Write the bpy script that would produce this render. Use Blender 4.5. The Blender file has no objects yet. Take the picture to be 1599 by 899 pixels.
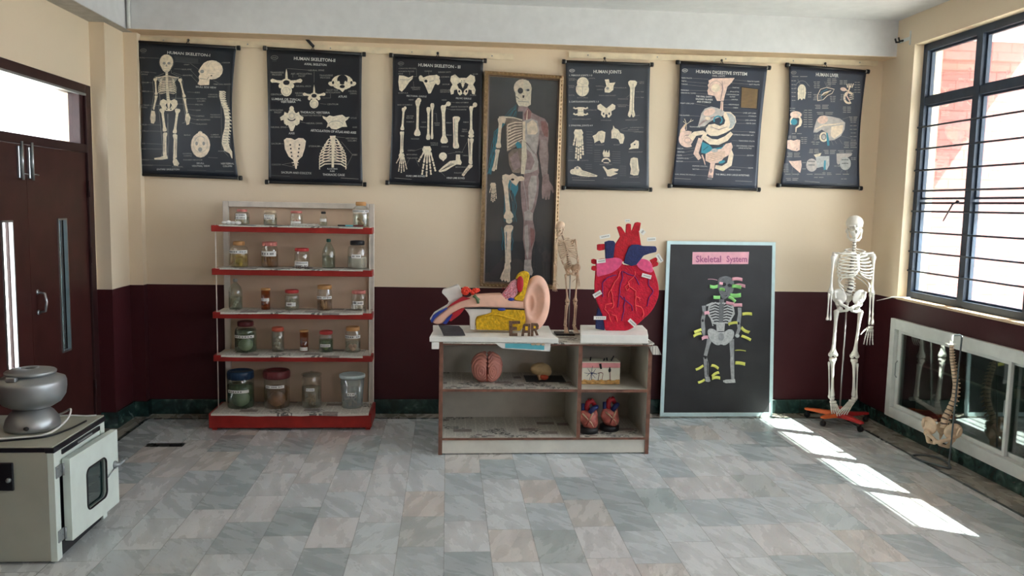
import bpy, bmesh, math, random
import numpy as np
from mathutils import Vector, Matrix

PI = math.pi
scene = bpy.context.scene
COL = scene.collection
rnd = random.Random(7)

# ------------------------------------------------------------------ camera
CX, CY, FOC = 799.5, 449.5, 1255.0
YAW, PIT, ROLL, CAMH, CAMD = -.0818, -.1037, .0204, 1.8, 6.796


def cam_rows():
    X = np.array([math.cos(YAW), math.sin(YAW), 0.]); F = np.array([-math.sin(YAW), math.cos(YAW), 0.])
    Z = np.array([0, 0, 1.])
    Fw = F*math.cos(PIT)+Z*math.sin(PIT); U = -F*math.sin(PIT)+Z*math.cos(PIT)
    return X*math.cos(ROLL)+U*math.sin(ROLL), -X*math.sin(ROLL)+U*math.cos(ROLL), Fw


CR, CU, CF = cam_rows()
CAM = np.array([0., -CAMD, CAMH])
cam_data = bpy.data.cameras.new('camera')
cam = bpy.data.objects.new('camera', cam_data)
COL.objects.link(cam)
m = Matrix(((CR[0], CU[0], -CF[0], CAM[0]), (CR[1], CU[1], -CF[1], CAM[1]), (CR[2], CU[2], -CF[2], CAM[2]), (0, 0, 0, 1)))
cam.matrix_world = m
cam_data.sensor_width = 36.0
cam_data.lens = FOC*36.0/1599.0
cam_data.clip_start = .05
scene.camera = cam

# ------------------------------------------------------------------ light
SKY_STRENGTH, SUN_STRENGTH, EXPOSURE = 1.0, 11.0, 2.65
SUN_DIR = Vector((-1.0, .56, -1.55))
world = bpy.data.worlds.new('world'); scene.world = world
world.use_nodes = True
wn = world.node_tree.nodes; wl = world.node_tree.links
wn.clear()
wo = wn.new('ShaderNodeOutputWorld'); wb = wn.new('ShaderNodeBackground'); sk = wn.new('ShaderNodeTexSky')
sk.sky_type = 'HOSEK_WILKIE'
sk.sun_direction = (-SUN_DIR).normalized()
sk.turbidity = 4.0
sk.ground_albedo = .4
mixs = wn.new('ShaderNodeMix'); mixs.data_type = 'RGBA'; mixs.inputs[0].default_value = .75
mixs.inputs[7].default_value = (1.0, .925, 1.0, 1)
wl.new(sk.outputs[0], mixs.inputs[6]); wl.new(mixs.outputs[2], wb.inputs[0]); wl.new(wb.outputs[0], wo.inputs[0])
wb.inputs[1].default_value = 3.2*SKY_STRENGTH

sun_data = bpy.data.lights.new('sun', 'SUN'); sun_data.energy = SUN_STRENGTH; sun_data.angle = math.radians(.6)
sun_data.color = (1.0, .95, .86)
sun = bpy.data.objects.new('sun', sun_data); COL.objects.link(sun)
sun.rotation_euler = SUN_DIR.to_track_quat('-Z', 'Y').to_euler(); sun.location = (8, -4, 9)


def portal(name, loc, size, direction):
    d = bpy.data.lights.new(name, 'AREA'); d.shape = 'RECTANGLE'; d.size, d.size_y = size
    d.cycles.is_portal = True
    o = bpy.data.objects.new(name, d); COL.objects.link(o); o.location = loc
    o.rotation_euler = Vector(direction).to_track_quat('-Z', 'Z').to_euler()
    return o


portal('window_daylight', (3.9, -1.84, 2.12), (2.8, 2.05), (-1, 0, 0))
portal('unseen_side_window_daylight', (3.9, -5.2, 2.12), (2.4, 2.05), (-1, 0, 0))
portal('unseen_rear_window_daylight', (3.0, -8.95, 2.25), (1.0, 1.0), (0, 1, 0))
portal('transom_daylight', (-2.8, -1.4, 2.38), (1.8, .5), (1, 0, 0))
scene.view_settings.view_transform = 'Standard'
scene.view_settings.look = 'None'
scene.view_settings.gamma = 1
scene.view_settings.use_curve_mapping = False
scene.view_settings.exposure = EXPOSURE
scene.cycles.use_denoising = True
scene.cycles.max_bounces = 10
scene.cycles.diffuse_bounces = 5
scene.cycles.transparent_max_bounces = 16
scene.cycles.sample_clamp_indirect = 8
scene.cycles.caustics_reflective = False
scene.cycles.caustics_refractive = False


# a point of the room seen at a photo pixel, on the plane y = Y, x = X or z = Z (real depths, real sizes)
def ray(px, py):
    return CR*(px-CX)-CU*(py-CY)+CF*FOC


def PY(px, py, Y):
    d = ray(px, py); t = (Y-CAM[1])/d[1]; return CAM+t*d


def PX(px, py, X):
    d = ray(px, py); t = (X-CAM[0])/d[0]; return CAM+t*d


# ------------------------------------------------------------------ materials
def lin(c):
    return tuple(((v/255.)/12.92 if v/255. <= .04045 else ((v/255.+.055)/1.055)**2.4) for v in c)+(1.0,)


MATS = {}


def nodes_of(name):
    mt = bpy.data.materials.new(name); mt.use_nodes = True
    nt = mt.node_tree; b = nt.nodes['Principled BSDF']
    MATS[name] = mt
    return mt, nt, b


def mat(name, rgb, rough=.6, metal=0., noise=.06, nscale=12., bump=0., bscale=60., spec=.4, coat=0.):
    mt, nt, b = nodes_of(name)
    c = lin(rgb)
    b.inputs['Roughness'].default_value = rough
    b.inputs['Metallic'].default_value = metal
    b.inputs['Specular IOR Level'].default_value = spec
    if coat: b.inputs['Coat Weight'].default_value = coat; b.inputs['Coat Roughness'].default_value = .08
    tc = nt.nodes.new('ShaderNodeTexCoord')
    nz = nt.nodes.new('ShaderNodeTexNoise'); nz.inputs['Scale'].default_value = nscale; nz.inputs['Detail'].default_value = 4
    nt.links.new(tc.outputs['Object'], nz.inputs['Vector'])
    rp = nt.nodes.new('ShaderNodeValToRGB')
    lo = tuple(max(0, v*(1-noise*2.2)) for v in c[:3])+(1,); hi = tuple(min(1, v*(1+noise*2.2)) for v in c[:3])+(1,)
    rp.color_ramp.elements[0].position = .3; rp.color_ramp.elements[1].position = .7
    rp.color_ramp.elements[0].color = lo; rp.color_ramp.elements[1].color = hi
    nt.links.new(nz.outputs['Fac'], rp.inputs[0]); nt.links.new(rp.outputs[0], b.inputs['Base Color'])
    if bump:
        n2 = nt.nodes.new('ShaderNodeTexNoise'); n2.inputs['Scale'].default_value = bscale
        nt.links.new(tc.outputs['Object'], n2.inputs['Vector'])
        bp = nt.nodes.new('ShaderNodeBump'); bp.inputs['Strength'].default_value = bump; bp.inputs['Distance'].default_value = .01
        nt.links.new(n2.outputs['Fac'], bp.inputs['Height']); nt.links.new(bp.outputs[0], b.inputs['Normal'])
    return mt


def glassy(name, tint, gloss=.10, diffuse=0., drgb=(255, 255, 255), rough=.03):
    mt = bpy.data.materials.new(name); mt.use_nodes = True; nt = mt.node_tree; nt.nodes.clear(); MATS[name] = mt
    out = nt.nodes.new('ShaderNodeOutputMaterial'); tr = nt.nodes.new('ShaderNodeBsdfTransparent')
    tr.inputs[0].default_value = lin(tint)
    gl = nt.nodes.new('ShaderNodeBsdfGlossy'); gl.inputs['Roughness'].default_value = rough
    lw = nt.nodes.new('ShaderNodeLayerWeight'); lw.inputs[0].default_value = .35
    mu = nt.nodes.new('ShaderNodeMath'); mu.operation = 'MULTIPLY_ADD'; mu.inputs[1].default_value = .55; mu.inputs[2].default_value = gloss
    nt.links.new(lw.outputs['Facing'], mu.inputs[0])
    mx = nt.nodes.new('ShaderNodeMixShader'); nt.links.new(mu.outputs[0], mx.inputs[0])
    src = tr
    if diffuse:
        df = nt.nodes.new('ShaderNodeBsdfDiffuse'); df.inputs[0].default_value = lin(drgb)
        m2 = nt.nodes.new('ShaderNodeMixShader'); m2.inputs[0].default_value = diffuse
        nt.links.new(tr.outputs[0], m2.inputs[1]); nt.links.new(df.outputs[0], m2.inputs[2]); src = m2
    nt.links.new(src.outputs[0], mx.inputs[1]); nt.links.new(gl.outputs[0], mx.inputs[2]); nt.links.new(mx.outputs[0], out.inputs[0])
    return mt


def mnode(nt, op, a, b=None):
    n = nt.nodes.new('ShaderNodeMath'); n.operation = op
    for i, v in enumerate((a, b)):
        if v is None: continue
        if isinstance(v, (int, float)): n.inputs[i].default_value = v
        else: nt.links.new(v, n.inputs[i])
    return n.outputs[0]


def cmix(nt, fac, a, b, mode='MIX'):
    n = nt.nodes.new('ShaderNodeMix'); n.data_type = 'RGBA'; n.blend_type = mode
    for i, v in ((0, fac), (6, a), (7, b)):
        if isinstance(v, (int, float)): n.inputs[i].default_value = v
        elif isinstance(v, tuple): n.inputs[i].default_value = v
        else: nt.links.new(v, n.inputs[i])
    return n.outputs[2]


def noise(nt, vec, scale, detail=3, dist=0.):
    n = nt.nodes.new('ShaderNodeTexNoise'); n.inputs['Scale'].default_value = scale; n.inputs['Detail'].default_value = detail
    n.inputs['Distortion'].default_value = dist
    if vec is not None: nt.links.new(vec, n.inputs['Vector'])
    return n.outputs['Fac']


def ramp(nt, f, stops):
    r = nt.nodes.new('ShaderNodeValToRGB'); e = r.color_ramp.elements
    while len(e) < len(stops): e.new(.5)
    for i, (p, c) in enumerate(stops):
        e[i].position = p; e[i].color = c if isinstance(c, tuple) else (c, c, c, 1)
    nt.links.new(f, r.inputs[0]); return r.outputs[0]


def wall_paint():
    mt, nt, b = nodes_of('wall_paint')
    g = nt.nodes.new('ShaderNodeNewGeometry'); s = nt.nodes.new('ShaderNodeSeparateXYZ')
    nt.links.new(g.outputs['Position'], s.inputs[0])
    z = mnode(nt, 'ADD', s.outputs[2], mnode(nt, 'MULTIPLY', noise(nt, g.outputs['Position'], 3.), .006))
    f = mnode(nt, 'GREATER_THAN', z, 1.090)
    n1 = noise(nt, g.outputs['Position'], 1.3, 5)
    beige = cmix(nt, n1, lin((224, 205, 178)), lin((230, 213, 188)))
    maroon = cmix(nt, noise(nt, g.outputs['Position'], 5., 5), lin((62, 26, 30)), lin((70, 31, 35)))
    nt.links.new(cmix(nt, f, maroon, beige), b.inputs['Base Color'])
    r = nt.nodes.new('ShaderNodeMapRange'); nt.links.new(f, r.inputs[0]); r.inputs[3].default_value = .42; r.inputs[4].default_value = .75
    nt.links.new(r.outputs[0], b.inputs['Roughness'])
    b.inputs['Specular IOR Level'].default_value = .3
    bp = nt.nodes.new('ShaderNodeBump'); bp.inputs['Strength'].default_value = .12; bp.inputs['Distance'].default_value = .01
    nt.links.new(noise(nt, g.outputs['Position'], 14., 4), bp.inputs['Height']); nt.links.new(bp.outputs[0], b.inputs['Normal'])
    return mt


def marble_floor():
    mt, nt, b = nodes_of('marble_tiles')
    g = nt.nodes.new('ShaderNodeNewGeometry'); s = nt.nodes.new('ShaderNodeSeparateXYZ')
    nt.links.new(g.outputs['Position'], s.inputs[0])
    TW, TL = .242, .41
    u = mnode(nt, 'DIVIDE', mnode(nt, 'ADD', s.outputs[0], 20*TW-.003), TW)
    row = mnode(nt, 'FLOOR', u); fu = mnode(nt, 'FRACT', u)
    wn1 = nt.nodes.new('ShaderNodeTexWhiteNoise'); wn1.noise_dimensions = '1D'; nt.links.new(row, wn1.inputs['W'])
    v = mnode(nt, 'ADD', mnode(nt, 'DIVIDE', mnode(nt, 'ADD', s.outputs[1], 20.), TL), mnode(nt, 'MULTIPLY', wn1.outputs[0], 1.0))
    cidx = mnode(nt, 'FLOOR', v); fv = mnode(nt, 'FRACT', v)
    idv = nt.nodes.new('ShaderNodeCombineXYZ'); nt.links.new(row, idv.inputs[0]); nt.links.new(cidx, idv.inputs[1])
    wn2 = nt.nodes.new('ShaderNodeTexWhiteNoise'); wn2.noise_dimensions = '3D'; nt.links.new(idv.outputs[0], wn2.inputs['Vector'])
    # vein coordinates: position shifted and turned per tile
    off = nt.nodes.new('ShaderNodeVectorMath'); off.operation = 'MULTIPLY_ADD'; off.inputs[1].default_value = (9, 9, 9)
    nt.links.new(wn2.outputs['Color'], off.inputs[0]); nt.links.new(g.outputs['Position'], off.inputs[2])
    rot = nt.nodes.new('ShaderNodeVectorRotate'); rot.rotation_type = 'Z_AXIS'
    nt.links.new(off.outputs[0], rot.inputs['Vector'])
    nt.links.new(mnode(nt, 'MULTIPLY_ADD', wn2.outputs['Value'], 1.6), rot.inputs['Angle'])
    st = nt.nodes.new('ShaderNodeMapping'); st.inputs['Scale'].default_value = (1.2, 3.6, 1.0); nt.links.new(rot.outputs[0], st.inputs[0])
    vec = st.outputs[0]
    cloud = noise(nt, vec, 3.4, 9, .15)
    vein = noise(nt, vec, 2.0, 7, .6)
    vn = mnode(nt, 'ABSOLUTE', mnode(nt, 'SUBTRACT', vein, .5))
    veinm = ramp(nt, vn, [(0., .7), (.005, .3), (.014, 0.)])
    fine = mnode(nt, 'ABSOLUTE', mnode(nt, 'SUBTRACT', noise(nt, vec, 5.0, 6, .8), .5))
    finem = ramp(nt, fine, [(0., .5), (.012, 0.)])
    base = ramp(nt, cloud, [(.25, lin((206, 211, 214))), (.5, lin((222, 227, 230))), (.72, lin((230, 235, 239)))])
    tint = ramp(nt, wn2.outputs['Value'], [(0., lin((190, 199, 198))), (.2, lin((214, 220, 220))), (.45, lin((242, 244, 242))), (.72, lin((240, 236, 232))), (.88, lin((238, 228, 218))), (.94, lin((196, 208, 206))), (1., lin((252, 254, 252)))])
    c = cmix(nt, 1.0, base, tint, 'MULTIPLY')
    sc = nt.nodes.new('ShaderNodeSeparateColor'); nt.links.new(wn2.outputs['Color'], sc.inputs[0])
    c = cmix(nt, mnode(nt, 'MULTIPLY', veinm, mnode(nt, 'MULTIPLY', sc.outputs[1], .55)), c, lin((104, 116, 116)))
    c = cmix(nt, mnode(nt, 'MULTIPLY', finem, .35), c, lin((120, 122, 112)))
    # joints
    du = mnode(nt, 'MULTIPLY', mnode(nt, 'SUBTRACT', .5, mnode(nt, 'ABSOLUTE', mnode(nt, 'SUBTRACT', fu, .5))), TW)
    dv = mnode(nt, 'MULTIPLY', mnode(nt, 'SUBTRACT', .5, mnode(nt, 'ABSOLUTE', mnode(nt, 'SUBTRACT', fv, .5))), TL)
    j = mnode(nt, 'LESS_THAN', mnode(nt, 'MINIMUM', du, dv), .0022)
    # border: tiles inside, plain slabs and a dark green line along the walls
    x, y = s.outputs[0], s.outputs[1]
    dr = mnode(nt, 'SUBTRACT', 3.47, x); db = mnode(nt, 'SUBTRACT', -.17, y); dl = mnode(nt, 'ADD', x, 2.42)
    dmin = mnode(nt, 'MINIMUM', mnode(nt, 'MINIMUM', dr, db), dl)
    outer = mnode(nt, 'LESS_THAN', dmin, 0.)
    slab = ramp(nt, noise(nt, g.outputs['Position'], 4., 6, 1.), [(.3, lin((128, 122, 112))), (.7, lin((168, 162, 150)))])
    c = cmix(nt, mnode(nt, 'MULTIPLY', j, .6), c, lin((96, 102, 98)))
    c = cmix(nt, outer, c, slab)
    line = mnode(nt, 'LESS_THAN', mnode(nt, 'ABSOLUTE', dmin), .014)
    c = cmix(nt, line, c, lin((42, 52, 50)))
    # one dark green inset piece near the shelf rack
    ix = mnode(nt, 'LESS_THAN', mnode(nt, 'ABSOLUTE', mnode(nt, 'ADD', x, 2.035)), .135)
    iy = mnode(nt, 'LESS_THAN', mnode(nt, 'ABSOLUTE', mnode(nt, 'ADD', y, .89)), .045)
    c = cmix(nt, mnode(nt, 'MULTIPLY', ix, iy), c, lin((46, 54, 52)))
    nt.links.new(c, b.inputs['Base Color'])
    rr = ramp(nt, cloud, [(.3, .2), (.7, .34)])
    nt.links.new(rr, b.inputs['Roughness'])
    b.inputs['Specular IOR Level'].default_value = .6
    return mt


def green_marble():
    mt, nt, b = nodes_of('green_marble')
    g = nt.nodes.new('ShaderNodeNewGeometry')
    f = noise(nt, g.outputs['Position'], 9., 7, 1.5)
    c = ramp(nt, f, [(.3, lin((20, 38, 36))), (.5, lin((34, 60, 56))), (.62, lin((52, 80, 75))), (.75, lin((104, 126, 118)))])
    s = nt.nodes.new('ShaderNodeSeparateXYZ'); nt.links.new(g.outputs['Position'], s.inputs[0])
    q = mnode(nt, 'FRACT', mnode(nt, 'MULTIPLY', mnode(nt, 'ADD', s.outputs[0], mnode(nt, 'ADD', s.outputs[1], 30.)), 1.6))
    j = mnode(nt, 'LESS_THAN', q, .008)
    nt.links.new(cmix(nt, j, c, lin((20, 30, 28))), b.inputs['Base Color']); b.inputs['Roughness'].default_value = .25
    return mt


def brick_mat():
    mt, nt, b = nodes_of('pink_brick')
    g = nt.nodes.new('ShaderNodeNewGeometry'); s = nt.nodes.new('ShaderNodeSeparateXYZ'); nt.links.new(g.outputs['Position'], s.inputs[0])
    cb = nt.nodes.new('ShaderNodeCombineXYZ'); nt.links.new(s.outputs[0], cb.inputs[0]); nt.links.new(s.outputs[2], cb.inputs[1])
    br = nt.nodes.new('ShaderNodeTexBrick'); nt.links.new(cb.outputs[0], br.inputs[0]); br.inputs['Scale'].default_value = 1
    br.inputs['Brick Width'].default_value = .23; br.inputs['Row Height'].default_value = .08; br.inputs['Mortar Size'].default_value = .006
    br.inputs['Color1'].default_value = lin((160, 106, 100)); br.inputs['Color2'].default_value = lin((166, 112, 106)); br.inputs['Mortar'].default_value = lin((138, 92, 86))
    nt.links.new(br.outputs[0], b.inputs['Base Color']); b.inputs['Roughness'].default_value = .85
    bp = nt.nodes.new('ShaderNodeBump'); bp.inputs['Strength'].default_value = .5; bp.inputs['Distance'].default_value = .006; bp.invert = True
    nt.links.new(br.outputs['Fac'], bp.inputs['Height']); nt.links.new(bp.outputs[0], b.inputs['Normal'])
    return mt


def newsprint(name, dark=.55):
    mt, nt, b = nodes_of(name)
    tc = nt.nodes.new('ShaderNodeTexCoord')
    v = tc.outputs['Object']
    s = nt.nodes.new('ShaderNodeSeparateXYZ'); nt.links.new(v, s.inputs[0])
    # columns of text lines broken by blocks (pictures, headlines)
    ln = mnode(nt, 'LESS_THAN', mnode(nt, 'FRACT', mnode(nt, 'MULTIPLY', s.outputs[1], 110.)), .45)
    colm = mnode(nt, 'LESS_THAN', mnode(nt, 'FRACT', mnode(nt, 'MULTIPLY', s.outputs[0], 13.)), .9)
    mp = nt.nodes.new('ShaderNodeMapping'); mp.inputs['Scale'].default_value = (60, 110, 1); nt.links.new(v, mp.inputs[0])
    wd = mnode(nt, 'GREATER_THAN', noise(nt, mp.outputs[0], 1., 1), .45)
    txt = mnode(nt, 'MULTIPLY', mnode(nt, 'MULTIPLY', ln, colm), wd)
    m2 = nt.nodes.new('ShaderNodeMapping'); m2.inputs['Scale'].default_value = (9, 17, 1); nt.links.new(v, m2.inputs[0])
    vo = nt.nodes.new('ShaderNodeTexVoronoi'); vo.distance = 'CHEBYCHEV'; nt.links.new(m2.outputs[0], vo.inputs[0]); vo.inputs['Scale'].default_value = .7
    sc = nt.nodes.new('ShaderNodeSeparateColor'); nt.links.new(vo.outputs['Color'], sc.inputs[0])
    pic = mnode(nt, 'MULTIPLY', mnode(nt, 'GREATER_THAN', sc.outputs[0], .82), mnode(nt, 'LESS_THAN', vo.outputs['Distance'], .42))
    hd = mnode(nt, 'MULTIPLY', mnode(nt, 'GREATER_THAN', sc.outputs[1], .8), mnode(nt, 'GREATER_THAN', noise(nt, mp.outputs[0], .5, 2), .5))
    paper = cmix(nt, noise(nt, v, 5., 3), lin((196, 190, 178)), lin((216, 212, 202)))
    pc = cmix(nt, noise(nt, v, 40., 3), lin((96, 94, 98)), lin((170, 154, 142)))
    c = cmix(nt, mnode(nt, 'MULTIPLY', txt, dark), paper, lin((70, 68, 66)))
    c = cmix(nt, mnode(nt, 'MULTIPLY', hd, .8), c, lin((50, 48, 48)))
    c = cmix(nt, pic, c, pc)
    nt.links.new(c, b.inputs['Base Color']); b.inputs['Roughness'].default_value = .9
    return mt


wall_paint(); marble_floor(); green_marble(); brick_mat(); newsprint('newsprint')
mat('ceiling_white', (214, 214, 215), .8, noise=.02)
mat('soffit_beige', (214, 188, 156), .8, noise=.03)
mat('batten_paint', (226, 212, 184), .6, noise=.05)
mat('door_brown', (62, 30, 27), .42, noise=.12, nscale=6)
mat('door_frame_dark', (48, 22, 22), .45, noise=.1)
mat('aluminium', (178, 182, 184), .32, metal=.9, noise=.04)
mat('wire_dark', (96, 104, 106), .4, metal=.5); mat('steel_grey', (160, 165, 166), .4, metal=.7, noise=.05, nscale=5)
mat('window_steel', (52, 64, 80), .5, noise=.08)
mat('alu_white', (214, 216, 212), .4, noise=.03)
mat('stone_grey', (168, 164, 156), .8, noise=.06)
mat('concrete', (190, 186, 178), .9, noise=.06)
mat('niche_grey', (168, 174, 168), .7, noise=.06)
mat('bone', (226, 216, 196), .5, noise=.05, nscale=20)
mat('bone_pale', (234, 230, 220), .45, noise=.04, nscale=18)
mat('bone_tan', (214, 186, 156), .5, noise=.08, nscale=18)
mat('disc_dark', (96, 84, 78), .6)
mat('rack_red', (150, 34, 28), .45, noise=.08)
mat('rack_white', (206, 196, 184), .55, noise=.05)
mat('rack_panel', (204, 178, 154), .65, noise=.05, nscale=3)
mat('laminate', (192, 188, 176), .5, noise=.03)
mat('laminate_edge', (120, 82, 66), .6, noise=.14, nscale=25)
mat('plywood_white', (214, 212, 202), .5, noise=.03)
mat('foam_white', (232, 230, 222), .8, noise=.02, bump=.2, bscale=200)
mat('black_plastic', (26, 26, 28), .45)
mat('cast_grey', (96, 96, 94), .6)
mat('rod_steel', (170, 170, 168), .3, metal=.9)
mat('chart_navy', (24, 32, 42), .42, noise=.1, nscale=5, spec=.5)
mat('chart_black', (20, 24, 32), .42, noise=.1, nscale=5, spec=.5)
mat('chart_slate', (48, 54, 62), .4, noise=.08, nscale=5, spec=.5)
mat('chart_blue', (36, 44, 60), .4, noise=.08, nscale=5, spec=.5)
mat('ink_bone', (226, 214, 190), .5, noise=.08, nscale=60)
mat('ink_white', (214, 214, 208), .5, noise=.02)
mat('ink_grey', (146, 144, 138), .5, noise=.04)
mat('ink_dim', (96, 98, 98), .5)
mat('ink_teal', (54, 138, 158), .5)
mat('ink_pink', (226, 196, 180), .5, noise=.08, nscale=50)
mat('ink_cream', (232, 214, 190), .5, noise=.08, nscale=40)
mat('ink_gold', (164, 132, 84), .5)
mat('ink_black', (22, 22, 26), .5)
mat('muscle_rose', (158, 136, 134), .5, noise=.12, nscale=30)
mat('torso_grey', (134, 120, 108), .5, noise=.15, nscale=30); mat('muscle_pale', (186, 178, 172), .5, noise=.1, nscale=30)
mat('muscle_red', (148, 104, 102), .5, noise=.12, nscale=30)
mat('picture_grey', (66, 68, 70), .5, noise=.1, nscale=4)
mat('gold_frame', (150, 122, 88), .4, metal=.35, noise=.12, nscale=40)
mat('gold_dark', (92, 70, 52), .5, noise=.1, nscale=40)
mat('board_black', (38, 38, 40), .5, noise=.12, nscale=5, bump=.25, bscale=9)
mat('board_edge', (196, 220, 222), .5, noise=.03)
mat('card_grey', (146, 148, 148), .6, noise=.1, nscale=40)
mat('card_dark', (104, 106, 108), .6, noise=.1, nscale=40)
mat('card_light', (178, 180, 178), .6, noise=.1, nscale=60)
mat('paper_pink', (232, 172, 184), .8); mat('paper_green', (150, 220, 130), .8); mat('paper_yellow', (220, 220, 110), .8)
mat('pen_violet', (168, 96, 130), .7)
mat('paper_white', (228, 226, 220), .85, noise=.03)
mat('heart_red', (196, 16, 48), .75, noise=.1, nscale=40, bump=.4, bscale=90)
mat('heart_crimson', (190, 24, 40), .75, noise=.1, nscale=40, bump=.4, bscale=90)
mat('heart_pink', (222, 84, 128), .75, noise=.06, nscale=40)
mat('heart_navy', (34, 44, 92), .7, noise=.1, nscale=40, bump=.4, bscale=90)
mat('yarn_red', (236, 84, 84), .8); mat('yarn_violet', (104, 40, 108), .8)
mat('skin_peach', (232, 184, 160), .6, noise=.05)
mat('skin_deep', (214, 158, 132), .6, noise=.05)
mat('ear_yellow', (216, 172, 30), .8, noise=.12, nscale=50, bump=.8, bscale=70)
mat('ear_white', (222, 216, 208), .7, noise=.04)
mat('ear_red', (176, 26, 40), .6); mat('ear_blue', (40, 62, 150), .6); mat('ear_orange', (226, 64, 40), .5)
mat('ear_green', (96, 118, 84), .7); mat('ear_speckle', (214, 140, 148), .7, noise=.3, nscale=120)
mat('wood_letter', (98, 72, 54), .6, noise=.25, nscale=60)
mat('slate_plaque', (60, 58, 60), .6)
mat('brain_pink', (196, 132, 118), .5, noise=.05)
mat('brain_tan', (190, 164, 120), .5, noise=.06)
mat('brain_red', (180, 72, 48), .5)
mat('skin_block', (222, 218, 200), .5, noise=.03); mat('skin_pink', (224, 150, 150), .5); mat('skin_fat', (206, 160, 96), .6, noise=.15, nscale=40)
mat('muscle_model', (176, 96, 84), .45, noise=.2, nscale=25); mat('vein_blue', (30, 44, 96), .4); mat('artery_red', (150, 28, 36), .4); mat('fat_cream', (214, 184, 150), .5)
mat('star_orange', (224, 104, 48), .5); mat('star_red', (188, 44, 44), .5)
mat('oven_enamel', (172, 174, 160), .4, noise=.04, nscale=4); mat('oven_door', (216, 228, 220), .35, noise=.02)
mat('oven_trim', (24, 24, 30), .4); mat('cable_white', (214, 214, 210), .5); mat('cable_black', (28, 28, 30), .5)
mat('sticker_cyan', (90, 176, 190), .6)
mat('lid_pink', (206, 128, 118), .45); mat('lid_cream', (210, 186, 158), .45); mat('lid_black', (36, 36, 38), .4); mat('lid_tan', (200, 150, 96), .45)
mat('lid_red', (190, 60, 58), .4); mat('lid_green', (40, 90, 80), .4); mat('lid_maroon', (104, 44, 46), .4); mat('lid_orange', (206, 100, 74), .45)
mat('lid_blue', (28, 52, 78), .4); mat('lid_silver', (160, 160, 156), .3, metal=.8); mat('frosted', (190, 204, 204), .5)
mat('flesh_white', (224, 214, 196), .6, noise=.1); mat('flesh_brown', (150, 116, 84), .6, noise=.15); mat('flesh_yellow', (196, 178, 106), .6, noise=.15)
mat('flesh_pink', (206, 160, 140), .6, noise=.15); mat('flesh_tan', (186, 152, 116), .6, noise=.12); mat('pill_amber', (150, 88, 40), .5, noise=.1)
glassy('jar_glass', (248, 250, 248), .04); glassy('glass_green', (238, 246, 242), .05); glassy('amber_glass', (222, 150, 86), .06, .1, (190, 110, 50))
glassy('pane_glass', (240, 248, 248), .06); glassy('niche_glass', (206, 220, 214), .05, rough=.02); glassy('slot_glass', (96, 112, 116), .06); glassy('picture_glass', (250, 250, 250), .05)
glassy('oven_glass', (70, 110, 104), .12, .35, (46, 84, 80)); glassy('acrylic', (226, 236, 236), .08, .08)
glassy('liquid_clear', (236, 238, 230), .02, .10, (210, 206, 190)); glassy('liquid_yellow', (244, 234, 196), .02, .16, (206, 186, 116))
glassy('liquid_brown', (226, 202, 176), .02, .24, (166, 130, 98)); glassy('liquid_green', (204, 220, 200), .02, .24, (120, 144, 116))
glassy('liquid_milky', (236, 234, 226), .02, .4, (214, 210, 198)); glassy('frosted_clear', (226, 234, 232), .08, .28, (200, 212, 212))


# ------------------------------------------------------------------ mesh helpers
ORG = {}


def vlen(a): return math.sqrt(sum(x*x for x in a))


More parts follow.
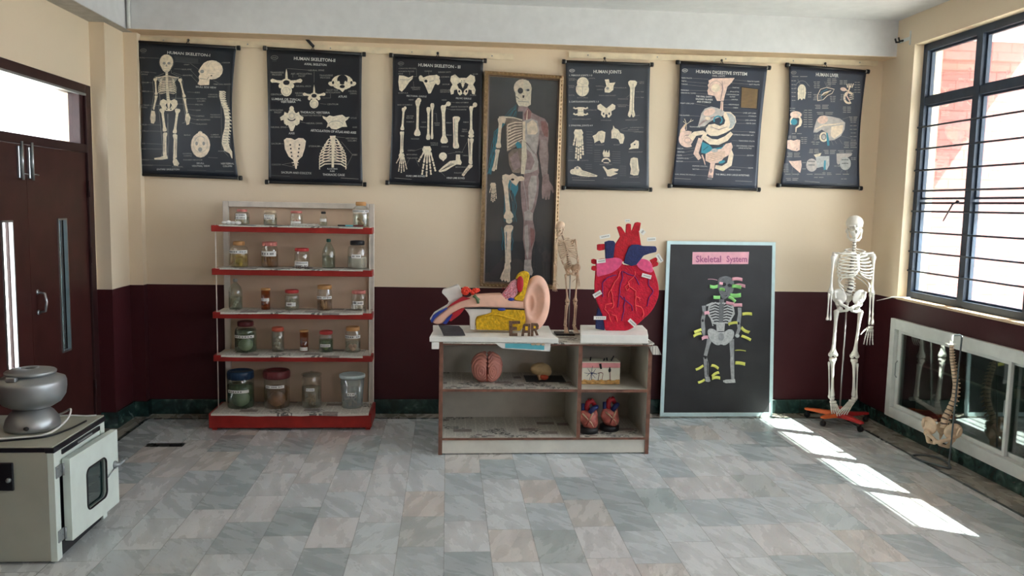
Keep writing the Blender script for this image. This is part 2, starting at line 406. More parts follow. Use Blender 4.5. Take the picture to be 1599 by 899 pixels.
class MB:
    def __init__(self, *mats):
        self.v = []; self.f = []; self.mi = []; self.sm = []; self.mats = list(mats) or ['bone']; self.cur = 0; self.M = None

    def use(self, name):
        if name not in self.mats: self.mats.append(name)
        self.cur = self.mats.index(name); return self

    def add(self, verts, faces, smooth=False, mats=None):
        o = len(self.v)
        if self.M is not None:
            verts = [tuple(self.M @ Vector([float(c) for c in p])) for p in verts]
        self.v.extend([tuple(float(c) for c in p) for p in verts])
        for i, f in enumerate(faces):
            self.f.append(tuple(int(k)+o for k in f)); self.sm.append(smooth); self.mi.append(self.cur if mats is None else mats[i])
        return self

    def box(self, x0, x1, y0, y1, z0, z1, front=None, rot=None, bev=0):
        """front: material of the -y face"""
        if bev:
            b = min(bev, (x1-x0)*.49, (y1-y0)*.49, (z1-z0)*.49)
            pts = []; X = (x0, x1); Y = (y0, y1); Z = (z0, z1); idx = {}
            for i in (0, 1):
                for j in (0, 1):
                    for k in (0, 1):
                        sx, sy, sz = (1-2*i)*b, (1-2*j)*b, (1-2*k)*b
                        for a, d in (('x', (0, sy, sz)), ('y', (sx, 0, sz)), ('z', (sx, sy, 0))):
                            idx[(i, j, k, a)] = len(pts); pts.append((X[i]+d[0], Y[j]+d[1], Z[k]+d[2]))
            F = []
            g = lambda i, j, k, a: idx[(i, j, k, a)]
            for i in (0, 1):
                q = [g(i, 0, 0, 'x'), g(i, 0, 1, 'x'), g(i, 1, 1, 'x'), g(i, 1, 0, 'x')]; F.append(q if i == 0 else q[::-1])
                q = [g(0, i, 0, 'y'), g(1, i, 0, 'y'), g(1, i, 1, 'y'), g(0, i, 1, 'y')]; F.append(q if i == 0 else q[::-1])
                q = [g(0, 0, i, 'z'), g(0, 1, i, 'z'), g(1, 1, i, 'z'), g(1, 0, i, 'z')]; F.append(q if i == 0 else q[::-1])
            for i in (0, 1):
                for j in (0, 1):
                    s = 1 if (i+j) % 2 == 0 else -1
                    for q in ([g(i, j, 0, 'x'), g(i, j, 0, 'y'), g(i, j, 1, 'y'), g(i, j, 1, 'x')],
                              [g(i, 0, j, 'x'), g(i, 1, j, 'x'), g(i, 1, j, 'z'), g(i, 0, j, 'z')],
                              [g(0, i, j, 'y'), g(0, i, j, 'z'), g(1, i, j, 'z'), g(1, i, j, 'y')]):
                        F.append(q if s == 1 else q[::-1])
            for i in (0, 1):
                for j in (0, 1):
                    for k in (0, 1):
                        q = [g(i, j, k, 'x'), g(i, j, k, 'y'), g(i, j, k, 'z')]
                        F.append(q if (i+j+k) % 2 else q[::-1])
            ms = None
            if front:
                fm = self.cur
                if front not in self.mats: self.mats.append(front)
                ms = [fm]*len(F); ms[1] = self.mats.index(front)
            return self.add(pts, F, False, ms)
        p = [(x, y, z) for x in (x0, x1) for y in (y0, y1) for z in (z0, z1)]
        F = [(0, 1, 3, 2), (4, 6, 7, 5), (0, 4, 5, 1), (2, 3, 7, 6), (0, 2, 6, 4), (1, 5, 7, 3)]
        ms = None
        if front:
            fm = self.cur
            if front not in self.mats: self.mats.append(front)
            ms = [fm]*6; ms[2] = self.mats.index(front)
        return self.add(p, F, False, ms)

    def tube(self, pts, rad, n=8, cap=True, flat=1.0, up=None):
        pts = [Vector([float(c) for c in p]) for p in pts]; k = len(pts)
        if isinstance(rad, (int, float)): rad = [rad]*k
        V = []; prev = None
        for i, p in enumerate(pts):
            t = (pts[min(i+1, k-1)]-pts[max(i-1, 0)])
            if t.length < 1e-9: t = Vector((0, 0, 1))
            t.normalize()
            if prev is None:
                a = Vector(up) if up is not None else (Vector((0, 0, 1)) if abs(t.z) < .9 else Vector((0, 1, 0)))
            else: a = prev
            x = a-t*a.dot(t)
            if x.length < 1e-6: x = t.orthogonal()
            x.normalize(); y = t.cross(x); prev = x
            for j in range(n):
                w = 2*PI*j/n
                V.append(p+(x*math.cos(w)*flat+y*math.sin(w))*rad[i])
        F = []
        for i in range(k-1):
            for j in range(n):
                j2 = (j+1) % n
                F.append((i*n+j, i*n+j2, (i+1)*n+j2, (i+1)*n+j))
        if cap:
            F.append(tuple(range(n))[::-1]); F.append(tuple(range((k-1)*n, k*n)))
        return self.add(V, F, True)

    def rod(self, a, b, r, r2=None, n=10, smooth=True):
        return self.tube([a, b], [r, r if r2 is None else r2], n)

    def lathe(self, prof, c=(0, 0, 0), n=24, axis='z', smooth=True):
        V = []; F = []; k = len(prof)
        for r, h in prof:
            for j in range(n):
                w = 2*PI*j/n; a, b = r*math.cos(w), r*math.sin(w)
                p = {'z': (a, b, h), 'y': (a, h, -b), 'x': (h, a, b)}[axis]
                V.append((c[0]+p[0], c[1]+p[1], c[2]+p[2]))
        for i in range(k-1):
            for j in range(n):
                j2 = (j+1) % n; F.append((i*n+j, i*n+j2, (i+1)*n+j2, (i+1)*n+j))
        if prof[0][0] > 1e-5: F.append(tuple(range(n))[::-1])
        if prof[-1][0] > 1e-5: F.append(tuple(range((k-1)*n, k*n)))
        return self.add(V, F, smooth)

    def ball(self, c, r, n=10, m=7, rot=None):
        if isinstance(r, (int, float)): r = (r, r, r)
        V = []; F = []
        for i in range(m+1):
            t = PI*i/m
            for j in range(n):
                w = 2*PI*j/n
                p = Vector((r[0]*math.sin(t)*math.cos(w), r[1]*math.sin(t)*math.sin(w), r[2]*math.cos(t)))
                if rot is not None: p = rot @ p
                V.append((c[0]+p.x, c[1]+p.y, c[2]+p.z))
        for i in range(m):
            for j in range(n):
                j2 = (j+1) % n; F.append((i*n+j, (i+1)*n+j, (i+1)*n+j2, i*n+j2))
        return self.add(V, F, True)

    def prism(self, outline, fmap, depth, round_edge=0.):
        """outline: list of (a, b); fmap(a, b, t) gives a point, t from 0 front to 1 back"""
        n = len(outline)
        area = sum(outline[i][0]*outline[(i+1) % n][1]-outline[(i+1) % n][0]*outline[i][1] for i in range(n))
        if area > 0: outline = outline[::-1]
        V = [fmap(a, b, 0.) for a, b in outline]+[fmap(a, b, 1.) for a, b in outline]
        F = [tuple(range(n)), tuple(range(n, 2*n))[::-1]]+[(i+n, (i+1) % n+n, (i+1) % n, i) for i in range(n)]
        return self.add(V, F)

    def build(self, name, parent=None, pivot=None, bevel=0., thick=0.):
        me = bpy.data.meshes.new(name)
        if parent is not None: off = ORG[parent.name]
        elif pivot is not None: off = Vector(pivot)
        else:
            a = np.array(self.v); off = Vector(((a[:, 0].min()+a[:, 0].max())/2, (a[:, 1].min()+a[:, 1].max())/2, a[:, 2].min()))
        me.from_pydata([(x-off[0], y-off[1], z-off[2]) for x, y, z in self.v], [], self.f)
        for k in self.mats: me.materials.append(MATS[k])
        me.polygons.foreach_set('material_index', self.mi); me.polygons.foreach_set('use_smooth', self.sm)
        me.update()
        o = bpy.data.objects.new(name, me); COL.objects.link(o)
        if parent is not None: o.parent = parent
        else: o.location = off
        ORG[o.name] = off
        if bevel:
            md = o.modifiers.new('bevel', 'BEVEL'); md.width = bevel; md.segments = 2; md.limit_method = 'ANGLE'
        return o


def tag(o, label=None, cat=None, group=None, kind=None):
    if label: o['label'] = label
    if cat: o['category'] = cat
    if group: o['group'] = group
    if kind: o['kind'] = kind
    return o


def thing(name, label, cat, loc, group=None):
    o = bpy.data.objects.new(name, None); COL.objects.link(o); o.location = loc; o.empty_display_size = .05
    ORG[o.name] = Vector(loc)
    return tag(o, label, cat, group)


def struct(mb, name): return tag(mb.build(name, pivot=(0, 0, 0)), kind='structure')


def sdf_mesh(fn, lo, hi, h):
    ax = [np.arange(lo[i], hi[i]+h, h) for i in range(3)]
    V = fn(*np.meshgrid(*ax, indexing='ij')).astype(float)
    V[0] = V[-1] = 1; V[:, 0] = V[:, -1] = 1; V[:, :, 0] = V[:, :, -1] = 1
    S = V < 0; n = V.shape; cs = (n[0]-1, n[1]-1, n[2]-1)
    acc = np.zeros(cs+(3,)); cnt = np.zeros(cs)
    for a in range(3):
        b, c = [k for k in range(3) if k != a]
        for ob in (0, 1):
            for oc in (0, 1):
                s0 = [None]*3; s1 = [None]*3
                s0[a] = slice(0, cs[a]); s1[a] = slice(1, cs[a]+1)
                for q, ofs in ((b, ob), (c, oc)): s0[q] = s1[q] = slice(ofs, cs[q]+ofs)
                v0, v1 = V[tuple(s0)], V[tuple(s1)]
                mk = (v0 < 0) != (v1 < 0)
                t = np.where(mk, v0/np.where(mk, v0-v1, 1), 0)
                acc[..., a] += t*mk; acc[..., b] += ob*mk; acc[..., c] += oc*mk; cnt += mk
    act = cnt > 0; idx = -np.ones(cs, int); idx[act] = np.arange(act.sum())
    ii = np.argwhere(act); P = (ii+acc[act]/cnt[act][:, None])*h+np.array(lo)
    F = []
    for a in range(3):
        b, c = (a+1) % 3, (a+2) % 3
        s0 = [slice(None)]*3; s1 = [slice(None)]*3; s0[a] = slice(0, n[a]-1); s1[a] = slice(1, n[a])
        A, B = S[tuple(s0)], S[tuple(s1)]
        for q in np.argwhere(A != B):
            if q[b] < 1 or q[c] < 1 or q[b] >= n[b]-1 or q[c] >= n[c]-1: continue
            ids = []
            for ob, oc in ((0, 0), (-1, 0), (-1, -1), (0, -1)):
                k = list(q); k[b] += ob; k[c] += oc; ids.append(idx[tuple(k)])
            if min(ids) < 0: continue
            F.append(ids if A[tuple(q)] else ids[::-1])
    return P, F


def s_cap(X, Y, Z, a, b, r0, r1=None):
    r1 = r0 if r1 is None else r1
    a = np.array(a, float); b = np.array(b, float); d = b-a; L = (d@d) or 1e-9
    t = np.clip(((X-a[0])*d[0]+(Y-a[1])*d[1]+(Z-a[2])*d[2])/L, 0, 1)
    return np.sqrt((X-a[0]-t*d[0])**2+(Y-a[1]-t*d[1])**2+(Z-a[2]-t*d[2])**2)-(r0+(r1-r0)*t)


def s_ell(X, Y, Z, c, r, rot=None):
    x, y, z = X-c[0], Y-c[1], Z-c[2]
    if rot is not None:
        R = np.array(rot.inverted()) if isinstance(rot, Matrix) else rot
        x, y, z = (R[0][0]*x+R[0][1]*y+R[0][2]*z, R[1][0]*x+R[1][1]*y+R[1][2]*z, R[2][0]*x+R[2][1]*y+R[2][2]*z)
    k0 = np.sqrt((x/r[0])**2+(y/r[1])**2+(z/r[2])**2); k1 = np.sqrt((x/r[0]**2)**2+(y/r[1]**2)**2+(z/r[2]**2)**2)+1e-9
    return k0*(k0-1)/k1


def sU(a, b, k=.008):
    h = np.clip(.5+.5*(b-a)/k, 0, 1); return b*(1-h)+a*h-k*h*(1-h)


def sS(a, b, k=.004): return -sU(-a, b, k)


def euler(x, y, z): return Matrix.Rotation(z, 3, 'Z') @ Matrix.Rotation(y, 3, 'Y') @ Matrix.Rotation(x, 3, 'X')


# ------------------------------------------------------------------ printed artwork and lettering
_tc = {}


def text_geo(s, bold=.0):
    key = (s, bold)
    if key in _tc: return _tc[key]
    cu = bpy.data.curves.new('t', 'FONT'); cu.body = s; cu.size = 1.; cu.resolution_u = 2; cu.offset = bold
    ob = bpy.data.objects.new('t', cu); COL.objects.link(ob)
    bpy.context.view_layer.update()
    me = bpy.data.meshes.new_from_object(ob.evaluated_get(bpy.context.evaluated_depsgraph_get()))
    V = np.array([v.co[:2] for v in me.vertices]) if len(me.vertices) else np.zeros((0, 2)); F = [tuple(p.vertices) for p in me.polygons]
    bpy.data.objects.remove(ob); bpy.data.curves.remove(cu); bpy.data.meshes.remove(me)
    if len(V): V = (V-np.array([(V[:, 0].min()+V[:, 0].max())/2, 0.]))/.7; V[:, 1] -= .5
    _tc[key] = (V, F, (V[:, 0].max()-V[:, 0].min()) if len(V) else 1.)
    return _tc[key]


class Art:
    """flat printed shapes; fm(px, py, layer) maps drawing coordinates onto the sheet"""
    def __init__(self, fm, ox=0, oy=0, sc=1.): self.mb = MB('ink_bone'); self.mb.mats = []; self.n = 0; self.fm = fm; self.ox, self.oy, self.sc = ox, oy, sc

    def _p(self, x, y, l): return self.fm(self.ox+x/self.sc, self.oy+y/self.sc, l)

    def _add(self, pts, faces, c, l):
        self.n += 1; l = l+len(self.mb.f)*0+self.n*.02
        self.mb.use(c); self.mb.add([self._p(x, y, l) for x, y in pts], faces)

    def poly(self, pts, c='ink_bone', l=1): self._add(pts, [tuple(range(len(pts)))], c, l)

    def ell(self, cx, cy, rx, ry=None, c='ink_bone', l=1, rot=0., n=16):
        ry = rx if ry is None else ry; ca, sa = math.cos(math.radians(rot)), math.sin(math.radians(rot))
        self.poly([(cx+rx*math.cos(t)*ca-ry*math.sin(t)*sa, cy+rx*math.cos(t)*sa+ry*math.sin(t)*ca) for t in [2*PI*i/n for i in range(n)]], c, l)

    def ring(self, cx, cy, rx, ry, w, c='ink_bone', l=1, a0=0, a1=360, n=22):
        pts = [(cx+rx*math.cos(math.radians(a0+(a1-a0)*i/n)), cy+ry*math.sin(math.radians(a0+(a1-a0)*i/n))) for i in range(n+1)]
        self.stroke(pts, w, c, l)

    def stroke(self, pts, w, c='ink_bone', l=1):
        k = len(pts); w = [w]*k if isinstance(w, (int, float)) else w; V = []
        if len(w) != k: w = list(np.interp(np.linspace(0, 1, k), np.linspace(0, 1, len(w)), w))
        for i in range(k):
            a, b = pts[max(i-1, 0)], pts[min(i+1, k-1)]; dx, dy = b[0]-a[0], b[1]-a[1]; L = math.hypot(dx, dy) or 1
            nx, ny = -dy/L*w[i]/2, dx/L*w[i]/2; V += [(pts[i][0]+nx, pts[i][1]+ny), (pts[i][0]-nx, pts[i][1]-ny)]
        self._add(V, [(2*i, 2*i+1, 2*i+3, 2*i+2) for i in range(k-1)], c, l)

    def bone(self, a, b, w0, wm, w1, c='ink_bone', l=1):
        t = [0, .04, .1, .2, .5, .8, .9, .96, 1]; ws = [w0*.6, w0, w0*.95, wm*1.15, wm, wm*1.15, w1*.95, w1, w1*.6]
        self.stroke([(a[0]+(b[0]-a[0])*q, a[1]+(b[1]-a[1])*q) for q in t], ws, c, l)

    def text(self, s, cx, cy, h, c='ink_white', l=1, ang=0., width=None, bold=.0):
        V, F, w = text_geo(s, bold)
        if not len(V): return
        sx = h if width is None else width/w; ca, sa = math.cos(math.radians(ang)), math.sin(math.radians(ang))
        self._add([(cx+x*sx*ca+y*h*sa, cy+x*sx*sa-y*h*ca) for x, y in V], F, c, l)

    def lead(self, x0, y0, x1, y1, c='ink_grey', w=1.3): self.stroke([(x0, y0), (x1, y1)], w, c, 1)


# ------------------------------------------------------------------ the room
XL, XR, YF, ZC = -2.67, 3.72, -9.0, 3.38


def holed_wall(mb, ax, t0, t1, u0, u1, z0, z1, holes):
    """a slab between t0..t1 on axis ax, running u0..u1, with rectangular openings (ua, ub, za, zb)"""
    us = sorted({u0, u1}|{h[0] for h in holes}|{h[1] for h in holes})
    for a, b in zip(us, us[1:]):
        zs = [z0]+sorted(v for h in holes if h[0] <= a and h[1] >= b for v in (h[2], h[3]))+[z1]
        for i in range(0, len(zs), 2):
            if zs[i+1]-zs[i] > 1e-4:
                if ax == 'x': mb.box(t0, t1, a, b, zs[i], zs[i+1])
                else: mb.box(a, b, t0, t1, zs[i], zs[i+1])


b = MB('marble_tiles'); b.box(XL-.3, XR, YF, .1, -.1, 0); struct(b, 'floor')
b = MB('ceiling_white'); b.box(XL-.3, XR+.3, YF-.2, .3, ZC, ZC+.15); struct(b, 'ceiling')
b = MB('wall_paint'); b.box(XL-.3, XR+.02, 0, .25, 0, ZC); struct(b, 'wall_back')
b = MB('wall_paint')
WIN = (-3.22, -.46, 1.10, 3.14)
LOW = (-3.20, -.44, .105, .925)
holed_wall(b, 'x', XR, XR+.24, YF, .0, 0, ZC, [WIN, (-6.4, -4.0, 1.10, 3.14), LOW])
struct(b, 'wall_right')
b = MB('wall_paint')
DR = (-2.36, -.46, 0, 2.612)
holed_wall(b, 'x', XL-.22, XL, YF, .0, 0, ZC, [DR])
b.box(XL, -2.56, -.43, 0, 0, ZC-.01); b.box(-2.56, -2.455, -.08, 0, 0, ZC-.01)
struct(b, 'wall_left')
b = MB('wall_paint'); holed_wall(b, 'y', YF-.2, YF, XL-.2, XR+.24, 0, ZC, [(2.5, 3.5, 1.75, 2.75)]); struct(b, 'wall_front')
# beams: white sides, beige soffits
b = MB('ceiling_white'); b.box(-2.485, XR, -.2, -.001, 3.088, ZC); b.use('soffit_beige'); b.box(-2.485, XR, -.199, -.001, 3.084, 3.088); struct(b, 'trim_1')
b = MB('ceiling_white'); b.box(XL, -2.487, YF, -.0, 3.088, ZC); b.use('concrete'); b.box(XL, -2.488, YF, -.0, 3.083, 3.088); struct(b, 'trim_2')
b = MB('alu_white'); b.rod((-2.462, -.215, 3.09), (-2.462, -.215, ZC), .013); struct(b, 'trim_3')
# green marble skirting
b = MB('green_marble'); b.box(-2.455, XR-.02, -.02, 0, 0, .125, bev=.004); struct(b, 'baseboard_back')
b = MB('green_marble'); b.box(XR-.02, XR, YF, -.0, 0, .105, bev=.004); struct(b, 'baseboard_right')
b = MB('green_marble'); b.box(XL, XL+.02, YF, -2.36, 0, .125); b.box(XL, -2.54, -.45, -.43, 0, .125); b.box(-2.56, -2.54, -.43, -.08, 0, .125)
b.box(-2.56, -2.435, -.10, -.08, 0, .125); b.box(-2.455, -2.435, -.08, 0, 0, .125); struct(b, 'baseboard_left')

# ---- window_1: big steel window with grille bars
WX = 3.83


def steel_window(idx, y0, y1, z0, z1, npane, full):
    root = bpy.data.objects.new('window_%d' % idx, None); COL.objects.link(root); root.location = (WX, (y0+y1)/2, z0); ORG[root.name] = Vector(root.location)
    root['kind'] = 'structure'
    fr = MB('window_steel'); W = .055
    fr.box(WX-.03, WX+.04, y1-W, y1, z0, z1); fr.box(WX-.03, WX+.04, y0, y0+W, z0, z1)
    fr.box(WX-.03, WX+.04, y0+W, y1-W, z1-W, z1); fr.box(WX-.03, WX+.04, y0+W, y1-W, z0, z0+W)
    st = (y1-y0)/npane
    ys = [y1-i*st for i in range(npane+1)]
    for y in ys[1:-1]: fr.box(WX-.03, WX+.04, y-.035, y+.035, z0+W, z1-W)
    fr.box(WX-.025, WX+.035, y0+W, y1-W, 2.655, 2.715)
    fr.build('window_frame', root)
    for i in range(npane):
        a, c = ys[i+1]+.036, ys[i]-(W if i == 0 else .036)
        sash = MB('window_steel')
        for (za, zb) in ((z0+W, 1.885), (1.905, 2.655), (2.715, z1-W)):
            t = .016
            sash.box(WX, WX+.025, a, a+t, za, zb); sash.box(WX, WX+.025, c-t, c, za, zb)
            sash.box(WX, WX+.025, a+t, c-t, za, za+t); sash.box(WX, WX+.025, a+t, c-t, zb-t, zb)
        sash.build('sash', root)
        gl = MB('pane_glass'); gl.box(WX+.010, WX+.014, a, c, z0+W, z1-W); gl.build('pane', root)
    br = MB('window_steel')
    for z in (2.483, 2.308, 2.138, 1.974, 1.81, 1.642, 1.483, 1.325):
        br.tube([(WX-.035, y0, z), (WX-.035, y1, z)], .0075, 8)
    br.build('grille_bars', root)
    if full:
        hd = MB('window_steel'); y = ys[1]+.07
        hd.tube([(WX-.04, y+.02, 1.885), (WX-.06, y+.05, 1.87), (WX-.075, y+.13, 1.74)], [.008, .007, .005], 8); hd.ball((WX-.045, y+.02, 1.885), .014)
        hd.build('window_stay', root)
    return root


steel_window(1, WIN[0], WIN[1], WIN[2], WIN[3], 4, True)
steel_window(3, -6.4, -4.0, 1.10, 3.14, 4, False)  # unseen window nearer the camera, added to bring in daylight
b = MB('alu_white')
rt = bpy.data.objects.new('window_4', None); COL.objects.link(rt); rt.location = (.8, -9.1, 1.05); ORG[rt.name] = Vector(rt.location); rt['kind'] = 'structure'  # unseen rear window, added and sized for the light it lets in
for xa_, xb_ in ((2.5, 3.5),):
    b.box(xa_, xb_, -9.14, -9.08, 1.75, 1.8); b.box(xa_, xb_, -9.14, -9.08, 2.7, 2.75)
    for x in (xa_, (xa_+xb_)/2, xb_-.05): b.box(x, x+.05, -9.14, -9.08, 1.8, 2.7)
b.build('window_frame', rt)

# ---- window_2: low aluminium sliding window, a shallow niche behind the glass
root = bpy.data.objects.new('window_2', None); COL.objects.link(root); root.location = (XR, -1.8, LOW[2]); ORG[root.name] = Vector(root.location); root['kind'] = 'structure'
y0, y1, z0, z1 = LOW
b = MB('alu_white'); W = .085; xa, xb = XR-.03, XR+.08
b.box(xa, xb, y1-W*.8, y1, z0, z1); b.box(xa, xb, y0, y0+W, z0, z1); b.box(xa, xb, y0+W, y1-W*.8, z1-W, z1); b.box(xa, xb, y0+W, y1-W*.8, z0, z0+W)
b.build('window_frame', root, bevel=.003)
for i, (a, c) in enumerate(((-1.85, -.51), (-3.12, -1.78))):
    t = .045; xo = XR+.005+.03*i
    s = MB('alu_white'); s.box(xo, xo+.022, a, a+t*.6, z0+W, z1-W); s.box(xo, xo+.022, c-t, c, z0+W, z1-W)
    s.box(xo, xo+.022, a+t*.6, c-t, z0+W, z0+W+.03); s.box(xo, xo+.022, a+t*.6, c-t, z1-W-.03, z1-W)
    so = s.build('sliding_sash', root)
    g = MB('niche_glass'); g.box(xo+.009, xo+.013, a+.01, c-.01, z0+W+.005, z1-W-.005); g.build('pane', so)
    h = MB('steel_grey'); h.tube([(xo-.004, c-t*.5, .44), (xo-.02, c-t*.5, .46), (xo-.02, c-t*.5, .56), (xo-.004, c-t*.5, .58)], .004, 6); h.build('latch', so)
b = MB('niche_grey')
X2 = XR+.62
b.box(X2, X2+.03, y0-.03, y1+.03, z0-.04, z1+.04); b.box(XR+.24, X2, y0-.03, y1+.03, z0-.04, z0); b.box(XR+.24, X2, y0-.03, y1+.03, z1, z1+.03)
b.box(XR+.24, X2, y0-.03, y0, z0, z1); b.box(XR+.24, X2, y1, y1+.03, z0, z1); struct(b, 'trim_4')
s = tag(MB('rack_white').box(XR+.25, X2, y0, y1, .52, .538).build('niche_shelf'), 'pale shelf board behind the low sliding glass window', 'shelf')
# round tub shape stands in for a reflection; jug and plants behind the low glass
b = MB('black_plastic'); b.lathe([(.10, 0), (.15, .02), (.17, .14), (.175, .2), (.16, .2), (.155, .05)], (4.0, -2.05, z0)); pot = tag(b.build('reflection_tub'), 'dark round tub shape standing for a reflection in the low glass', 'tub')
b = MB('black_plastic'); b.lathe([(.05, 0), (.075, .02), (.08, .12), (.05, .15), (.035, .2), (.0, .2)], (3.98, -1.78, z0)); tag(b.build('dark_jug'), 'small dark jug left of the round tub behind the low glass', 'jug')
for k, (yy, cc) in enumerate(((-1.62, 'ear_green'), (-1.95, 'ear_green'))):
    th = thing('leafy_plant', ('left' if k == 0 else 'right')+' one of two small green plants on the shelf behind the low glass', 'plant', (3.98, yy, .538))
    b = MB('lid_cream'); b.lathe([(.03, 0), (.04, .06), (.036, .06), (.03, .01)], (3.98, yy, .538)); b.build('pot', th)
    b = MB(cc)
    for q in range(12):
        w = q*2.4; L = .06+.03*rnd.random(); d = Vector((math.cos(w)*.7, math.sin(w), .5)); p = Vector((3.98, yy, .595))
        b.tube([p, p+d*L*.5, p+d*L+Vector((0, 0, -.02))], [.003, .014, .001], 4, flat=.25)
    b.build('leaves', th)

# ---- sill with pale edge, small stick on it
b = MB('soffit_beige'); b.box(XR-.01, XR+.24, WIN[0], WIN[1], 1.085, 1.103); struct(b, 'trim_5')
b = MB('paper_white'); b.tube([(3.745, -.60, 1.112), (3.68, -.46, 1.10), (3.62, -.33, 1.055)], [.009, .009, .007], 6, flat=.5); tag(b.build('wooden_stick'), 'pale flat stick lying on the end of the window sill', 'stick')
# ---- hook plate high on the right wall
th = thing('wall_hook', 'small metal coat hook plate screwed high on the wall beside the window', 'hook', (XR-.004, -.30, 3.2))
b = MB('alu_white'); b.box(XR-.008, XR, -.40, -.24, 3.19, 3.215); b.box(XR-.006, XR, -.40, -.385, 3.15, 3.26); b.build('plate', th)
for y in (-.25, -.30): b = MB('black_plastic'); b.tube([(XR-.008, y, 3.20), (XR-.04, y, 3.195), (XR-.05, y, 3.225)], .008, 6); b.build('hook', th)

# ---- door_1: brown double door with slot panes and a transom
root = bpy.data.objects.new('door_1', None); COL.objects.link(root); root.location = (XL, -1.40, 0); ORG[root.name] = Vector(root.location); root['kind'] = 'structure'
b = MB('door_frame_dark'); F0, F1 = XL-.11, XL+.012
ya, yb = DR[0], DR[1]
b.box(F0, F1, yb-.085, yb, 0, 2.61); b.box(F0, F1, ya, ya+.085, 0, 2.61); b.box(F0, F1, ya+.085, yb-.085, 2.54, 2.61); b.box(F0, F1, ya+.085, yb-.085, 2.115, 2.175)
b.box(F0+.02, F1-.02, yb-.145, yb-.085, 2.175, 2.54)
b.build('door_frame', root, bevel=.004)
b = MB('steel_grey'); b.box(F1-.03, F1+.002, ya+.085, yb-.085, 2.53, 2.545); b.build('transom_bead', root)
b = MB('pane_glass'); b.box(XL-.06, XL-.056, ya+.085, yb-.14, 2.175, 2.54); b.build('transom_pane', root)
for k, (a, c, s0, s1) in enumerate(((-1.398, -.548, -1.012, -.892), (-2.272, -1.402, -1.72, -1.60))):
    d = MB('door_brown'); x0, x1 = XL-.045, XL-.005
    holed_wall(d, 'x', x0, x1, a, c, .01, 2.112, [(s0, s1, .712, 1.632)])
    lf = d.build('door_leaf', root)
    g = MB('slot_glass' if k == 0 else 'pane_glass'); g.box(XL-.03, XL-.025, s0, s1, .712, 1.632); g.build('slot_pane', lf)  # right slot pane tinted dark in place of its grey reflection
    e = MB('aluminium')
    for (p, q, r, t) in ((s0-.006, s0+.004, .706, 1.638), (s1-.004, s1+.006, .706, 1.638), (s0, s1, .700, .714), (s0, s1, 1.628, 1.640)): e.box(XL-.02, XL+.003, p, q, r, t)
    e.build('pane_bead', lf)
    yb_ = -1.365 if k == 0 else -1.49
    e = MB('aluminium'); e.box(XL-.006, XL+.012, yb_-.022, yb_+.022, 1.90, 2.10, bev=.003); e.rod((XL+.02, yb_, 1.89), (XL+.02, yb_, 2.13), .008); e.rod((XL+.02, yb_, 1.93), (XL+.03, yb_+.05, 1.925), .005); e.build('tower_bolt', lf)
    if k == 0:
        e = MB('aluminium'); e.tube([(XL, -1.33, 1.03), (XL+.045, -1.33, 1.04), (XL+.055, -1.33, 1.10), (XL+.045, -1.33, 1.155), (XL, -1.33, 1.165)], .009, 8); e.ball((XL, -1.33, 1.03), (.008, .018, .018)); e.ball((XL, -1.33, 1.165), (.008, .018, .018)); e.build('door_handle', lf)
        e = MB('door_frame_dark')
        for z in (1.85, 1.36, .35): e.rod((XL+.014, -.548, z-.06), (XL+.014, -.548, z+.06), .008)
        e.build('hinge', lf)

# ---- outdoors
def outside(mb, name): return tag(mb.build(name, pivot=(0, 0, 0)), kind='structure')


b = MB('pink_brick'); b.box(XR+.24, 12., -.38, -.12, -.3, 3.2); outside(b, 'exterior_wall')
b = MB("ceiling_white"); b.box(XR+.24, 4.79, -9.5, -.0, 3.2, 3.34); outside(b, 'window_overhang')
b = MB('concrete'); b.box(XR+.24, 30, -30, 10, -.4, -.3); b.box(-30, XL-.25, -30, 30, -.4, -.05); outside(b, 'outdoor_ground')
b = MB('concrete'); b.box(-4.6, -4.3, -.1, .25, 0, 4.5); b.box(-4.62, -4.28, -12, .6, 2.72, 2.86); outside(b, 'corridor_rail')


# ------------------------------------------------------------------ wall battens and charts
def sheet_map(x0, x1, zt, zb, waist, curl):
    """world (x, z) of a printed point -> point on the hanging sheet"""
    xm, hw = (x0+x1)/2, (x1-x0)/2

    def surf(x, z, off):
        v = min(1, max(0, (zt-z)/(zt-zb))); e = min(1., abs(x-xm)/hw)
        y = -.034-curl*math.sin(PI*v)*max(0., (e-.72)/.28)**1.6*1.
        return (x, y-off, z)
    return surf


for i, (xa, xb, za, zb) in enumerate(((-2.45, .53, 3.045, 3.010), (.99, 3.66, 3.045, 3.066))):
    b = MB('batten_paint'); h = .024
    b.add([(xa, -.018, za-h), (xb, -.018, zb-h), (xb, -.018, zb+h), (xa, -.018, za+h), (xa, 0, za-h), (xb, 0, zb-h), (xb, 0, zb+h), (xa, 0, za+h)],
          [(0, 1, 2, 3), (7, 6, 5, 4), (0, 4, 5, 1), (1, 5, 6, 2), (2, 6, 7, 3), (3, 7, 4, 0)])
    th = thing('wall_batten', ('long cream painted batten above the three left wall charts', 'cream painted batten above the three right wall charts')[i], 'batten', ((xa+xb)/2, 0, za))
    b.build('strip', th)
    for k in range(5):
        f = .06+.22*k; s = MB('steel_grey'); s.ball((xa+(xb-xa)*f, -.019, za+(zb-za)*f), .006, 6, 4); s.build('screw', th)


